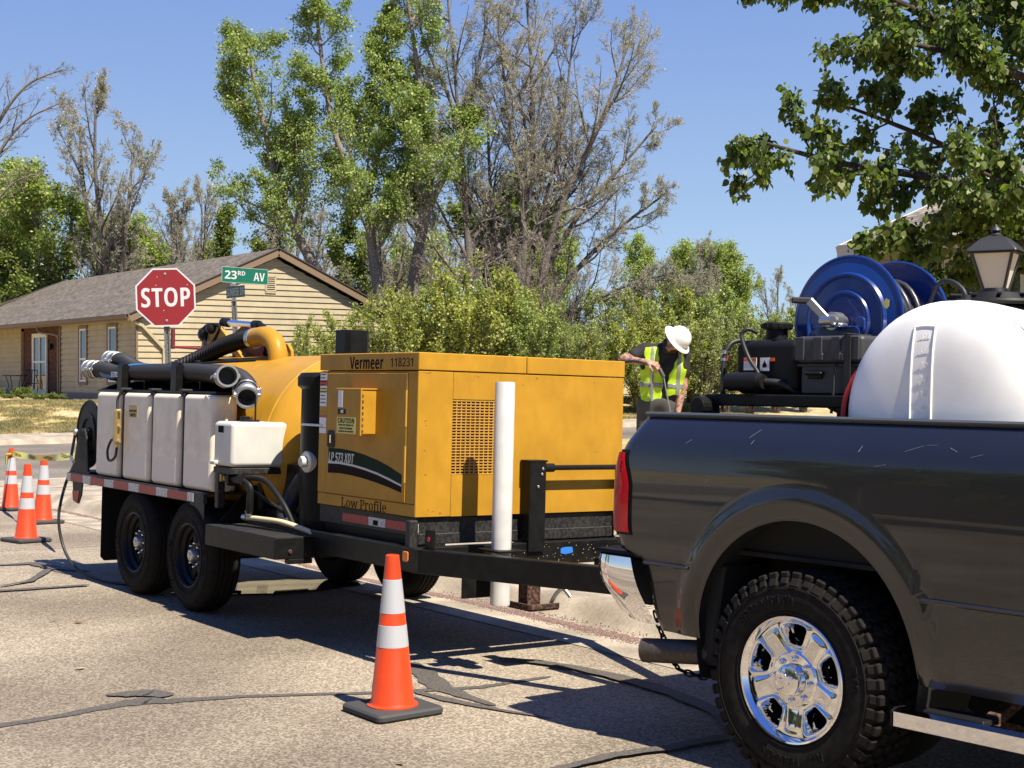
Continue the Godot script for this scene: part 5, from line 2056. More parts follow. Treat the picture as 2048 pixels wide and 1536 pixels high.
# ---------------------------------------------------------------- hoses lying in the trailer's cradles
func build_loose_hoses() -> void:
	var O: Transform3D = (get_node("vacuum_trailer") as Node3D).transform
	var camlock := func(par: Node3D, p: Vector3, dir: Vector3, r: float) -> void:
		var z := dir.normalized()
		var x := Vector3.UP.cross(z).normalized()
		var B := Basis(x, z, x.cross(z))
		var m := MB.new()
		m.xf = Transform3D(B, p)
		m.lathe([Vector2(r * .90, -.12), Vector2(r * .92, .0), Vector2(r * 1.02, .0), Vector2(r * 1.02, .035), Vector2(r * 1.18, .045), Vector2(r * 1.18, .075), Vector2(r * 1.05, .085), Vector2(r * 1.05, .115), Vector2(r * 1.14, .12), Vector2(r * 1.14, .135), Vector2(r * .95, .135), Vector2(r * .91, .11), Vector2(r * .90, -.14)], 36)
		obj("coupling", m, mats["aluminium"], par)
		m = MB.new()
		m.xf = Transform3D(B, p)
		for s in [-1.0, 1.0]:
			m.box(V(s * r * 1.2, .06, 0), V(.02, .05, .03), .004)
			m.bar(V(s * r * 1.25, .06, 0), V(s * r * 1.35, -.05, .0), .012, .02, .003)
			m.tube(curve([V(s * r * 1.35, -.05, 0), V(s * r * 1.45, -.075, .012), V(s * r * 1.4, -.10, 0), V(s * r * 1.3, -.08, -.012), V(s * r * 1.35, -.05, 0)], 5), .003, 6)
		obj("cam_lever", m, mats["zinc"], par)
		m = MB.new()
		m.xf = Transform3D(B, p)
		m.lathe([Vector2(r * .9, -.13), Vector2(0, -.13)], 24)
		obj("bore", m, mats["liner_black"], par)
		m = MB.new()
		m.xf = Transform3D(B, p)
		m.lathe([Vector2(r * 1.10, -.05), Vector2(r * 1.14, -.048), Vector2(r * 1.14, -.032), Vector2(r * 1.10, -.03)], 30)
		m.box(V(r * 1.15, -.04, 0), V(.02, .02, .03), .004)
		obj("band_clamp", m, mats["zinc"], par)
	var names := ["ribbed black suction hose with blue sleeve lying nearest in the trailer cradles", "black suction hose behind, its silver end hanging over the small white tank"]
	var paths := [
		[V(.13, 1.625, -2.20), V(.15, 1.62, -2.05), V(.16, 1.595, -1.8), V(.16, 1.605, -1.45), V(.16, 1.603, -.9), V(.16, 1.602, -.4), V(.155, 1.585, -.05), V(.13, 1.565, .15), V(.09, 1.57, .26)],
		[V(.27, 1.70, -2.15), V(.28, 1.69, -2.0), V(.285, 1.625, -1.7), V(.29, 1.605, -1.3), V(.29, 1.603, -.8), V(.29, 1.60, -.3), V(.27, 1.575, .05), V(.22, 1.52, .30), V(.16, 1.475, .43)],
	]
	for i in 2:
		var h := thing("suction_hose", names[i], "hose", "suction hoses on the trailer", O)
		var r := .063
		var p: Array = paths[i]
		var m := MB.new()
		corrugated(p, r, .014, .0035, m, 24)
		obj("hose_body", m, mats["hose_black"], h)
		var n := p.size()
		camlock.call(h, p[n - 1], p[n - 1] - p[n - 2], r)
		camlock.call(h, p[0], p[0] - p[1], r)
		# blue print: a wedge along the hose's back and a patch near the far coupling
		var c := curve(p, 20)
		for wedge in [[56, 84, 1.75, .62, 0.0], [22, 44, 3.35, .75, .35]]:
			m = MB.new()
			var i0: int = wedge[0]
			var i1: int = wedge[1]
			for k in range(i0, i1):
				var a: Vector3 = c[k]
				var b: Vector3 = c[k + 1]
				var f0 := float(k - i0) / (i1 - i0)
				var f1 := float(k + 1 - i0) / (i1 - i0)
				var w0: float = lerpf(wedge[3], wedge[4], f0)
				var w1: float = lerpf(wedge[3], wedge[4], f1)
				var rr := r + .0012
				for q in 6:
					var g0: float = wedge[2] + w0 * (q / 6.0)
					var g1: float = wedge[2] + w0 * ((q + 1) / 6.0)
					var h0: float = wedge[2] + w1 * (q / 6.0)
					var h1: float = wedge[2] + w1 * ((q + 1) / 6.0)
					m.quad(a + V(cos(g0), sin(g0), 0) * rr, a + V(cos(g1), sin(g1), 0) * rr, b + V(cos(h1), sin(h1), 0) * rr, b + V(cos(h0), sin(h0), 0) * rr, V(cos(g0), sin(g0), 0))
			obj("blue_print", m, mats["hose_blue"], h)
		if i == 0:
			lettering("lettering", "SERIES", .040, .20, "Droid Sans", 700, mats["label_white"], h, on_side(.0895, 1.585, -1.68))

# ---------------------------------------------------------------- cones, tape
func build_cones() -> void:
	var spots := [
		[3.555, -5.80, 0.0, "orange traffic cone with two white bands standing alone in front of the trailer"],
		[4.43, -13.90, .25, "lowest of the three orange cones grouped behind the trailer"],
		[5.20, -15.75, .15, "right one of the three orange cones, beside the trailer's back corner"],
		[5.41, -17.55, .5, "leftmost orange cone, holding the end of the yellow tape"],
	]
	var proto: Node3D = null
	for s in spots:
		var c: Node3D
		if proto == null:
			c = thing("traffic_cone", s[3], "traffic cone", "orange traffic cones on the road")
			proto = c
			var m := MB.new()
			m.xf = Transform3D(Basis(Vector3.RIGHT, -PI / 2), Vector3.ZERO)
			m.prism(rect(.36, .36, .035, 5), .0, .036, .010)
			obj("base", m, mats["cone_base"], c)
			m = MB.new()
			m.lathe([Vector2(.110, .034), Vector2(.120, .036), Vector2(.120, .041), Vector2(.106, .046), Vector2(.1015, .055), Vector2(.033, .722), Vector2(.032, .735), Vector2(.027, .738), Vector2(.025, .73), Vector2(.025, .55)], 48)
			obj("body", m, mats["cone_orange"], c)
			for b in [[.625, .468], [.413, .311]]:
				m = MB.new()
				var f := func(y: float) -> float: return lerpf(.1015, .033, (y - .055) / (.722 - .055)) + .0012
				m.lathe([Vector2(f.call(b[1]) - .001, b[1]), Vector2(f.call(b[1]), b[1] + .001), Vector2(f.call(b[0]), b[0] - .001), Vector2(f.call(b[0]) - .001, b[0])], 48)
				obj("reflective_band", m, mats["cone_band"], c)
			m = MB.new()
			var yy := .115
			var rr := lerpf(.1015, .033, (yy - .055) / .667) + .001
			for k in 5:
				var a := 3.55 + k * .09
				var n := V(cos(a), .1, sin(a))
				var p := V(cos(a) * rr, yy, sin(a) * rr)
				var q := V(cos(a + .09) * rr, yy, sin(a + .09) * rr)
				m.quad(p, q, q + V(0, .022, 0) - n * .0022, p + V(0, .022, 0) - n * .0022, n.normalized())
			obj("sticker", m, mats["label_white"], c)
		else:
			c = proto.duplicate()
			c.name = numbered("traffic_cone")
			add_child(c, true)
			c.set_meta("label", s[3])
		c.position = V(s[0], gh(s[0], s[1]) + .002, s[1])
		c.rotation = Vector3(0, s[2], -.03 if s[0] > 3.95 else 0.0)
	# caution tape
	var a := V(5.41, .64, -17.5)
	var b := V(4.40, .885, -12.35)
	var m := MB.new()
	var rows := []
	for i in 31:
		var t := i / 30.0
		var p := a.lerp(b, t) - V(0, .16 * t * (1 - t), 0)
		var tw := .10 * sin(t * 9.0)
		rows.append([p + V(tw * .3, .032, tw * .1), p - V(tw * .3, .032, tw * .1)])
	m.grid(rows)
	var tape := thing("caution_tape", "yellow caution tape stretched from the leftmost cone to the trailer", "tape")
	obj("ribbon", m, mats["caution_tape"], tape)
	m = MB.new()
	m.tube(curve([V(5.41 + .045, .62, -17.55), V(5.41, .63, -17.50), V(5.365, .62, -17.55), V(5.41, .61, -17.6), V(5.455, .62, -17.55)], 5), .012, 8)
	m.box(V(5.36, .56, -17.56), V(.004, .12, .05))
	obj("knot", m, mats["caution_tape"], tape)
	var words := ["CAUTION", "CUIDADO", "CAUTION", "CUIDADO"]
	for i in 4:
		var t := .14 + i * .24
		var p := a.lerp(b, t) - V(0, .16 * t * (1 - t), 0)
		var d := (b - a).normalized()
		var n := d.cross(Vector3.UP).normalized()
		if n.dot(-p) < 0:
			n = -n
		var xr := Vector3.UP.cross(n).normalized()
		lettering("lettering", words[i], .034, .62, "Droid Sans", 700, mats["ink"], tape, Transform3D(Basis(xr, n.cross(xr), n), p + n * .012))

# ---------------------------------------------------------------- signs and lamp
func octagon(w: float) -> PackedVector2Array:
	var p := PackedVector2Array()
	for k in 8:
		var a := TAU * (k + .5) / 8
		p.append(Vector2(cos(a), sin(a)) * w * .5 / cos(PI / 8))
	return p

func u_post(parent: Node3D, y0: float, y1: float) -> void:
	var m := MB.new()
	m.xf = Transform3D(Basis(Vector3.RIGHT, -PI / 2), Vector3.ZERO)
	m.prism(PackedVector2Array([Vector2(-.04, .0), Vector2(-.018, .0), Vector2(-.012, .022), Vector2(.012, .022), Vector2(.018, .0), Vector2(.04, .0), Vector2(.04, .004), Vector2(.02, .004), Vector2(.014, .026), Vector2(-.014, .026), Vector2(-.02, .004), Vector2(-.04, .004)]), y0, y1)
	var post := obj("post", m, mats["galvanised"], parent)
	m = MB.new()
	var y := y0 + .1
	while y < y1 - .05:
		m.xf = Transform3D(Basis.IDENTITY, V(0, y, -.0215))
		m.prism(circle(.0055, 6), -.0012, .001)
		y += .045
	obj("post_holes", m, mats["ink"], post)

func build_signs() -> void:
	var g := gh(7.58, -18.0)
	var s := thing("stop_sign", "red octagonal stop sign with white letters on a galvanised post", "sign", "", Transform3D(Basis(Vector3.UP, deg_to_rad(-23.0)) * Basis(Vector3.BACK, .035), V(7.66, g, -18.0)))
	var cy := 2.59 - g
	u_post(s, 0, cy + .33)
	var m := MB.new()
	m.prism(octagon(.762), .030, .033)
	var plate := obj("plate", m, mats["sign_white"], s, at(0, cy, 0))
	m = MB.new()
	m.prism(octagon(.722), .033, .0342)
	obj("red_field", m, mats["sign_red"], plate)
	lettering("lettering", "STOP", .255, .625, "Droid Sans", 700, mats["sign_white"], plate, at(0, 0, .0348))
	for y in [-.305, .305]:
		m = MB.new()
		m.xf = Transform3D(Basis(Vector3.RIGHT, PI / 2), V(0, y, .034))
		m.lathe([Vector2(.018, 0), Vector2(.017, .004), Vector2(.008, .006), Vector2(.007, .012), Vector2(0, .013)], 12)
		obj("bolt", m, mats["zinc"], plate)
	m = MB.new()
	for q in [[-.12, .16], [-.1, .27], [-.03, -.17], [.28, .16], [.05, -.08]]:
		m.xf = Transform3D(Basis.IDENTITY, V(q[0], q[1], .0343))
		m.prism(circle(.006, 6), 0, .0006)
	obj("paint_chips", m, mats["sign_white"], plate)
	# street names
	g = gh(8.75, -18.4)
	var n := thing("street_name_sign", "two green street name blades crossed on one post right of the stop sign", "sign", "", Transform3D(Basis(Vector3.BACK, .05), V(8.86, g, -18.43)))
	u_post(n, 0, 2.6 - g)
	m = MB.new()
	m.xf = at(0, 2.93 - g, 0)
	m.prism(rect(.70, .215, .01), -.002, .002)
	var b1 := obj("upper_blade", m, mats["sign_green"], n, Transform3D(Basis(Vector3.BACK, -.075), V(-.02, .02, .0)))
	m = MB.new()
	m.xf = at(0, 2.93 - g, 0)
	for e in [[0, .1055, .70, .004], [0, -.1055, .70, .004], [-.348, 0, .004, .21], [.348, 0, .004, .21]]:
		m.box(V(e[0], e[1], .0026), V(e[2], e[3], .001))
	obj("border", m, mats["sign_white"], b1)
	lettering("lettering", "23", .115, .18, "Droid Sans", 700, mats["sign_white"], b1, at(-.215, 2.93 - g, .003))
	lettering("lettering", "RD", .058, .11, "Droid Sans", 700, mats["sign_white"], b1, at(-.055, 2.96 - g, .003))
	lettering("lettering", "AV", .115, .17, "Droid Sans", 700, mats["sign_white"], b1, at(.215, 2.925 - g, .003))
	m = MB.new()
	m.box(V(0, 0, 0), V(.004, .16, .58), .001)
	var b2 := obj("lower_blade", m, mat("sign_green_shaded", Color(.006, .075, .055), .5), n, at(0, 2.72 - g, .06))  # this blade's shade is put into its colour as a darker green
	lettering("lettering", "SUNRISE DR", .105, .54, "Droid Sans", 400, mats["sign_white"], b2, on_side(-.003, 0, 0))
	m = MB.new()
	m.box(V(0, 2.82 - g, 0), V(.06, .04, .06), .005).box(V(0, 2.62 - g, 0), V(.05, .05, .05), .005)
	obj("bracket", m, mats["zinc"], n)

func build_lamp() -> void:
	var x := 10.76
	var z := -7.63
	var g := gh(x, z)
	var t := thing("lamp_post", "black four-sided lantern with frosted panes on a post at the right", "lamp post", "", at(x, g, z, .42))
	var K: Material = mat("lamp_black", Color(.018, .018, .019), .5)
	var m := MB.new()
	m.lathe([Vector2(.05, 0), Vector2(.05, .1), Vector2(.035, .14), Vector2(.032, 2.22 - g), Vector2(.05, 2.24 - g), Vector2(.05, 2.28 - g), Vector2(0, 2.285 - g)], 16)
	obj("post", m, K, t)
	var y0 := 2.305 - g
	var y1 := 2.622 - g
	var h0 := .086
	var h1 := .168
	m = MB.new()
	m.box(V(0, y0 - .012, 0), V(h0 * 2 + .03, .03, h0 * 2 + .03), .006)
	m.box(V(0, y1 + .006, 0), V(h1 * 2 + .05, .022, h1 * 2 + .05), .005)
	for sx in [-1.0, 1.0]:
		for sz in [-1.0, 1.0]:
			m.bar(V(sx * h0, y0, sz * h0), V(sx * h1, y1, sz * h1), .022, .022, .003)
	obj("lantern_frame", m, K, t)
	var pane := mat("frosted_pane", Color(.60, .55, .50), .55)
	pane.backlight_enabled = true
	pane.backlight = Color(.35, .33, .30)
	for k in 4:
		var B := Basis(Vector3.UP, PI / 2 * k)
		m = MB.new()
		var tilt := Transform3D(B, Vector3.ZERO)
		m.xf = tilt
		var nn := V(0, -.25, 1).normalized()
		m.quad(V(-h0, y0, h0 - .004), V(h0, y0, h0 - .004), V(h1, y1, h1 - .004), V(-h1, y1, h1 - .004), nn)
		m.quad(V(-h0, y0, h0 - .008), V(h0, y0, h0 - .008), V(h1, y1, h1 - .008), V(-h1, y1, h1 - .008), -nn)
		obj("pane", m, pane, t)
	m = MB.new()
	# domed four-sided roof
	var rows := []
	for q in [[.218, .012], [.214, .027], [.192, .05], [.152, .09], [.107, .13], [.062, .148], [.045, .158]]:
		var row := []
		for p in rect(q[0] * 2, q[0] * 2, q[0] * .12, 3):
			row.append(V(p.x, y1 + q[1], p.y))
		rows.append(row)
	m.grid(rows, true, true)
	m.xf = at(0, y1 + .148, 0)
	m.lathe([Vector2(.055, 0), Vector2(.06, .012), Vector2(.04, .025), Vector2(.03, .04), Vector2(.05, .05), Vector2(.045, .065), Vector2(.018, .085), Vector2(.008, .105), Vector2(0, .11)], 20)
	obj("roof", m, K, t)

# ---------------------------------------------------------------- gravel, litter
func build_details() -> void:
	# reddish gravel washed along the gutter
	var m := MB.new()
	m.lathe([Vector2(0, -.5), Vector2(.5, -.15), Vector2(.45, .3), Vector2(0, .5)], 5)
	var mm := MultiMesh.new()
	mm.transform_format = MultiMesh.TRANSFORM_3D
	mm.use_colors = true
	mm.mesh = m.mesh()
	var r := RandomNumberGenerator.new()
	r.seed = 33
	var n := 26000
	mm.instance_count = n
	for i in n:
		var z := r.randf_range(-11.0, -2.2) if i < 21000 else r.randf_range(-17.5, -11.0)
		var w := .04 + .05 * smooth(-10, -6, z)
		if z < -11:
			w = .05
		var x := minf(5.90 + r.randfn(0, w * .6) - .02 * sin(z * 1.7), 5.985 + r.randf() * .02)
		var s := r.randf_range(.004, .011)
		var B := Basis.from_euler(V(r.randf() * 6, r.randf() * 6, r.randf() * 6)).scaled(V(s, s * .8, s * r.randf_range(.8, 1.4)))
		mm.set_instance_transform(i, Transform3D(B, V(x, gh(x, z) + s * .25 + .004, z)))
		var k := r.randf_range(.6, 1.15)
		var c := Color(.20, .115, .10) if r.randf() < .75 else Color(.23, .19, .155)
		mm.set_instance_color(i, Color(c.r * k, c.g * k, c.b * k))
	var g := MultiMeshInstance3D.new()
	g.multimesh = mm
	var gm := mat("gravel", Color.WHITE, .9)
	gm.vertex_color_use_as_albedo = true
	g.material_override = gm
	g.name = "gutter_gravel"
	add_child(g)
	tag(g, "reddish gravel washed along the gutter", "gravel", "", "stuff")
	# loose grit on the asphalt
	mm = MultiMesh.new()
	mm.transform_format = MultiMesh.TRANSFORM_3D
	mm.use_colors = true
	mm.mesh = m.mesh()
	n = 5000
	mm.instance_count = n
	for i in n:
		var x := r.randf_range(-1.5, 5.6)
		var z := r.randf_range(-15.5, -3.6)
		var s := r.randf_range(.002, .006)
		mm.set_instance_transform(i, Transform3D(Basis.from_euler(V(r.randf() * 6, r.randf() * 6, 0)).scaled(V(s, s * .6, s)), V(x, gh(x, z) + s * .2, z)))
		var k := r.randf_range(.5, 1.3)
		mm.set_instance_color(i, Color(.28 * k, .24 * k, .19 * k))
	g = MultiMeshInstance3D.new()
	g.multimesh = mm
	g.material_override = gm
	g.name = "road_grit"
	add_child(g)
	tag(g, "fine loose grit scattered over the near asphalt", "grit", "", "stuff")
	# a few fallen leaves and scraps
	var bits := [[2.72, -7.63, .035, "pale scrap lying on the asphalt left of the front cone"], [3.10, -9.2, .03, "dry brown leaf on the asphalt below the trailer wheels"], [3.22, -9.05, .03, "dry leaf lying beside the brown leaf below the trailer wheels"], [3.1, -5.0, .02, "small dark leaf on the asphalt in front of the lone cone"]]
	for i in bits.size():
		var b: Array = bits[i]
		m = MB.new()
		var pts := PackedVector2Array()
		for k in 9:
			var a := TAU * k / 9
			pts.append(Vector2(cos(a), sin(a) * .55) * b[2] * r.randf_range(.6, 1.2))
		m.xf = Transform3D(Basis(Vector3.UP, r.randf() * 6) * Basis(Vector3.RIGHT, -PI / 2 + .2), Vector3.ZERO)
		m.prism(pts, 0, .0015)
		var o := obj("fallen_leaf", m, mat("leaf_pale", Color(.6, .56, .46), .8) if i == 0 else mat("leaf_brown", Color(.15, .09, .045), .85))
		o.position = V(b[0], gh(b[0], b[1]) + .010, b[1])
		tag(o, b[3], "leaf")
	# water standing under the trailer
	var pud := MB.new()
	var ring := PackedVector2Array()
	for k in 28:
		var a := TAU * k / 28
		ring.append(Vector2(cos(a) * .75 * r.randf_range(.85, 1.1), sin(a) * .34 * r.randf_range(.85, 1.1)))
	pud.xf = Transform3D(Basis(Vector3.RIGHT, -PI / 2), Vector3.ZERO)
	pud.prism(ring, 0, .001)
	var wet := mat("puddle", Color(.035, .033, .03), .03)
	var po := obj("puddle", pud, wet)
	po.transform = Transform3D(Basis(Vector3.BACK, -.03), V(5.0, gh(5.0, -9.9) + .012, -9.9))
	tag(po, "shallow puddle under the trailer behind its front wheel", "puddle")

# ---------------------------------------------------------------- houses
# lapped board in a wall frame: x along the wall, y up, z out of the wall
func lap_board(parent: Node, mt: Material, wall: Transform3D, x0: float, x1: float, y0: float, y1: float, cut0 := 0.0, cut1 := 0.0) -> void:
	var m := MB.new()
	y0 += .02
	y1 -= .012
	var a := V(x0, y0, .036)
	var b := V(x1, y0, .036)
	var c := V(x1 - cut1, y1 + .012, .008)
	var d := V(x0 + cut0, y1 + .012, .008)
	m.xf = wall
	m.quad(a, b, c, d, V(0, .08, 1).normalized())
	m.quad(a, b, V(x1, y0, .0), V(x0, y0, .0), Vector3.DOWN)
	m.quad(a, V(x0, y0, 0), V(x0 + cut0, y1 + .012, 0), d, Vector3.LEFT)
	m.quad(b, V(x1, y0, 0), V(x1 - cut1, y1 + .012, 0), c, Vector3.RIGHT)
	m.quad(d, c, V(x1 - cut1, y1 + .012, 0), V(x0 + cut0, y1 + .012, 0), Vector3.UP)
	obj("siding_board", m, mt, parent)

func shingle_tex() -> ImageTexture:
	if tex.has("shingle"):
		return tex["shingle"]
	var n := 512
	var im := Image.create(n, n, false, Image.FORMAT_RGBA8)
	var r := RandomNumberGenerator.new()
	r.seed = 5
	var rows := 32
	var rh := n / rows
	for j in rows:
		var x := -r.randi_range(0, 12)
		while x < n:
			var w := r.randi_range(7, 18)
			var k := r.randf_range(.62, 1.0)
			im.fill_rect(Rect2i(maxi(x, 0), j * rh, w, rh), Color(k, k * r.randf_range(.95, 1.0), k * r.randf_range(.9, .98)))
			x += w
		im.fill_rect(Rect2i(0, j * rh, n, 2), Color(.42, .40, .38))
	for i in 60000:
		var x := r.randi() % n
		var y := r.randi() % n
		im.set_pixel(x, y, im.get_pixel(x, y) * Color(1, 1, 1).lerp(Color(.7, .7, .7), r.randf()))
	tex["shingle"] = ImageTexture.create_from_image(im)
	return tex["shingle"]

func roof_slab(mb: MB, a: Vector3, b: Vector3, c: Vector3, d: Vector3, thick: float, uvs: float) -> void:
	# a, b along the eave, c, d along the ridge
	var n := (b - a).cross(d - a).normalized()
	if n.y < 0:
		n = -n
	var lo := n * thick
	var l := a.distance_to(b) * uvs
	var h := a.distance_to(d) * uvs
	var i0 := mb.put(a, n, Vector2(0, h))
	var i1 := mb.put(b, n, Vector2(l, h))
	var i2 := mb.put(c, n, Vector2(l, 0))
	var i3 := mb.put(d, n, Vector2(0, 0))
	mb.face(i0, i1, i2)
	mb.face(i0, i2, i3)
	mb.quad(a - lo, b - lo, c - lo, d - lo, -n)
	var ctr := (a + b + c + d) * .25
	for e in [[a, b], [b, c], [c, d], [d, a]]:
		var mid: Vector3 = (e[0] + e[1]) * .5
		mb.quad(e[0], e[1], e[1] - lo, e[0] - lo, (mid - ctr - n * (mid - ctr).dot(n)).normalized())

func window_unit(parent: Node3D, wall: Transform3D, x0: float, x1: float, y0: float, y1: float, trim: Material, frame: Material, mullion_x: bool, sash: float) -> void:
	var w := Node3D.new()
	w.name = "window"
	parent.add_child(w, true)
	w.transform = wall
	var t := .09
	var m := MB.new()
	m.box(V(x0 - t / 2, (y0 + y1) / 2, .03), V(t, y1 - y0 + t * 2, .06), .006).box(V(x1 + t / 2, (y0 + y1) / 2, .03), V(t, y1 - y0 + t * 2, .06), .006)
	m.box(V((x0 + x1) / 2, y1 + t / 2, .031), V(x1 - x0, t, .06), .006).box(V((x0 + x1) / 2, y0 - t / 2, .031), V(x1 - x0, t, .06), .006)
	obj("trim", m, trim, w)
	m = MB.new()
	var f := .055
	m.box(V(x0 + f / 2, (y0 + y1) / 2, .02), V(f, y1 - y0, .05), .005).box(V(x1 - f / 2, (y0 + y1) / 2, .02), V(f, y1 - y0, .05), .005)
	m.box(V((x0 + x1) / 2, y1 - f / 2, .021), V(x1 - x0 - f * 2, f, .05), .005).box(V((x0 + x1) / 2, y0 + f / 2, .021), V(x1 - x0 - f * 2, f, .05), .005)
	m.box(V((x0 + x1) / 2, sash, .022), V(x1 - x0 - f * 2, .07, .05), .005)
	if mullion_x:
		m.box(V((x0 + x1) / 2, (y0 + y1) / 2, .024), V(.06, y1 - y0 - f * 2, .05), .005)
	obj("frame", m, frame, w)
	for q in [[y0, sash], [sash, y1]]:
		m = MB.new()
		m.box(V((x0 + x1) / 2, (q[0] + q[1]) / 2, .008), V(x1 - x0 - f, q[1] - q[0] - .03, .008))
		obj("pane", m, mats["window_glass"], w)

func build_house_left() -> void:
	var wg := mat("window_glass", Color(.025, .028, .03), .02)
	wg.metallic_specular = 0.9
	var h := thing("cream_house", "cream lap-sided house with brown shingle roof and gable behind the stop sign", "house")
	var C: Material = mat("siding_cream", Color(0.4176, 0.3480, 0.2233), .7)
	grain(C, tex["soft"], .5, true)
	var trim := mat("trim_brown", Color(0.1725, 0.1162, 0.0713), .65)
	var white := mat("window_white", Color(.72, .72, .70), .5)
	var rf := mat("shingles", Color(0.1820, 0.1610, 0.1435), .95)
	rf.albedo_texture = shingle_tex()
	rf.uv1_scale = Vector3(.22, .22, 1)
	var X0 := 16.25
	var X1 := 25.25
	var Z0 := -40.77
	var base := .98
	var top := 3.17
	var XR := 20.74
	var slope := .447
	# core walls inside the boards
	var m := MB.new()
	m.prism(PackedVector2Array([Vector2(X0, .55), Vector2(X1, .55), Vector2(X1, top), Vector2(XR, top + (XR - X0) * slope), Vector2(X0, top)]), Z0, Z0 - .2)
	m.box(V(X0 + .1, 1.85, -44.03), V(.2, 2.6, 6.5))
	m.box(V(X1 - .1, 1.85, -50.0), V(.2, 2.6, 18.4))
	m.box(V(17.2, 1.85, -47.38), V(1.9, 2.6, .2))
	m.box(V(17.1, 1.85, -56.0), V(.2, 2.6, 4.4))
	m.box(V(X0 + .3, 1.85, -64.0), V(.2, 2.6, 12.0))
	obj("wall", m, C, h)
	m = MB.new()
	m.box(V((X0 + X1) / 2, .77, Z0 + .008), V(X1 - X0, .42, .02)).box(V(X0 - .008, .77, -44.03), V(.02, .42, 6.5))
	obj("foundation", m, mat("foundation", Color(.20, .18, .16), .9), h)
	# gable boards, each its own piece
	var gw := Transform3D(Basis.IDENTITY, V(0, 0, Z0))
	var bh := .178
	var y := base
	while y < top + (XR - X0) * slope - .1:
		var y1 := y + bh
		var a0 := X0
		var b0 := X1 - .02
		var cut := 0.0
		if y > top:
			a0 = X0 + (y - top) / slope
			b0 = XR + (XR - a0)
		if y1 > top:
			var a1 := X0 + (y1 + .012 - top) / slope
			cut = a1 - a0
		lap_board(h, C, gw, a0, b0, y, y1, cut, cut)
		y += bh
	# shaded wall boards, broken round the two tall windows
	var sw := Transform3D(Basis(Vector3(0, 0, 1), Vector3.UP, Vector3(-1, 0, 0)), V(X0, 0, 0))
	var wins := [[-45.50, -44.88], [-43.00, -42.34]]
	var wy0 := 1.34
	var wy1 := 3.02
	y = base
	while y < 3.12:
		var y1 := y + bh
		if y1 > wy0 - .05 and y < wy1 + .05:
			lap_board(h, C, sw, -47.28, wins[0][0], y, y1)
			lap_board(h, C, sw, wins[0][1], wins[1][0], y, y1)
			lap_board(h, C, sw, wins[1][1], Z0 - .02, y, y1)
		else:
			lap_board(h, C, sw, -47.28, Z0 - .02, y, y1)
		y += bh
	for w in wins:
		window_unit(h, sw, w[0], w[1], wy0, wy1, trim, white, false, lerpf(wy0, wy1, .43))
	# corner trims
	m = MB.new()
	m.box(V(X0 - .02, 2.05, Z0 + .02), V(.06, 2.2, .06), .004).box(V(X0 - .03, 2.05, -47.30), V(.08, 2.2, .09), .004)
	obj("corner_trim", m, trim, h)
	# porch: brick panel with a white window, beyond it more siding
	var bk := mat("brick", Color(.16, .055, .035), .85)
	var bi := Image.create(256, 256, false, Image.FORMAT_RGBA8)
	var r := RandomNumberGenerator.new()
	r.seed = 9
	bi.fill(Color(.42, .30, .24))
	for j in 16:
		for i in 5:
			var k := r.randf_range(.6, 1.0)
			bi.fill_rect(Rect2i(i * 64 - (32 if j % 2 else 0), j * 16 + 3, 58, 13), Color(k, k * .92, k * .9))
	tex["brick"] = ImageTexture.create_from_image(bi)
	bk.albedo_texture = tex["brick"]
	m = MB.new()
	m.xf = Transform3D(Basis(Vector3(0, 0, 1), Vector3.UP, Vector3(-1, 0, 0)), V(17.1, 0, 0))
	var nn := Vector3(0, 0, 1)
	var i0 := m.put(V(-53.8, .55, .02), nn, Vector2(0, 2.7))
	var i1 := m.put(V(-49.9, .55, .02), nn, Vector2(5.0, 2.7))
	var i2 := m.put(V(-49.9, 3.3, .02), nn, Vector2(5.0, 0))
	var i3 := m.put(V(-53.8, 3.3, .02), nn, Vector2(0, 0))
	m.face(i0, i1, i2)
	m.face(i0, i2, i3)
	bk.uv1_scale = Vector3(1.0, 1.0, 1)
	obj("brick_panel", m, bk, h)
	var pw := Transform3D(Basis(Vector3(0, 0, 1), Vector3.UP, Vector3(-1, 0, 0)), V(17.06, 0, 0))
	window_unit(h, pw, -52.55, -51.15, .98, 2.95, white, white, true, 2.02)
	m = MB.new()
	m.box(V(17.0, 2.55, -50.6), V(.1, .22, .12), .02)
	obj("wall_light", m, mats["black_plastic"], h)
	m = MB.new()
	m.box(V(17.25, 1.85, -48.7), V(.05, 2.5, 2.4), .01)
	obj("front_door", m, mat("door_maroon", Color(.05, .022, .02), .5), h)
	var y3 := .95
	var fw := Transform3D(Basis(Vector3(0, 0, 1), Vector3.UP, Vector3(-1, 0, 0)), V(17.0, 0, 0))
	while y3 < 3.12:
		lap_board(h, C, fw, -58.2, -53.8, y3, y3 + bh)
		y3 += bh
	# roof
	m = MB.new()
	var eave := 3.33
	var XE := 15.93
	var XF := 25.55
	var ridge := eave + (XR - XE) * slope
	var ZF := Z0 + .24
	roof_slab(m, V(XE, eave, ZF), V(XE, eave, -60.2), V(XR, ridge, -60.2), V(XR, ridge, ZF), .10, 1.0)
	roof_slab(m, V(XF, eave, ZF), V(XF, eave, -60.2), V(XR, ridge, -60.2), V(XR, ridge, ZF), .10, 1.0)
	# the lower wing to the left
	var r2 := eave + (19.3 - XE) * slope
	roof_slab(m, V(XE, eave, -60.2), V(XE, eave, -78.0), V(19.3, r2, -78.0), V(19.3, r2, -60.2), .10, 1.0)
	roof_slab(m, V(23.0, eave, -60.2), V(23.0, eave, -78.0), V(19.3, r2, -78.0), V(19.3, r2, -60.2), .10, 1.0)
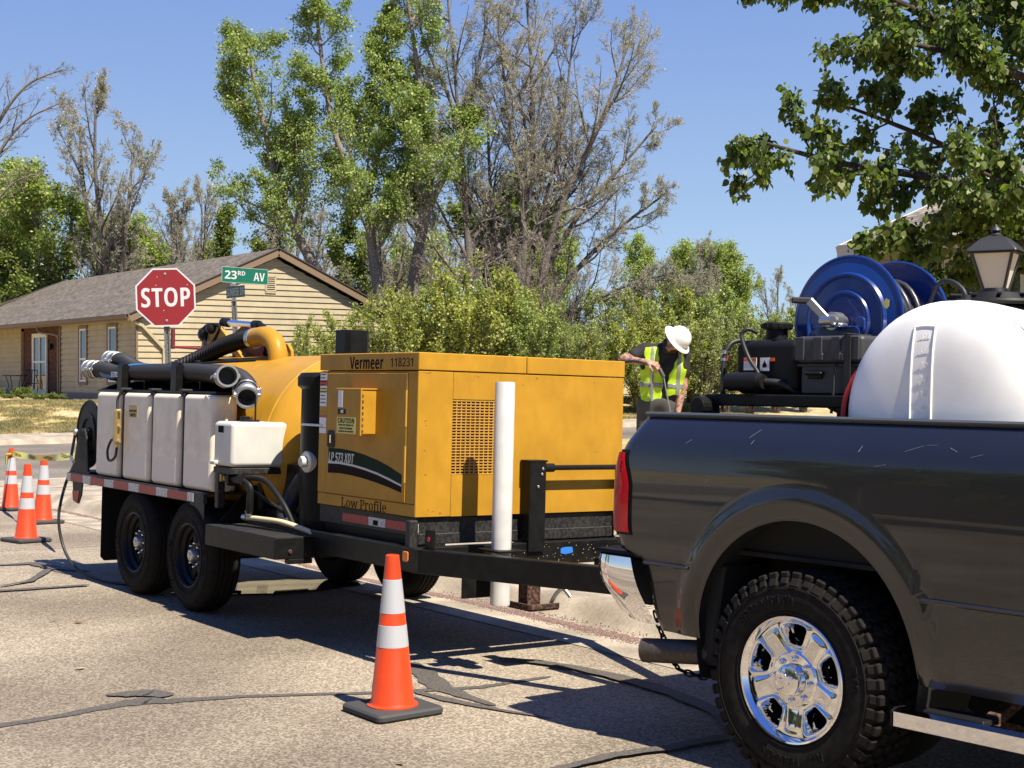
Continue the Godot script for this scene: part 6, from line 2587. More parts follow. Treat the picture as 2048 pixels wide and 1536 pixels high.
	# hip closing the main ridge
	m.tri(V(XE, eave, -60.2), V(XR, ridge, -60.2), V(19.3, r2, -63.5), V(-.4, .8, -.4))
	m.tri(V(XF, eave, -60.2), V(XR, ridge, -60.2), V(19.3, r2, -63.5), V(.4, .8, -.4))
	var ro := obj("roof", m, rf, h)
	# rake boards, fascia, soffit
	m = MB.new()
	for s in [[XE, XR], [XF, XR]]:
		m.bar(V(s[0], eave - .14, ZF - .02), V(s[1], ridge - .14, ZF - .02), .05, .20, .006)
	m.box(V(XE - .01, eave - .10, (ZF - 60.2) * .5), V(.04, .16, absf(ZF + 60.2)), .006)
	m.box(V(XE - .01, eave - .10, -69.1), V(.04, .16, 17.8), .006)
	obj("fascia", m, trim, ro)
	m = MB.new()
	for s in [[XE, XR], [XF, XR]]:
		m.bar(V(s[0], eave + .01, ZF + .012), V(s[1], ridge + .01, ZF + .012), .05, .04, .004)
	obj("drip_edge", m, mat("trim_dark", Color(.05, .035, .025), .6), ro)
	m = MB.new()
	m.quad(V(XE, eave - .15, ZF), V(X0, eave - .15, ZF), V(X0, eave - .15, -60), V(XE, eave - .15, -60), Vector3.DOWN)
	m.box(V(17.0, 3.28, -53.8), V(2.0, .04, 13.0))
	obj("soffit", m, C, ro)
	m = MB.new()
	var gp := PackedVector2Array([Vector2(-.06, .06), Vector2(-.06, -.03), Vector2(-.03, -.06), Vector2(.04, -.06), Vector2(.04, .06), Vector2(.03, .06), Vector2(.03, -.05), Vector2(-.025, -.05), Vector2(-.05, -.025), Vector2(-.05, .06)])
	m.xf = Transform3D(Basis.IDENTITY, V(XE - .075, eave - .06, 0))
	m.prism(gp, ZF + .02, -72.0)
	m.xf = Transform3D.IDENTITY
	obj("gutter", m, trim, ro)
	m = MB.new()
	m.bar(V(XE - .03, eave - .14, ZF - .05), V(16.35, eave - .32, Z0 + .09), .07, .09, .006)
	m.bar(V(16.35, eave - .30, Z0 + .09), V(17.02, 2.35, Z0 + .08), .07, .09, .006)
	m.box(V(17.05, 1.6, Z0 + .08), V(.10, 1.5, .07), .006)
	obj("downspout", m, C, h)
	m = MB.new()
	m.tube(curve([V(XE - .02, eave - .12, -48.7), V(XE + .02, eave - .34, -48.6), V(X0 - .06, eave - .45, -47.7), V(X0 - .06, eave - .6, -47.42)], 5), .04, 8)
	m.box(V(X0 - .06, 1.85, -47.42), V(.07, 2.1, .08), .006)
	obj("downspout", m, trim, h)
	# gable vent with slats
	m = MB.new()
	var vx := 20.55
	m.box(V(vx, 4.62, Z0 + .035), V(.36, .06, .05)).box(V(vx, 4.12, Z0 + .035), V(.36, .06, .05)).box(V(vx - .16, 4.37, Z0 + .035), V(.05, .48, .05)).box(V(vx + .16, 4.37, Z0 + .035), V(.05, .48, .05))
	var vent := obj("gable_vent", m, C, h)
	for k in 7:
		m = MB.new()
		m.xf = Transform3D(Basis(Vector3.RIGHT, .6), V(vx, 4.18 + k * .064, Z0 + .035))
		m.box(Vector3.ZERO, V(.28, .012, .06))
		obj("slat", m, C, vent)
	m = MB.new()
	m.box(V(17.4, .75, -50.6), V(2.2, .1, 6.3), .01).box(V(15.9, .66, -50.5), V(.8, .1, 2.0), .01)
	obj("porch_slab", m, mats["concrete"], h)
	# neighbour's roof beyond, at the left edge
	var nb := thing("distant_house", "roof of another house showing past the trees at the left edge", "house")
	m = MB.new()
	roof_slab(m, V(19.2, 4.0, -66.0), V(19.2, 4.0, -84.0), V(23.5, 7.35, -84.0), V(23.5, 7.35, -66.0), .14, 1.0)
	roof_slab(m, V(28.0, 4.0, -66.0), V(28.0, 4.0, -84.0), V(23.5, 7.35, -84.0), V(23.5, 7.35, -66.0), .14, 1.0)
	obj("roof", m, rf, nb, at(-.6, -.4, -4))
	m = MB.new()
	m.prism(PackedVector2Array([Vector2(19.6, .9), Vector2(27.6, .9), Vector2(27.6, 4.2), Vector2(23.5, 7.1), Vector2(19.6, 4.2)]), -66.4, -84.0)
	obj("wall", m, mat("wall_dark", Color(.09, .08, .075), .8), nb, at(-.6, -.4, -4))
	m = MB.new()
	m.bar(V(19.2, 4.0, -65.95), V(23.5, 7.35, -65.95), .06, .16).bar(V(28.0, 4.0, -65.95), V(23.5, 7.35, -65.95), .06, .16)
	obj("rake_board", m, white, nb, at(-.6, -.4, -4))
	# black wire table and chair on the porch
	var ft := thing("patio_table", "black wire patio table on the cream house's porch", "table", "", at(16.5, .80, -52.9))
	m = MB.new()
	m.xf = at(0, .72, 0)
	m.lathe([Vector2(0, 0), Vector2(.45, 0), Vector2(.46, .015), Vector2(.45, .03), Vector2(0, .03)], 20)
	obj("table_top", m, mats["black_soft"], ft)
	for k in 4:
		var a := TAU * (k + .5) / 4
		m = MB.new()
		m.tube([V(cos(a) * .38, .72, sin(a) * .38), V(cos(a) * .25, .35, sin(a) * .25), V(cos(a) * .42, 0, sin(a) * .42)], .014, 6)
		obj("leg", m, mats["black_soft"], ft)
	var fc := thing("patio_chair", "black wire patio chair beside the porch table", "chair", "", at(16.6, .80, -51.6))
	m = MB.new()
	m.box(V(0, .45, 0), V(.42, .02, .42), .005)
	obj("seat", m, mats["black_soft"], fc)
	m = MB.new()
	for k in 5:
		m.tube([V(-.18 + k * .09, .45, .2), V(-.18 + k * .09, .92, .26)], .01, 6)
	m.tube([V(-.2, .92, .26), V(.2, .92, .26)], .014, 6)
	obj("backrest", m, mats["black_soft"], fc)
	for q in [[-.19, -.19], [.19, -.19], [-.19, .19], [.19, .19]]:
		m = MB.new()
		m.tube([V(q[0], .45, q[1]), V(q[0] * 1.1, 0, q[1] * 1.1)], .012, 6)
		obj("leg", m, mats["black_soft"], fc)

func build_house_right() -> void:
	var h := thing("beige_house", "beige house with white window trim half hidden by the leafy tree at right", "house")
	var C: Material = mat("siding_beige", Color(0.2880, 0.2560, 0.2000), .8)
	var white: StandardMaterial3D = mat("trim_white", Color(0.4480, 0.4240, 0.3760), .6)
	var X0 := 16.6
	var m := MB.new()
	m.box(V(X0 + .1, 1.9, -9.2), V(.2, 3.4, 9.6))
	m.box(V(X0 + 4.0, 1.9, -13.9), V(8.0, 3.4, .2))
	obj("wall", m, C, h)
	var sw := Transform3D(Basis(Vector3(0, 0, 1), Vector3.UP, Vector3(-1, 0, 0)), V(X0, 0, 0))
	var y := .6
	while y < 3.45:
		if y > 1.2 and y < 3.08:
			lap_board(h, C, sw, -14.0, -12.72, y, y + .2)
			lap_board(h, C, sw, -11.2, -4.5, y, y + .2)
		else:
			lap_board(h, C, sw, -14.0, -4.5, y, y + .2)
		y += .2
	# a wide dark window in white trim
	m = MB.new()
	m.box(V(X0 - .03, 2.15, -12.65), V(.07, 2.1, .16), .01).box(V(X0 - .03, 2.15, -11.28), V(.07, 2.1, .16), .01)
	m.box(V(X0 - .031, 3.14, -11.96), V(.07, .17, 1.2), .01).box(V(X0 - .05, 1.1, -11.96), V(.11, .08, 1.7), .01)
	var w := obj("window", m, white, h)
	m = MB.new()
	m.box(V(X0 - .012, 2.1, -11.96), V(.012, 1.95, 1.24))
	obj("pane", m, mats["window_glass"], w)
	m = MB.new()
	m.box(V(X0 - .02, 2.1, -11.96), V(.03, 1.9, .05), .004)
	obj("mullion", m, white, w)
	# roof
	var rf := mat("shingles_light", Color(0.2772, 0.2508, 0.2178), .95)
	rf.albedo_texture = shingle_tex()
	rf.uv1_scale = Vector3(.22, .22, 1)
	m = MB.new()
	roof_slab(m, V(16.05, 3.42, -14.0), V(16.05, 3.42, -4.0), V(20.5, 5.0, -4.0), V(20.5, 5.0, -14.0), .10, 1.0)
	roof_slab(m, V(24.95, 3.42, -14.0), V(24.95, 3.42, -4.0), V(20.5, 5.0, -4.0), V(20.5, 5.0, -14.0), .10, 1.0)
	var ro := obj("roof", m, rf, h)
	m = MB.new()
	m.box(V(16.03, 3.34, -9.0), V(.04, .18, 10.0), .006)
	m.bar(V(16.05, 3.33, -14.02), V(20.5, 4.91, -14.02), .04, .18, .006)
	obj("fascia", m, white, ro)
	m = MB.new()
	m.quad(V(16.05, 3.30, -14.0), V(X0, 3.30, -14.0), V(X0, 3.30, -4), V(16.05, 3.30, -4), Vector3.DOWN)
	obj("soffit", m, C, ro)

# ---------------------------------------------------------------- trees
class Wood:
	var v := PackedVector3Array()
	var n := PackedVector3Array()
	var c := PackedColorArray()
	var ix := PackedInt32Array()

	func limb(pts: PackedVector3Array, rad: PackedFloat32Array, sides: int, tint: Color) -> void:
		var m := pts.size()
		var base := v.size()
		var x := Vector3.RIGHT
		for i in m:
			var t := (pts[mini(i + 1, m - 1)] - pts[maxi(i - 1, 0)]).normalized()
			x = x - t * x.dot(t)
			if x.length_squared() < 0.0004:
				x = Vector3.FORWARD - t * t.dot(Vector3.FORWARD)
			x = x.normalized()
			var y := t.cross(x)
			for k in sides:
				var a := TAU * k / sides
				var d := x * cos(a) + y * sin(a)
				v.append(pts[i] + d * rad[i])
				n.append(d)
				c.append(tint)
		for i in m - 1:
			for k in sides:
				var k2 := (k + 1) % sides
				var a := base + i * sides + k
				var b := base + i * sides + k2
				ix.append_array(PackedInt32Array([a, b + sides, b, a, a + sides, b + sides]))

	func leaf(p: Vector3, dir: Vector3, side: Vector3, l: float, w: float, tint: Color, shape: int) -> void:
		var nn := dir.cross(side).normalized()
		var up := nn.y > 0
		# the faces run side, tip: their own normal is side x dir
		if nn.y < 0:
			nn = -nn
		var base := v.size()
		up = (side.cross(dir)).dot(nn) > 0
		if shape == 0:
			v.append_array(PackedVector3Array([p, p + dir * l * .5 + side * w, p + dir * l, p + dir * l * .5 - side * w]))
			if up:
				ix.append_array(PackedInt32Array([base, base + 2, base + 1, base, base + 3, base + 2]))
			else:
				ix.append_array(PackedInt32Array([base, base + 1, base + 2, base, base + 2, base + 3]))
			for i in 4:
				n.append(nn)
				c.append(tint)
		else:
			var q := nn * w * .28
			v.append_array(PackedVector3Array([p, p + dir * l * .22 + side * w * .82 + q, p + dir * l * .55 + side * w * .9 + q, p + dir * l - q * .8, p + dir * l * .55 - side * w * .9 + q, p + dir * l * .22 - side * w * .82 + q]))
			for k in range(1, 5):
				if up:
					ix.append_array(PackedInt32Array([base, base + k + 1, base + k]))
				else:
					ix.append_array(PackedInt32Array([base, base + k, base + k + 1]))
			for i in 6:
				n.append(nn)
				c.append(tint)

	func mesh() -> ArrayMesh:
		var a := []
		a.resize(Mesh.ARRAY_MAX)
		a[Mesh.ARRAY_VERTEX] = v
		a[Mesh.ARRAY_NORMAL] = n
		a[Mesh.ARRAY_COLOR] = c
		a[Mesh.ARRAY_INDEX] = ix
		var m := ArrayMesh.new()
		m.add_surface_from_arrays(Mesh.PRIMITIVE_TRIANGLES, a)
		return m

func rnd(r: RandomNumberGenerator) -> Vector3:
	return V(r.randfn(), r.randfn(), r.randfn()) * .577

# grows from given stems: each stem is [points, radius at foot, radius at tip]
# s: kids, ratio, angle, wiggle, lift per level; leaf settings
func grow(stems: Array, s: Dictionary, sd: int) -> Dictionary:
	var r := RandomNumberGenerator.new()
	r.seed = sd
	var wood := Wood.new()
	var crown := Wood.new()
	var levels: int = s.levels
	var bark: Color = s.bark
	var twig: Color = s.get("twig", bark)
	var stack := []
	for st in stems:
		var c := curve(st[0], 6)
		var pts := PackedVector3Array(c)
		var rad := PackedFloat32Array()
		var total := 0.0
		for i in pts.size():
			if i > 0:
				total += pts[i].distance_to(pts[i - 1])
			rad.append(lerpf(st[1], st[2], float(i) / (pts.size() - 1)) * (1.0 + .35 * maxf(0.0, 1.0 - i * .35)))
		wood.limb(pts, rad, 9, bark)
		stack.append([pts, rad, total, 0, st[3] if st.size() > 3 else s.from])
	var palette: Array = s.get("leaves", [])
	var ll: float = s.get("leaf", 0.0)
	while stack.size() > 0:
		var b: Array = stack.pop_back()
		var pts: PackedVector3Array = b[0]
		var rad: PackedFloat32Array = b[1]
		var lvl: int = b[3]
		var m := pts.size()
		if lvl >= levels:
			continue
		var kids: int = s.kids[lvl]
		if lvl == 0:
			kids = int(kids * clampf(b[2] / s.span, .4, 1.6))
		else:
			kids = int(round(kids * r.randf_range(.7, 1.1)))
		for k in kids:
			var t := lerpf(b[4], 1.0, (k + r.randf()) / kids)
			var f := t * (m - 1)
			var i := mini(int(f), m - 2)
			var p := pts[i].lerp(pts[i + 1], f - i)
			var along := (pts[i + 1] - pts[i]).normalized()
			var pr := lerpf(rad[i], rad[i + 1], f - i)
			var out := rnd(r)
			out = (out - along * out.dot(along)).normalized()
			var ang: float = deg_to_rad(s.angle[lvl] * r.randf_range(.7, 1.25))
			var d := (along * cos(ang) + out * sin(ang)).normalized()
			var len: float = b[2] * s.ratio[lvl] * r.randf_range(.55, 1.15) * (1.15 - .75 * t * s.get("taper", 1.0))
			if lvl > 0:
				len = maxf(len, s.get("least", .12))
			var segs: int = [6, 5, 3, 1][mini(lvl, 3)]
			var cp := PackedVector3Array([p])
			var cr := PackedFloat32Array()
			var r0: float = minf(pr * .72, len * s.get("thick", .018) + .002)
			r0 = maxf(r0, s.get("min_r", .004))
			cr.append(r0)
			for q in segs:
				d = (d + rnd(r) * s.wiggle + Vector3.UP * s.lift[lvl]).normalized()
				p += d * len / segs
				cp.append(p)
				cr.append(maxf(r0 * (1.0 - .8 * (q + 1.0) / segs), s.get("min_r", .004) * .8))
			if s.has("floor") and p.y < s.floor:
				continue
			wood.limb(cp, cr, 3 if lvl >= 1 else 5, twig if lvl >= 1 else bark)
			stack.append([cp, cr, len, lvl + 1, .15])
			if ll > 0.0 and lvl >= levels - s.get("leafy", 1):
				var cnt: int = s.per
				for q in cnt:
					if r.randf() > s.get("cover", 1.0):
						continue
					var u := r.randf_range(.1, 1.0) * segs
					var w := mini(int(u), segs - 1)
					var lp: Vector3 = cp[w].lerp(cp[w + 1], u - w) + rnd(r) * ll * s.get("spread", .6)
					var ld := (rnd(r) + V(0, s.get("droop", -.2), 0) + d * .4).normalized()
					var ls := ld.cross(rnd(r)).normalized()
					var sz := ll * r.randf_range(.5, 1.4)
					var col: Color = palette[r.randi() % palette.size()]
					var kk := r.randf_range(.75, 1.25)
					crown.leaf(lp, ld, ls, sz, sz * s.get("wide", .36), Color(col.r * kk, col.g * kk, col.b * kk), s.get("shape", 0))
	tri_unique += (wood.ix.size() + crown.ix.size()) / 3
	return {"wood": wood.mesh(), "crown": crown.mesh() if crown.v.size() else null, "tris": (wood.ix.size() + crown.ix.size()) / 3}

var tri_count := 0
var tri_unique := 0
func plant(called: String, label: String, category: String, group: String, g: Dictionary, xf: Transform3D, bark := "bark", stem := "trunk") -> Node3D:
	var t := thing(called, label, category, group, xf)
	obj(stem, g.wood, mats[bark], t)
	if g.crown:
		obj("crown" if stem == "trunk" else "foliage", g.crown, mats["leaf"], t)
	tri_count += g.tris
	return t

func stem_fan(n: int, h: float, spread: float, r: float, sd: int, hvar := .25) -> Array:
	var q := RandomNumberGenerator.new()
	q.seed = sd
	var out := []
	for i in n:
		var a := TAU * (i + q.randf()) / n
		var k := q.randf_range(.35, 1.0) * spread
		var hh := h * q.randf_range(1.0 - hvar, 1.0)
		var o := V(cos(a), 0, sin(a))
		out.append([[o * .06 * spread, o * k * .35 + V(0, hh * .4, 0), o * k * .8 + V(q.randfn() * .08, hh * .75, q.randfn() * .08), o * k + V(q.randfn() * .12, hh, q.randfn() * .12)], r, r * .2])
	return out

func build_trees() -> void:
	var bm := mat("bark", Color.WHITE, .95)
	bm.vertex_color_use_as_albedo = true
	grain(bm, noise_tex("barkn", 256, FastNoiseLite.TYPE_SIMPLEX_SMOOTH, .05, Color(.55, .55, .55), Color.WHITE, 1.6, 5, 61), 1.2)
	var lm := mat("leaf", Color.WHITE, .5)
	lm.vertex_color_use_as_albedo = true
	lm.cull_mode = BaseMaterial3D.CULL_DISABLED
	lm.backlight_enabled = true
	lm.backlight = Color(.9, 1.0, .62)
	var grey := Color(.26, .22, .18)
	var pale := Color(.34, .29, .245)
	var dark := Color(.21, .18, .15)
	var spring := [Color(.32, .39, .10), Color(.38, .43, .13), Color(.27, .34, .085), Color(.42, .45, .16)]
	var fresh := [Color(.23, .31, .075), Color(.28, .36, .09), Color(.18, .26, .06)]
	var yellowish := [Color(.46, .45, .10), Color(.50, .47, .13), Color(.38, .40, .10), Color(.30, .36, .09)]
	# --- the big leaning cottonwood: three heavy stems from one foot
	var cw := grow([
		[[V(-.2, 0, .2), V(-1.0, 2.0, .0), V(-2.4, 4.6, -.3), V(-3.4, 6.6, -.4), V(-4.0, 9.0, -.3), V(-4.6, 12.0, .0)], .30, .05, .45],
		[[V(.2, 0, 0), V(.15, 2.2, .0), V(-.2, 4.6, .2), V(-.5, 6.6, .1), V(-1.6, 9.2, .2), V(-2.2, 13.4, .3)], .28, .05, .42],
		[[V(.6, 0, -.2), V(.95, 2.4, -.1), V(1.3, 4.8, 0), V(1.7, 7.0, .1), V(1.55, 9.6, .4), V(1.0, 13.6, .5)], .30, .05, .42],
		[[V(1.4, 5.6, 0), V(2.0, 7.0, .2), V(2.9, 8.6, .2), V(3.1, 9.6, .2)], .14, .03, .75],
		[[V(-.5, 6.4, .1), V(-.1, 8.4, -.3), V(.3, 10.6, -.4), V(.2, 13.0, -.2)], .14, .03, .3],
	], {"levels": 4, "kids": [18, 9, 7, 4], "ratio": [.30, .48, .52, .5], "angle": [58, 50, 46, 45], "wiggle": .22, "lift": [.14, .05, .0, -.03], "from": .42, "span": 9.0, "bark": pale, "twig": grey, "leaf": .078, "leaves": fresh + spring, "per": 7, "cover": .8, "leafy": 2, "wide": .42, "droop": -.6, "spread": 2.2, "min_r": .006}, 11)
	plant("cottonwood_tree", "tall leaning cottonwood with three heavy trunks and fresh green leaves right of the gable", "tree", "trees behind the houses", cw, at(26.1, .9, -43.4, -.632))
	# --- the broad bare tree at the middle
	var bare_s := {"levels": 4, "kids": [18, 10, 8, 5], "ratio": [.42, .48, .52, .6], "angle": [46, 46, 42, 38], "wiggle": .2, "lift": [.10, .06, .03, .0], "from": .25, "span": 9.0, "bark": dark, "twig": Color(.47, .42, .37), "leaf": .05, "leaves": [Color(.42, .40, .20), Color(.36, .35, .18)], "per": 2, "cover": .35, "leafy": 1, "spread": .4, "min_r": .0045}
	var bare := grow([
		[[V(0, 0, 0), V(.05, 3.0, .1), V(.2, 5.6, 0), V(.5, 8.2, -.1), V(.3, 11.5, .2)], .22, .03, .3],
		[[V(.15, .5, 0), V(.7, 3.0, .2), V(1.5, 5.6, .4), V(2.8, 8.0, .3), V(3.6, 10.0, .2)], .18, .03, .3],
		[[V(.3, 1.0, 0), V(1.4, 3.0, -.3), V(3.0, 4.6, -.4), V(4.8, 5.8, -.2)], .13, .03, .25],
		[[V(.3, .8, 0), V(1.6, 2.2, .4), V(3.4, 3.1, .6), V(5.0, 3.5, .7)], .10, .025, .25],
		[[V(.05, 1.8, 0), V(-.5, 3.6, .1), V(-.9, 6.0, -.1), V(-1.0, 8.4, .1)], .13, .03, .3],
		[[V(.1, 2.2, 0), V(.6, 4.6, -.2), V(1.4, 7.4, -.3), V(1.9, 10.8, -.2)], .12, .025, .3],
		[[V(.1, 2.6, 0), V(.2, 5.2, .3), V(-.3, 8.0, .4), V(-.6, 10.6, .4)], .12, .025, .3],
		[[V(.9, 3.6, 0), V(2.0, 5.2, .1), V(3.4, 6.6, .2), V(4.6, 7.8, .3)], .10, .025, .2],
	], bare_s, 23)
	plant("bare_tree", "broad bare tree spreading dark twigs to the right behind the yellow housing", "tree", "trees behind the houses", bare, Transform3D(Basis(Vector3.UP, -.632).scaled(V(1.05, 1.2, 1.05)), V(30.2, .85, -40.9)))
	var bare2 := grow([
		[[V(0, 0, 0), V(-.05, 3.5, .1), V(-.25, 6.6, 0), V(-.45, 9.4, .1), V(-.9, 14.2, .0)], .20, .03, .22],
		[[V(-.3, 9.0, 0), V(-.9, 10.6, .1), V(-1.7, 12.4, .1), V(-2.0, 14.0, 0)], .09, .02, .1],
		[[V(-.3, 9.4, 0), V(.1, 11.0, .1), V(.5, 13.0, .1), V(.8, 14.6, 0)], .08, .02, .1],
	], {"levels": 4, "kids": [20, 10, 8, 6], "ratio": [.32, .48, .52, .6], "angle": [52, 46, 42, 38], "wiggle": .17, "lift": [.10, .05, .02, .0], "from": .22, "span": 11.0, "bark": dark, "twig": Color(.47, .42, .37), "leaf": .05, "leaves": bare_s.leaves, "per": 2, "cover": .35, "leafy": 1, "spread": .4, "min_r": .0045}, 29)
	plant("bare_tree", "tall slender bare tree between the cottonwood and the broad bare tree", "tree", "trees behind the houses", bare2, at(28.9, .85, -41.8, -.632))
	# pinkish-grey thicket of bare saplings at their feet
	var thick_g := []
	for k in 3:
		thick_g.append(grow(stem_fan(7, 5.2, 1.5, .05, 71 + k), {"levels": 3, "kids": [14, 8, 5], "ratio": [.32, .42, .45], "angle": [38, 42, 44], "wiggle": .2, "lift": [.12, .06, .0], "from": .15, "span": 5.0, "bark": Color(.30, .24, .21), "twig": Color(.40, .33, .29), "leaf": .04, "leaves": [Color(.25, .22, .10)], "per": 1, "cover": .25, "leafy": 1, "min_r": .006}, 81 + k))
	var th := [[27.6, -41.0, 1.0, .3, "left"], [29.4, -40.2, 1.05, 1.4, "middle"], [30.9, -39.4, .95, 2.2, "right"]]
	for k in 3:
		var q: Array = th[k]
		plant("bare_sapling", "pinkish grey bare sapling thicket, %s one of three below the bare trees" % q[4], "sapling", "bare saplings below the tall trees", thick_g[k], Transform3D(Basis(Vector3.UP, q[3]).scaled(Vector3.ONE * q[2]), V(q[0], .8, q[1])), "bark", "stems")
	# --- leafy and bare kinds for the belt behind
	var round_s := {"levels": 3, "kids": [22, 11, 8], "ratio": [.34, .42, .45], "angle": [50, 46, 48], "wiggle": .2, "lift": [.12, .04, .0], "from": .12, "span": 6.5, "bark": grey, "leaf": .085, "leaves": spring, "per": 7, "cover": .9, "leafy": 2, "wide": .38, "spread": 2.2, "min_r": .007}
	var round_g := [grow(stem_fan(4, 7.0, 1.2, .11, 3), round_s, 41), grow(stem_fan(5, 7.0, 1.6, .10, 4), round_s, 42)]
	var tall_s := {"levels": 3, "kids": [26, 9, 7], "ratio": [.18, .42, .45], "angle": [36, 40, 44], "wiggle": .15, "lift": [.22, .1, .0], "from": .14, "span": 8.0, "bark": grey, "leaf": .10, "leaves": [Color(.19, .235, .06), Color(.23, .27, .08)], "per": 6, "cover": .9, "leafy": 2, "wide": .36, "spread": 1.8, "min_r": .007, "taper": 1.1}
	var tall_g := [grow(stem_fan(2, 8.5, .5, .11, 6), tall_s, 51), grow(stem_fan(3, 8.0, .8, .10, 8), tall_s, 52)]
	var far_s := {"levels": 4, "kids": [13, 9, 7, 5], "ratio": [.36, .46, .52, .6], "angle": [38, 42, 40, 38], "wiggle": .18, "lift": [.16, .08, .03, .0], "from": .2, "span": 8.0, "bark": dark, "twig": Color(.52, .47, .42), "leaf": .055, "leaves": [Color(.42, .39, .24), Color(.36, .37, .18)], "per": 2, "cover": .4, "leafy": 1, "spread": .5, "min_r": .0055}
	var far_g := [grow(stem_fan(3, 9.5, 1.4, .13, 12), far_s, 61), grow(stem_fan(2, 9.0, .9, .12, 14), far_s, 62)]
	var belt := [
		# x, z, kind, variant, scale, width, turn, label
		[20.5, -63.0, 0, 0, 1.35, 1.2, .2, "bright green bushy tree above the left end of the house roof"],
		[18.7, -66.0, 0, 1, 1.3, 1.2, 1.2, "green bushy tree at the left edge behind the house"],
		[23.4, -60.5, 0, 1, 1.0, 1.1, 2.6, "lower green bush tree behind the roof, left of the stop sign"],
		[22.4, -58.6, 2, 0, 1.38, .95, .4, "tall pale bare tree rising behind the roof left of the stop sign"],
		[24.4, -57.5, 2, 1, 1.0, 1.0, 2.0, "bare tree holding a dark nest behind the roof ridge"],
		[25.6, -58.5, 2, 0, .98, .8, 3.3, "thin pale bare tree just right of the nest tree"],
		[26.6, -57.0, 1, 0, .93, 1.0, 1.0, "narrow green poplar above the street name sign"],
		[28.1, -56.5, 1, 1, .95, 1.0, 2.1, "second narrow green poplar, left of the gable peak"],
		[29.4, -55.5, 2, 1, 1.05, .9, .9, "dark bare tree above the gable peak"],
		[31.5, -55.0, 1, 1, 1.0, 1.2, .1, "green tree seen between the cottonwood trunks"],
		[33.5, -54.0, 0, 0, 1.0, 1.1, 1.7, "green tree low behind the cottonwood's right trunk"],
		[30.0, -50.0, 2, 0, .82, 1.2, 2.4, "grey bare tree behind the cottonwood's foot"],
		[34.2, -48.0, 1, 1, 1.15, 2.0, .7, "large green tree showing behind the broad bare tree"],
		[35.6, -47.0, 0, 1, 1.05, 1.0, 2.9, "green round tree at the right foot of the broad bare tree"],
		[37.6, -41.5, 0, 0, .84, 1.0, .5, "bright green round tree behind the worker's hedge"],
		[39.4, -40.5, 0, 1, .80, 1.05, 1.9, "bright green round tree just left of the blue reel"],
		[38.0, -39.5, 2, 1, .72, .7, 1.1, "small pale bare tree poking above the round green trees"],
		[42.5, -40.0, 2, 0, .55, .9, .3, "low bare bush tree behind the blue reel"],
		[36.6, -39.0, 2, 0, .52, 1.3, 2.2, "low grey bare tree behind the worker"],
		[17.0, -62.0, 2, 1, .95, 1.6, .2, "grey bare tree reaching in at the left edge, low"],
		[27.5, -63.0, 0, 0, .95, 1.4, .8, "green tree low behind the two poplars"],
		[25.0, -65.0, 1, 0, .8, 2.0, .1, "dark green tree low behind the nest tree"],
		[32.0, -60.0, 2, 0, .9, 1.2, 1.5, "pale bare tree far behind the cottonwood"],
		[36.5, -54.0, 2, 1, .9, 1.2, .5, "bare tree far behind the broad bare tree"],
	]
	for b in belt:
		var g: Dictionary = [round_g, tall_g, far_g][b[2]][b[3]]
		plant(["green_tree", "poplar_tree", "bare_tree"][b[2]], b[7], "tree", "trees behind the houses", g, Transform3D(Basis(Vector3.UP, b[6]).scaled(V(b[4] * b[5], b[4], b[4] * b[5])), V(b[0], gh(b[0], b[1]) - .05, b[1])))
	# dead limbs reaching in at the upper left
	var limb := grow([
		[[V(-3.2, 0, .0), V(-3.0, 4.0, .0), V(-2.6, 8.0, 0), V(-2.2, 11.5, 0)], .25, .06, .45],
		[[V(-2.8, 6.5, 0), V(-1.8, 9.0, .1), V(-.6, 10.6, .2), V(.9, 11.4, .2)], .10, .02, .2],
		[[V(-2.7, 8.0, 0), V(-1.6, 10.6, .1), V(-.4, 12.1, .2), V(1.0, 12.7, .2)], .10, .02, .2],
		[[V(-2.9, 5.0, 0), V(-2.0, 7.0, .1), V(-1.0, 8.2, .2), V(.0, 8.6, .2)], .09, .02, .2],
	], {"levels": 3, "kids": [14, 9, 6], "ratio": [.30, .42, .45], "angle": [42, 42, 44], "wiggle": .18, "lift": [.08, .03, .0], "from": .2, "span": 6.0, "bark": grey, "twig": Color(.34, .29, .25), "min_r": .0055}, 91)
	plant("bare_tree", "bare tree at the left edge whose dark limbs reach into the sky", "tree", "trees behind the houses", limb, at(18.9, .9, -57.5, -.632))
	# nest
	var m := MB.new()
	var nr := RandomNumberGenerator.new()
	nr.seed = 2
	for k in 120:
		var a := nr.randf() * TAU
		var p := V(cos(a), nr.randf_range(-.4, .5), sin(a)) * .2
		m.bar(p, p + rnd(nr) * .22, .012, .012)
	var nest := obj("bird_nest", m, bm.duplicate() if false else mats["leaf_nest"] if mats.has("leaf_nest") else mat("leaf_nest", Color(.10, .07, .045), .95))
	nest.position = V(24.75, 8.05, -57.3)
	tag(nest, "dark twig nest in the bare tree behind the roof", "nest")
	# --- shrub row along the far walk
	var sh_s := {"levels": 3, "kids": [9, 6, 4], "ratio": [.34, .42, .45], "angle": [30, 36, 42], "wiggle": .2, "lift": [.16, .08, .02], "from": .12, "span": 2.6, "bark": Color(.16, .125, .10), "twig": Color(.19, .15, .115), "leaf": .055, "per": 5, "cover": .9, "leafy": 2, "wide": .42, "spread": 1.4, "min_r": .005, "least": .1}
	var shrubs := []
	for k in 4:
		var s: Dictionary = sh_s.duplicate()
		s.leaves = [yellowish, spring, yellowish + [fresh[1]], [Color(.34, .38, .14), Color(.38, .38, .18), Color(.30, .33, .12)]][k]
		s.cover = [.9, .85, .55, .8][k]
		shrubs.append(grow(stem_fan(16, 2.9, 1.25, .022, 101 + k, .4), s, 111 + k))
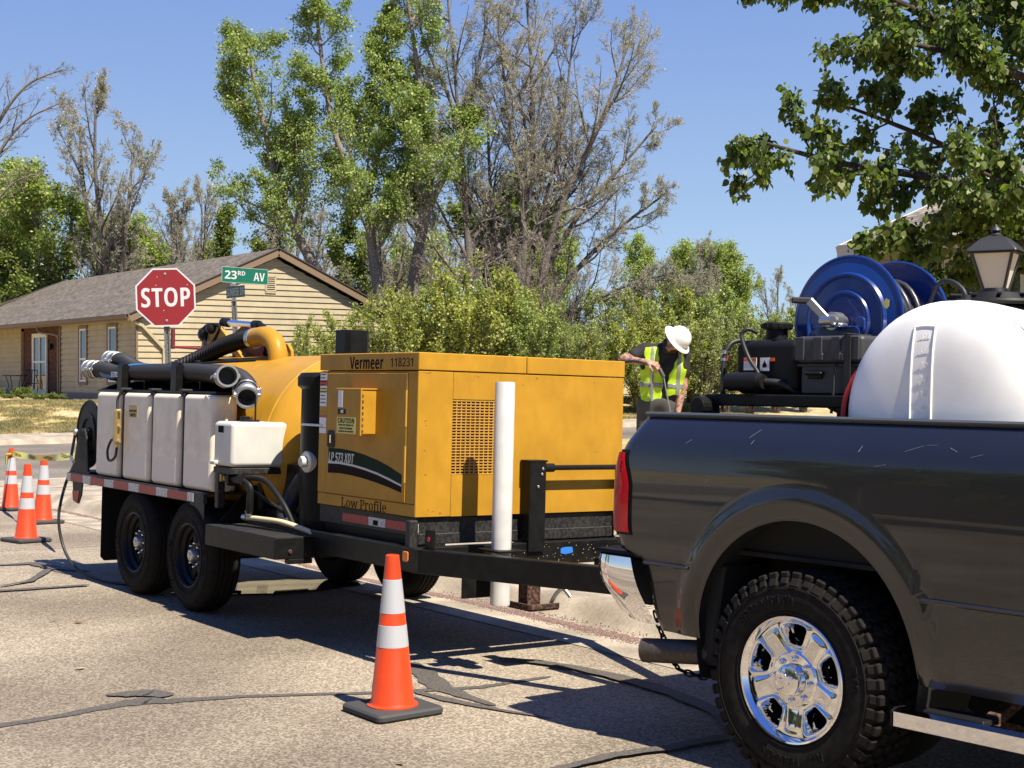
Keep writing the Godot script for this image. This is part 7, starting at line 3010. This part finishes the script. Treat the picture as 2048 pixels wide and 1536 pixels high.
	var row := [
		[19.4, -38.6, 2, .78, "sparse upright shrub against the gable wall, leftmost of the shrub row"],
		[20.7, -38.4, 2, .92, "sparse shrub against the gable wall below the street name sign"],
		[22.1, -38.3, 2, 1.15, "sparse tall shrub in front of the gable's middle"],
		[23.4, -38.0, 2, 1.25, "shrub in front of the gable's right half"],
		[24.7, -37.8, 0, 1.35, "leafy shrub at the gable's right end"],
		[26.0, -37.6, 0, 1.55, "tallest yellow-green shrub, behind the black exhaust stack"],
		[27.3, -37.4, 1, 1.30, "green shrub just right of the tallest shrub"],
		[28.5, -37.2, 1, 1.0, "green shrub above the left half of the yellow housing"],
		[29.7, -37.0, 3, .98, "greyish green shrub above the yellow housing's middle"],
		[30.9, -36.8, 0, 1.02, "yellow-green shrub above the yellow housing's right half"],
		[32.1, -36.6, 0, 1.06, "yellow-green shrub directly left of the worker"],
		[33.3, -36.4, 0, 1.10, "yellow-green shrub directly behind the worker"],
		[34.5, -36.2, 3, 1.12, "shrub to the right of the worker's helmet"],
		[35.7, -36.2, 1, 1.05, "shrub halfway between the worker and the black fuel tank"],
		[36.9, -36.2, 3, 1.15, "shrub behind the black fuel tank"],
		[38.2, -36.2, 1, 1.2, "shrub behind the blue reel's left edge"],
		[39.6, -36.2, 1, 1.1, "shrub hidden behind the blue reel"],
		[28.0, -38.6, 0, 1.35, "second-row shrub between the tallest shrub and the bare trees"],
		[31.8, -38.4, 3, 1.3, "second-row grey-green shrub below the broad bare tree"],
		[34.6, -38.2, 0, 1.45, "second-row yellowish shrub above the worker"],
		[36.6, -38.0, 1, 1.4, "second-row green shrub above the fuel tank"],
	]
	for i in row.size():
		var q: Array = row[i]
		plant("shrub", q[4], "shrub", "shrub row along the far walk", shrubs[q[2]], Transform3D(Basis(Vector3.UP, i * 1.3).scaled(V(q[3], q[3], q[3])), V(q[0], gh(q[0], q[1]) - .03, q[1])), "bark", "stems")
	# --- the leafy tree in the right foreground (trunk outside the frame)
	var pear := grow([
		[[V(0, 0, 0), V(-.05, .9, .0), V(-.1, 1.7, 0), V(-.3, 2.8, .1), V(-.5, 4.2, .1), V(-.4, 5.6, 0)], .15, .03, .35],
		[[V(-.1, 1.5, 0), V(-.9, 2.1, .1), V(-1.9, 2.55, .2), V(-3.2, 2.75, .3), V(-4.0, 2.95, .3)], .075, .012, .22],
		[[V(-.15, 1.9, 0), V(-1.0, 3.0, -.1), V(-1.9, 3.9, -.1), V(-3.0, 4.4, .0), V(-3.9, 4.7, 0)], .075, .012, .25],
		[[V(-.2, 2.3, 0), V(-.9, 3.6, .2), V(-1.5, 4.9, .3), V(-2.0, 6.0, .3)], .07, .012, .25],
		[[V(-.1, 1.7, 0), V(-.7, 2.0, .6), V(-1.5, 2.3, 1.0), V(-2.3, 2.6, 1.2)], .06, .012, .25],
		[[V(-.1, 1.8, 0), V(-1.0, 2.5, -.5), V(-1.9, 3.1, -.9), V(-2.9, 3.5, -1.0)], .06, .012, .25],
		[[V(0, 1.8, 0), V(.8, 2.8, .2), V(1.5, 4.0, .3), V(1.9, 5.4, .3)], .07, .012, .25],
		[[V(-.3, 2.8, 0), V(-1.2, 3.3, .5), V(-2.2, 3.6, .7), V(-3.0, 3.75, .8)], .06, .012, .2],
		[[V(-.1, 1.5, 0), V(-1.0, 1.95, .3), V(-2.0, 2.05, .5), V(-2.9, 1.95, .6)], .05, .012, .2],
		[[V(-.1, 1.4, 0), V(-.8, 1.8, -.3), V(-1.6, 1.85, -.5), V(-2.3, 1.75, -.5)], .05, .012, .2],
		[[V(-.4, 3.4, 0), V(-1.1, 4.2, -.4), V(-1.9, 5.0, -.6), V(-2.6, 5.6, -.6)], .05, .012, .2],
	], {"levels": 3, "kids": [20, 9, 6], "ratio": [.28, .42, .48], "angle": [48, 46, 46], "wiggle": .2, "lift": [.05, .02, -.02], "from": .3, "span": 4.2, "bark": Color(.075, .055, .042), "leaf": .066, "leaves": [Color(.11, .155, .038), Color(.135, .185, .042), Color(.09, .13, .03), Color(.20, .23, .06)], "per": 5, "cover": .8, "leafy": 2, "wide": .42, "spread": .7, "droop": -.7, "shape": 1, "min_r": .0028, "least": .09}, 131)
	plant("pear_tree", "leafy dark green tree overhanging from the right edge above the pickup", "tree", "", pear, Transform3D(Basis(Vector3.UP, -.632).scaled(V(1.04, 1.16, 1.1)), V(14.3, gh(14.3, -8.1), -8.1)))
	# --- lawn
	var gl := Wood.new()
	var gr := RandomNumberGenerator.new()
	gr.seed = 77
	for k in 7:
		var o := rnd(gr) * .02
		o.y = 0
		gl.leaf(o, (V(gr.randfn() * .35, 1, gr.randfn() * .35)).normalized(), Basis(Vector3.UP, gr.randf() * 6) * Vector3.RIGHT, gr.randf_range(.04, .09), .004, Color.WHITE, 0)
	var mm := MultiMesh.new()
	mm.transform_format = MultiMesh.TRANSFORM_3D
	mm.use_colors = true
	mm.mesh = gl.mesh()
	var pn := FastNoiseLite.new()
	pn.seed = 4
	pn.frequency = .5
	var list := []
	while list.size() < 60000:
		var x := gr.randf_range(6.0, 36.0)
		var z := gr.randf_range(-42.5, -34.6)
		if x > 15.8 and z < -40.2:
			continue
		var v := pn.get_noise_2d(x, z * 1.8)
		if gr.randf() > .35 + v * 1.6:
			continue
		list.append([x, z, v])
	mm.instance_count = list.size()
	for i in list.size():
		var q: Array = list[i]
		var sc := gr.randf_range(.6, 1.3)
		mm.set_instance_transform(i, Transform3D(Basis(Vector3.UP, gr.randf() * 6).scaled(V(1.6, sc, 1.6)), V(q[0], gh(q[0], q[1]) - .012, q[1])))
		var dry: bool = gr.randf() > .12 + q[2] * .9
		var k := gr.randf_range(.75, 1.2)
		var c := Color(.45, .35, .19) if dry else Color(.17, .19, .06)
		mm.set_instance_color(i, Color(c.r * k, c.g * k, c.b * k))
	var lawn := MultiMeshInstance3D.new()
	lawn.multimesh = mm
	lawn.material_override = lm
	lawn.name = "lawn_grass"
	add_child(lawn)
	tag(lawn, "patchy dry and green grass on the sloping lawn", "grass", "", "stuff")
	# low plants along the porch
	var lp_s := {"levels": 2, "kids": [7, 5], "ratio": [.4, .45], "angle": [40, 45], "wiggle": .2, "lift": [.12, .05], "from": .1, "span": .6, "bark": Color(.2, .16, .1), "leaf": .06, "leaves": [Color(.15, .20, .04), Color(.20, .23, .07), Color(.11, .16, .035)], "per": 4, "cover": .9, "leafy": 2, "min_r": .004, "least": .08}
	var lp := [grow(stem_fan(14, .55, .5, .008, 201, .4), lp_s, 211), grow(stem_fan(16, .35, .6, .008, 202, .4), lp_s, 212)]
	var lab := ["first", "second", "third", "fourth", "fifth", "sixth"]
	for k in 6:
		var z := -44.6 - k * 1.15
		plant("porch_plant", "low green plant before the porch, %s from the house corner" % lab[k], "plant", "low plants before the porch", lp[k % 2], Transform3D(Basis(Vector3.UP, k * 1.1).scaled(V(.8, .38 + .14 * (k % 3), .8)), V(15.1 - .12 * k, gh(15.1, z) - .02, z)), "bark", "stems")
	print("tree triangles ", tri_unique)

# what stands on the other side of the street, behind the viewer: it darkens the lower sky and shows in the paint and chrome
func build_across() -> void:
	var src := {}
	for n in get_children():
		for nm in ["green_tree", "poplar_tree"]:
			if n.name == nm:
				src[nm] = n
	var k := 0
	for q in [[-8.5, 9.0], [-10.5, 4.6], [-9.0, -.2], [-11.5, -4.6], [-10.0, -9.5], [-12.0, -14.0], [-10.5, 13.5], [-13.0, -25.0], [-16.0, 2.0], [-16.5, -8.0], [-12.0, -33.0]]:
		var t: Node3D = src["green_tree"].duplicate()
		t.name = numbered("green_tree")
		add_child(t, true)
		t.transform = Transform3D(Basis(Vector3.UP, k * 1.7).scaled(V(1.15, .85 + .08 * (k % 4), 1.15)), V(q[0], -.05, q[1]))
		tag(t, "leafy tree across the street behind the viewer, %s along the kerb" % ["first", "second", "third", "fourth", "fifth", "sixth", "seventh", "eighth", "ninth", "tenth", "eleventh"][k], "tree", "trees across the street")
		k += 1
	var h := thing("opposite_house", "tan house across the street behind the viewer", "house")
	var m := MB.new()
	m.box(V(-19.0, 1.5, -3.0), V(8.0, 3.0, 26.0))
	obj("wall", m, mats["siding_beige"], h)
	m = MB.new()
	roof_slab(m, V(-14.5, 2.9, 10.6), V(-14.5, 2.9, -16.6), V(-19.0, 5.0, -16.6), V(-19.0, 5.0, 10.6), .1, 1.0)
	roof_slab(m, V(-23.5, 2.9, 10.6), V(-23.5, 2.9, -16.6), V(-19.0, 5.0, -16.6), V(-19.0, 5.0, 10.6), .1, 1.0)
	obj("roof", m, mats["shingles"], h)
	for z in [-10.0, -4.0, 2.0, 7.0]:
		m = MB.new()
		m.box(V(-14.98, 1.7, z), V(.06, 1.3, 1.8), .01)
		obj("window", m, mats["window_glass"], h)

# ---------------------------------------------------------------- a figure from a smooth union of tapered bones
class Field:
	var a: Array[Vector3] = []
	var d: Array[Vector3] = []
	var q := PackedFloat32Array()
	var ra := PackedFloat32Array()
	var dr := PackedFloat32Array()
	var k := .04
	var clip: Callable
	var grow := 0.0

	func bone(p: Vector3, e: Vector3, r0: float, r1: float) -> Field:
		a.append(p)
		d.append(e - p)
		q.append(1.0 / maxf((e - p).length_squared(), 1e-9))
		ra.append(r0)
		dr.append(r1 - r0)
		return self

	func chain(pts: Array, rad: Array) -> Field:
		for i in pts.size() - 1:
			bone(pts[i], pts[i + 1], rad[i], rad[i + 1])
		return self

	func at(p: Vector3) -> float:
		var f := 9.0
		for i in a.size():
			var w := p - a[i]
			var t := clampf(w.dot(d[i]) * q[i], 0.0, 1.0)
			var e := (w - d[i] * t).length() - ra[i] - dr[i] * t
			var h := k - absf(f - e)
			f = minf(f, e) - (h * h * .25 / k if h > 0.0 else 0.0)
		f -= grow
		if clip.is_valid():
			f = maxf(f, clip.call(p))
		return f

	func into(mb: MB, s: float, tint = null) -> void:
		var lo := Vector3.ONE * 99
		var hi := -lo
		for i in a.size():
			for e in [a[i], a[i] + d[i]]:
				var r := maxf(ra[i], ra[i] + dr[i]) + grow + s * 2
				lo = lo.min(e - Vector3.ONE * r)
				hi = hi.max(e + Vector3.ONE * r)
		var B := 5
		var nb := Vector3i(((hi - lo) / (s * B)).ceil())
		var N := nb * B + Vector3i.ONE
		var g := PackedFloat32Array()
		g.resize(N.x * N.y * N.z)
		g.fill(9.0)
		var active := []
		for bx in nb.x:
			for by in nb.y:
				for bz in nb.z:
					var c := lo + (Vector3(bx, by, bz) + Vector3.ONE * .5) * s * B
					if absf(at(c)) > s * B * .95:
						continue
					active.append(Vector3i(bx, by, bz) * B)
					for x in B + 1:
						for y in B + 1:
							for z in B + 1:
								var w := Vector3i(bx * B + x, by * B + y, bz * B + z)
								var j := (w.x * N.y + w.y) * N.z + w.z
								if g[j] > 8.9:
									g[j] = at(lo + Vector3(w) * s)
		var seen := {}
		var corner := []
		for i in 8:
			corner.append(Vector3i(i & 1, (i >> 1) & 1, i >> 2))
		for o in active:
			for x in B:
				for y in B:
					for z in B:
						var w: Vector3i = o + Vector3i(x, y, z)
						var vals := []
						var neg := 0
						for c in corner:
							var u: Vector3i = w + c
							var val := g[(u.x * N.y + u.y) * N.z + u.z]
							vals.append(val)
							if val < 0:
								neg += 1
						if neg == 0 or neg == 8:
							continue
						var sum := Vector3.ZERO
						var n := 0
						for i in 8:
							for ax in 3:
								var i2 := i | (1 << ax)
								if i2 == i:
									continue
								if (vals[i] < 0) != (vals[i2] < 0):
									var t: float = vals[i] / (vals[i] - vals[i2])
									sum += Vector3(corner[i]).lerp(Vector3(corner[i2]), t)
									n += 1
						var p := lo + (Vector3(w) + sum / n) * s
						var e := s * .4
						var f0 := at(p)
						var nn := Vector3(at(p + Vector3(e, 0, 0)) - f0, at(p + Vector3(0, e, 0)) - f0, at(p + Vector3(0, 0, e)) - f0).normalized()
						if tint != null:
							mb.c = tint.call(p)
						seen[w] = mb.put(p, nn)
		for w in seen:
			for ax in 3:
				var u: Vector3i = w
				var v2 := u
				v2[ax] += 1
				var b1 := (ax + 1) % 3
				var b2 := (ax + 2) % 3
				var f0 := g[(u.x * N.y + u.y) * N.z + u.z]
				var j := (v2.x * N.y + v2.y) * N.z + v2.z
				if j >= g.size() or (f0 < 0) == (g[j] < 0):
					continue
				var p1 := u
				p1[b1] -= 1
				var p2 := u
				p2[b2] -= 1
				var p3 := p1
				p3[b2] -= 1
				if seen.has(p1) and seen.has(p2) and seen.has(p3):
					mb.face(seen[u], seen[p1], seen[p3])
					mb.face(seen[u], seen[p3], seen[p2])

func hand_bones(f: Field, wrist: Vector3, fwd: Vector3, palm_n: Vector3, thumb_side: float, curl: float) -> void:
	# fwd: towards the knuckles, palm_n: out of the palm
	var z := fwd.normalized()
	var y := (palm_n - z * palm_n.dot(z)).normalized()
	var x := y.cross(z) * thumb_side
	for k in 4:
		var o := (k - 1.5) * .019
		var base := wrist + z * .085 - x * o
		f.bone(wrist + z * .02 - x * o * .7, base, .014, .011)
		var l: float = [.040, .045, .042, .033][k]
		var a := curl * (1.0 + .08 * k)
		var d1 := z * cos(a) + y * sin(a)
		var d2 := z * cos(a * 2.1) + y * sin(a * 2.1)
		var d3 := z * cos(a * 2.9) + y * sin(a * 2.9)
		var p1: Vector3 = base + d1 * l
		var p2: Vector3 = p1 + d2 * l * .7
		f.bone(base, p1, .0095, .009).bone(p1, p2, .009, .0082).bone(p2, p2 + d3 * l * .55, .0082, .007)
	var t0 := wrist + z * .025 + x * .028
	var t1 := t0 + (z * .6 + x * .55 + y * .45).normalized() * .042
	var t2 := t1 + (z * .75 + x * .05 + y * .65).normalized() * .034
	f.bone(wrist + z * .01, t0, .016, .014).bone(t0, t1, .013, .0105).bone(t1, t2, .0105, .009)

func build_person() -> void:
	var px := 9.44
	var pz := -10.44
	var g := gh(px, pz)
	var t := thing("person", "worker in lime safety vest and white hard hat bending over a hose behind the trailer", "person", "", at(px, g, pz, deg_to_rad(-42.0)))
	var skin := mat("skin", Color(.36, .19, .125), .55)
	skin.vertex_color_use_as_albedo = true
	skin.albedo_color = Color.WHITE
	skin.subsurf_scatter_enabled = true
	skin.subsurf_scatter_strength = .03
	# joints (x to the right of the picture, z towards the camera)
	var pel := V(-.045, .97, 0)
	var sL := V(-.155, 1.475, .03)   # picture left
	var sR := V(.195, 1.43, .05)
	var eL := V(-.36, 1.395, .10)
	var wL := V(-.135, 1.365, .245)
	var eR := V(.20, 1.14, .03)
	var wR := V(.155, .895, .10)
	var ax := V(.72, .60, .34).normalized()
	var hc := V(.115, 1.555, .13)
	var arms := func(f: Field, r: float) -> void:
		f.bone(sL, eL, .052 + r, .040 + r).bone(sR, eR, .052 + r, .040 + r)
	var torso := func(f: Field) -> void:
		f.chain([pel + V(-.07, 0, 0), V(-.08, 1.15, .01), V(-.085, 1.36, .03), V(-.07, 1.43, .03)], [.105, .098, .108, .085])
		f.chain([pel + V(.07, 0, 0), V(.075, 1.13, .02), V(.115, 1.33, .05), V(.11, 1.40, .05)], [.105, .098, .108, .085])
		f.bone(sL, V(.02, 1.45, .04), .065, .075).bone(sR, V(.02, 1.45, .04), .065, .075)
	var hL := V(-.135, .92, 0)
	var hR := V(.055, .92, 0)
	var kL := V(-.17, .50, .03)
	var kR := V(.085, .50, .04)
	var aL := V(-.19, .09, -.02)
	var aR := V(.10, .09, -.01)
	var legs := func(f: Field) -> void:
		f.chain([hL, kL, aL], [.092, .065, .048])
		f.chain([hR, kR, aR], [.092, .065, .048])
	var body := Field.new()
	torso.call(body)
	arms.call(body, 0.0)
	legs.call(body)
	body.chain([eL, wL], [.040, .028])
	body.chain([eR, wR], [.040, .028])
	body.chain([V(.03, 1.44, .05), hc - ax * .06], [.062, .055])
	body.bone(aL, aL + V(0, -.05, .13), .045, .035).bone(aR, aR + V(.02, -.05, .13), .045, .035)
	var mb := MB.new()
	var tone := func(p: Vector3) -> Color:
		# tattooed forearms: mottled ink under the skin tone
		var n := sin(p.x * 95.0 + sin(p.y * 70.0) * 2.0) * sin(p.y * 88.0 + p.z * 60.0)
		var c := Color(.34, .18, .125)
		if (p.distance_to(eL.lerp(wL, .4)) < .12 or p.distance_to(eR.lerp(wR, .4)) < .14) and n > .25:
			c = Color(.14, .085, .07)
		return c
	body.into(mb, .014, tone)
	# head and hands on finer grids, in the same mesh
	var face_d := V(-.30, -.42, .82)
	face_d = (face_d - ax * face_d.dot(ax)).normalized()
	var side := ax.cross(face_d).normalized()
	var head := Field.new()
	head.k = .02
	head.bone(hc + ax * .015, hc + ax * .045, .088, .086)
	head.bone(hc - ax * .02 + face_d * .015, hc - ax * .075 + face_d * .048, .072, .040)
	head.bone(hc - ax * .005 + face_d * .088, hc - ax * .035 + face_d * .108, .011, .013)
	head.bone(hc + ax * .012 + face_d * .083 - side * .03, hc + ax * .012 + face_d * .083 + side * .03, .012, .012)
	head.bone(hc - ax * .062 + face_d * .083 - side * .018, hc - ax * .062 + face_d * .083 + side * .018, .009, .009)
	for s in [-1.0, 1.0]:
		head.bone(hc - ax * .03 + side * s * .083, hc + ax * .012 + side * s * .088, .010, .014)
	head.into(mb, .006, tone)
	var handL := Field.new()
	handL.k = .012
	hand_bones(handL, wL, V(.85, -.25, .30), V(.25, -.75, -.3), 1.0, .75)
	handL.bone(wL - (wL - eL).normalized() * .03, wL + V(.85, -.25, .30).normalized() * .03, .026, .022)
	handL.into(mb, .0045, tone)
	var handR := Field.new()
	handR.k = .012
	hand_bones(handR, wR, V(-.05, -1, .10), V(-.8, 0, .3), -1.0, .35)
	handR.bone(wR - (wR - eR).normalized() * .03, wR + V(0, -.03, 0), .026, .022)
	handR.into(mb, .0045, tone)
	obj("body", mb, skin, t)
	for s in [-1.0, 1.0]:
		var m := MB.new()
		m.ball(hc + face_d * .079 + side * s * .032 - ax * .002, Vector3.ONE * .011, 10)
		obj("eye", m, mats["label_white"], t)
	# beard and hair below the hat
	var fz := Field.new()
	fz.k = .02
	fz.bone(hc - ax * .045 + face_d * .03 - side * .05, hc - ax * .085 + face_d * .058, .036, .034)
	fz.bone(hc - ax * .045 + face_d * .03 + side * .05, hc - ax * .085 + face_d * .058, .036, .034)
	mb = MB.new()
	fz.into(mb, .008)
	obj("beard", mb, mat("hair_dark", Color(.02, .014, .011), .8), t)
	# shirt, trousers, boots
	var sh := Field.new()
	torso.call(sh)
	sh.bone(sL, sL.lerp(eL, .52), .062, .060).bone(sR, sR.lerp(eR, .52), .062, .060)
	sh.bone(V(.03, 1.45, .05), V(.045, 1.485, .06), .072, .064)
	sh.grow = .010
	sh.clip = func(p: Vector3) -> float: return .93 - p.y
	mb = MB.new()
	sh.into(mb, .015)
	obj("shirt", mb, mat("shirt_black", Color(.012, .011, .011), .85), t)
	var tr := Field.new()
	legs.call(tr)
	tr.bone(pel + V(-.06, .02, 0), pel + V(.06, .02, 0), .112, .112)
	tr.grow = .016
	tr.clip = func(p: Vector3) -> float: return maxf(p.y - 1.02, .10 - p.y)
	mb = MB.new()
	tr.into(mb, .018)
	obj("trousers", mb, mat("trousers_grey", Color(.055, .055, .052), .85), t)
	var bo := Field.new()
	for q in [aL, aR]:
		bo.chain([q + V(0, .12, 0), q + V(0, -.03, 0), q + V(.01, -.048, .16)], [.058, .056, .045])
	bo.clip = func(p: Vector3) -> float: return .002 - p.y
	mb = MB.new()
	bo.into(mb, .014)
	obj("boots", mb, mat("boot_brown", Color(.10, .06, .035), .75), t)
	# vest: open at the front over the shirt
	var ve := Field.new()
	torso.call(ve)
	ve.grow = .026
	var folds := func(p: Vector3) -> float: return .004 * sin(p.x * 55.0 + p.y * 31.0) + .004 * sin(p.y * 70.0 - p.x * 24.0)
	var cut := func(p: Vector3) -> float:
		var c := maxf(1.015 + .03 * sin(p.x * 14.0) - p.y, p.y - 1.515)
		# v-neck and front opening, arm holes, neck hole
		var open := .02 + .075 * smoothstep(1.16, 1.46, p.y)
		if p.z > .02:
			c = maxf(c, open - absf(p.x - .035 - .10 * (p.y - 1.2)))
		else:
			c = maxf(c, .07 * smoothstep(1.40, 1.46, p.y) - absf(p.x - .03))
		c = maxf(c, p.x - (.205 if p.y > 1.3 else .24))
		c = maxf(c, -.165 - p.x if p.y > 1.3 else -.21 - p.x)
		return c + folds.call(p)
	ve.clip = cut
	mb = MB.new()
	ve.into(mb, .013)
	var vest := obj("safety_vest", mb, mat("vest_lime", Color(0.4000, 0.6240, 0.0096), .6), t)
	var band := Field.new()
	torso.call(band)
	band.grow = .0315
	band.clip = func(p: Vector3) -> float:
		var c: float = cut.call(p) + .001
		var hb := absf(p.y - 1.145 + .05 * (p.x + .05)) - .024
		var vb := minf(absf(p.x + .095 - .03 * (p.y - 1.2)), absf(p.x - .155 - .06 * (p.y - 1.2))) - .020
		return maxf(c, minf(hb, vb))
	mb = MB.new()
	band.into(mb, .011)
	obj("reflective_band", mb, mat("vest_grey", Color(.20, .21, .20), .4), vest)
	# hard hat
	var hat := Transform3D(Basis(side, ax, side.cross(ax)), hc + ax * .048)
	var m := MB.new()
	m.xf = hat * Transform3D(Basis.from_scale(V(.93, 1, 1.1)), Vector3.ZERO)
	m.lathe([Vector2(.118, -.004), Vector2(.172, -.014), Vector2(.176, -.009), Vector2(.172, -.003), Vector2(.128, .010), Vector2(.124, .03), Vector2(.118, .06), Vector2(.100, .092), Vector2(.07, .116), Vector2(.03, .128), Vector2(0, .130)], 40)
	m.box(V(0, .112, 0), V(.035, .04, .13), .018)
	obj("hard_hat", m, mat("hat_white", Color(0.6150, 0.6150, 0.6150), .3), t)
	# the hose and wand in his hand
	var hs := thing("water_hose", "black hose with a thin wand held in the worker's hand", "hose", "", at(px, g, pz, deg_to_rad(-42.0)))
	m = MB.new()
	var gp := wL + V(.85, -.25, .30).normalized() * .085 + V(.02, -.03, -.01)
	m.tube(curve([V(-.9, 1.02, .05), V(-.6, 1.24, .12), V(-.42, 1.345, .16), V(-.26, 1.375, .215), gp - V(.06, -.02, .0), gp], 8), .013, 10)
	obj("hose_body", m, mats["hose_black"], hs)
	m = MB.new()
	m.tube([gp - V(.03, -.012, 0), gp + V(.015, -.015, 0), gp + V(.055, -.09, .01)], [.018, .022, .02], 12)
	obj("nozzle", m, mat("nozzle_grey", Color(.05, .05, .05), .4), hs)
	m = MB.new()
	m.tube(curve([gp + V(.055, -.09, .01), gp + V(.085, -.25, .02), gp + V(.13, -.48, .02), gp + V(.2, -.9, .0), gp + V(.26, -1.35 , .0)], 6), .0065, 8)
	obj("wand", m, mats["zinc"], hs)
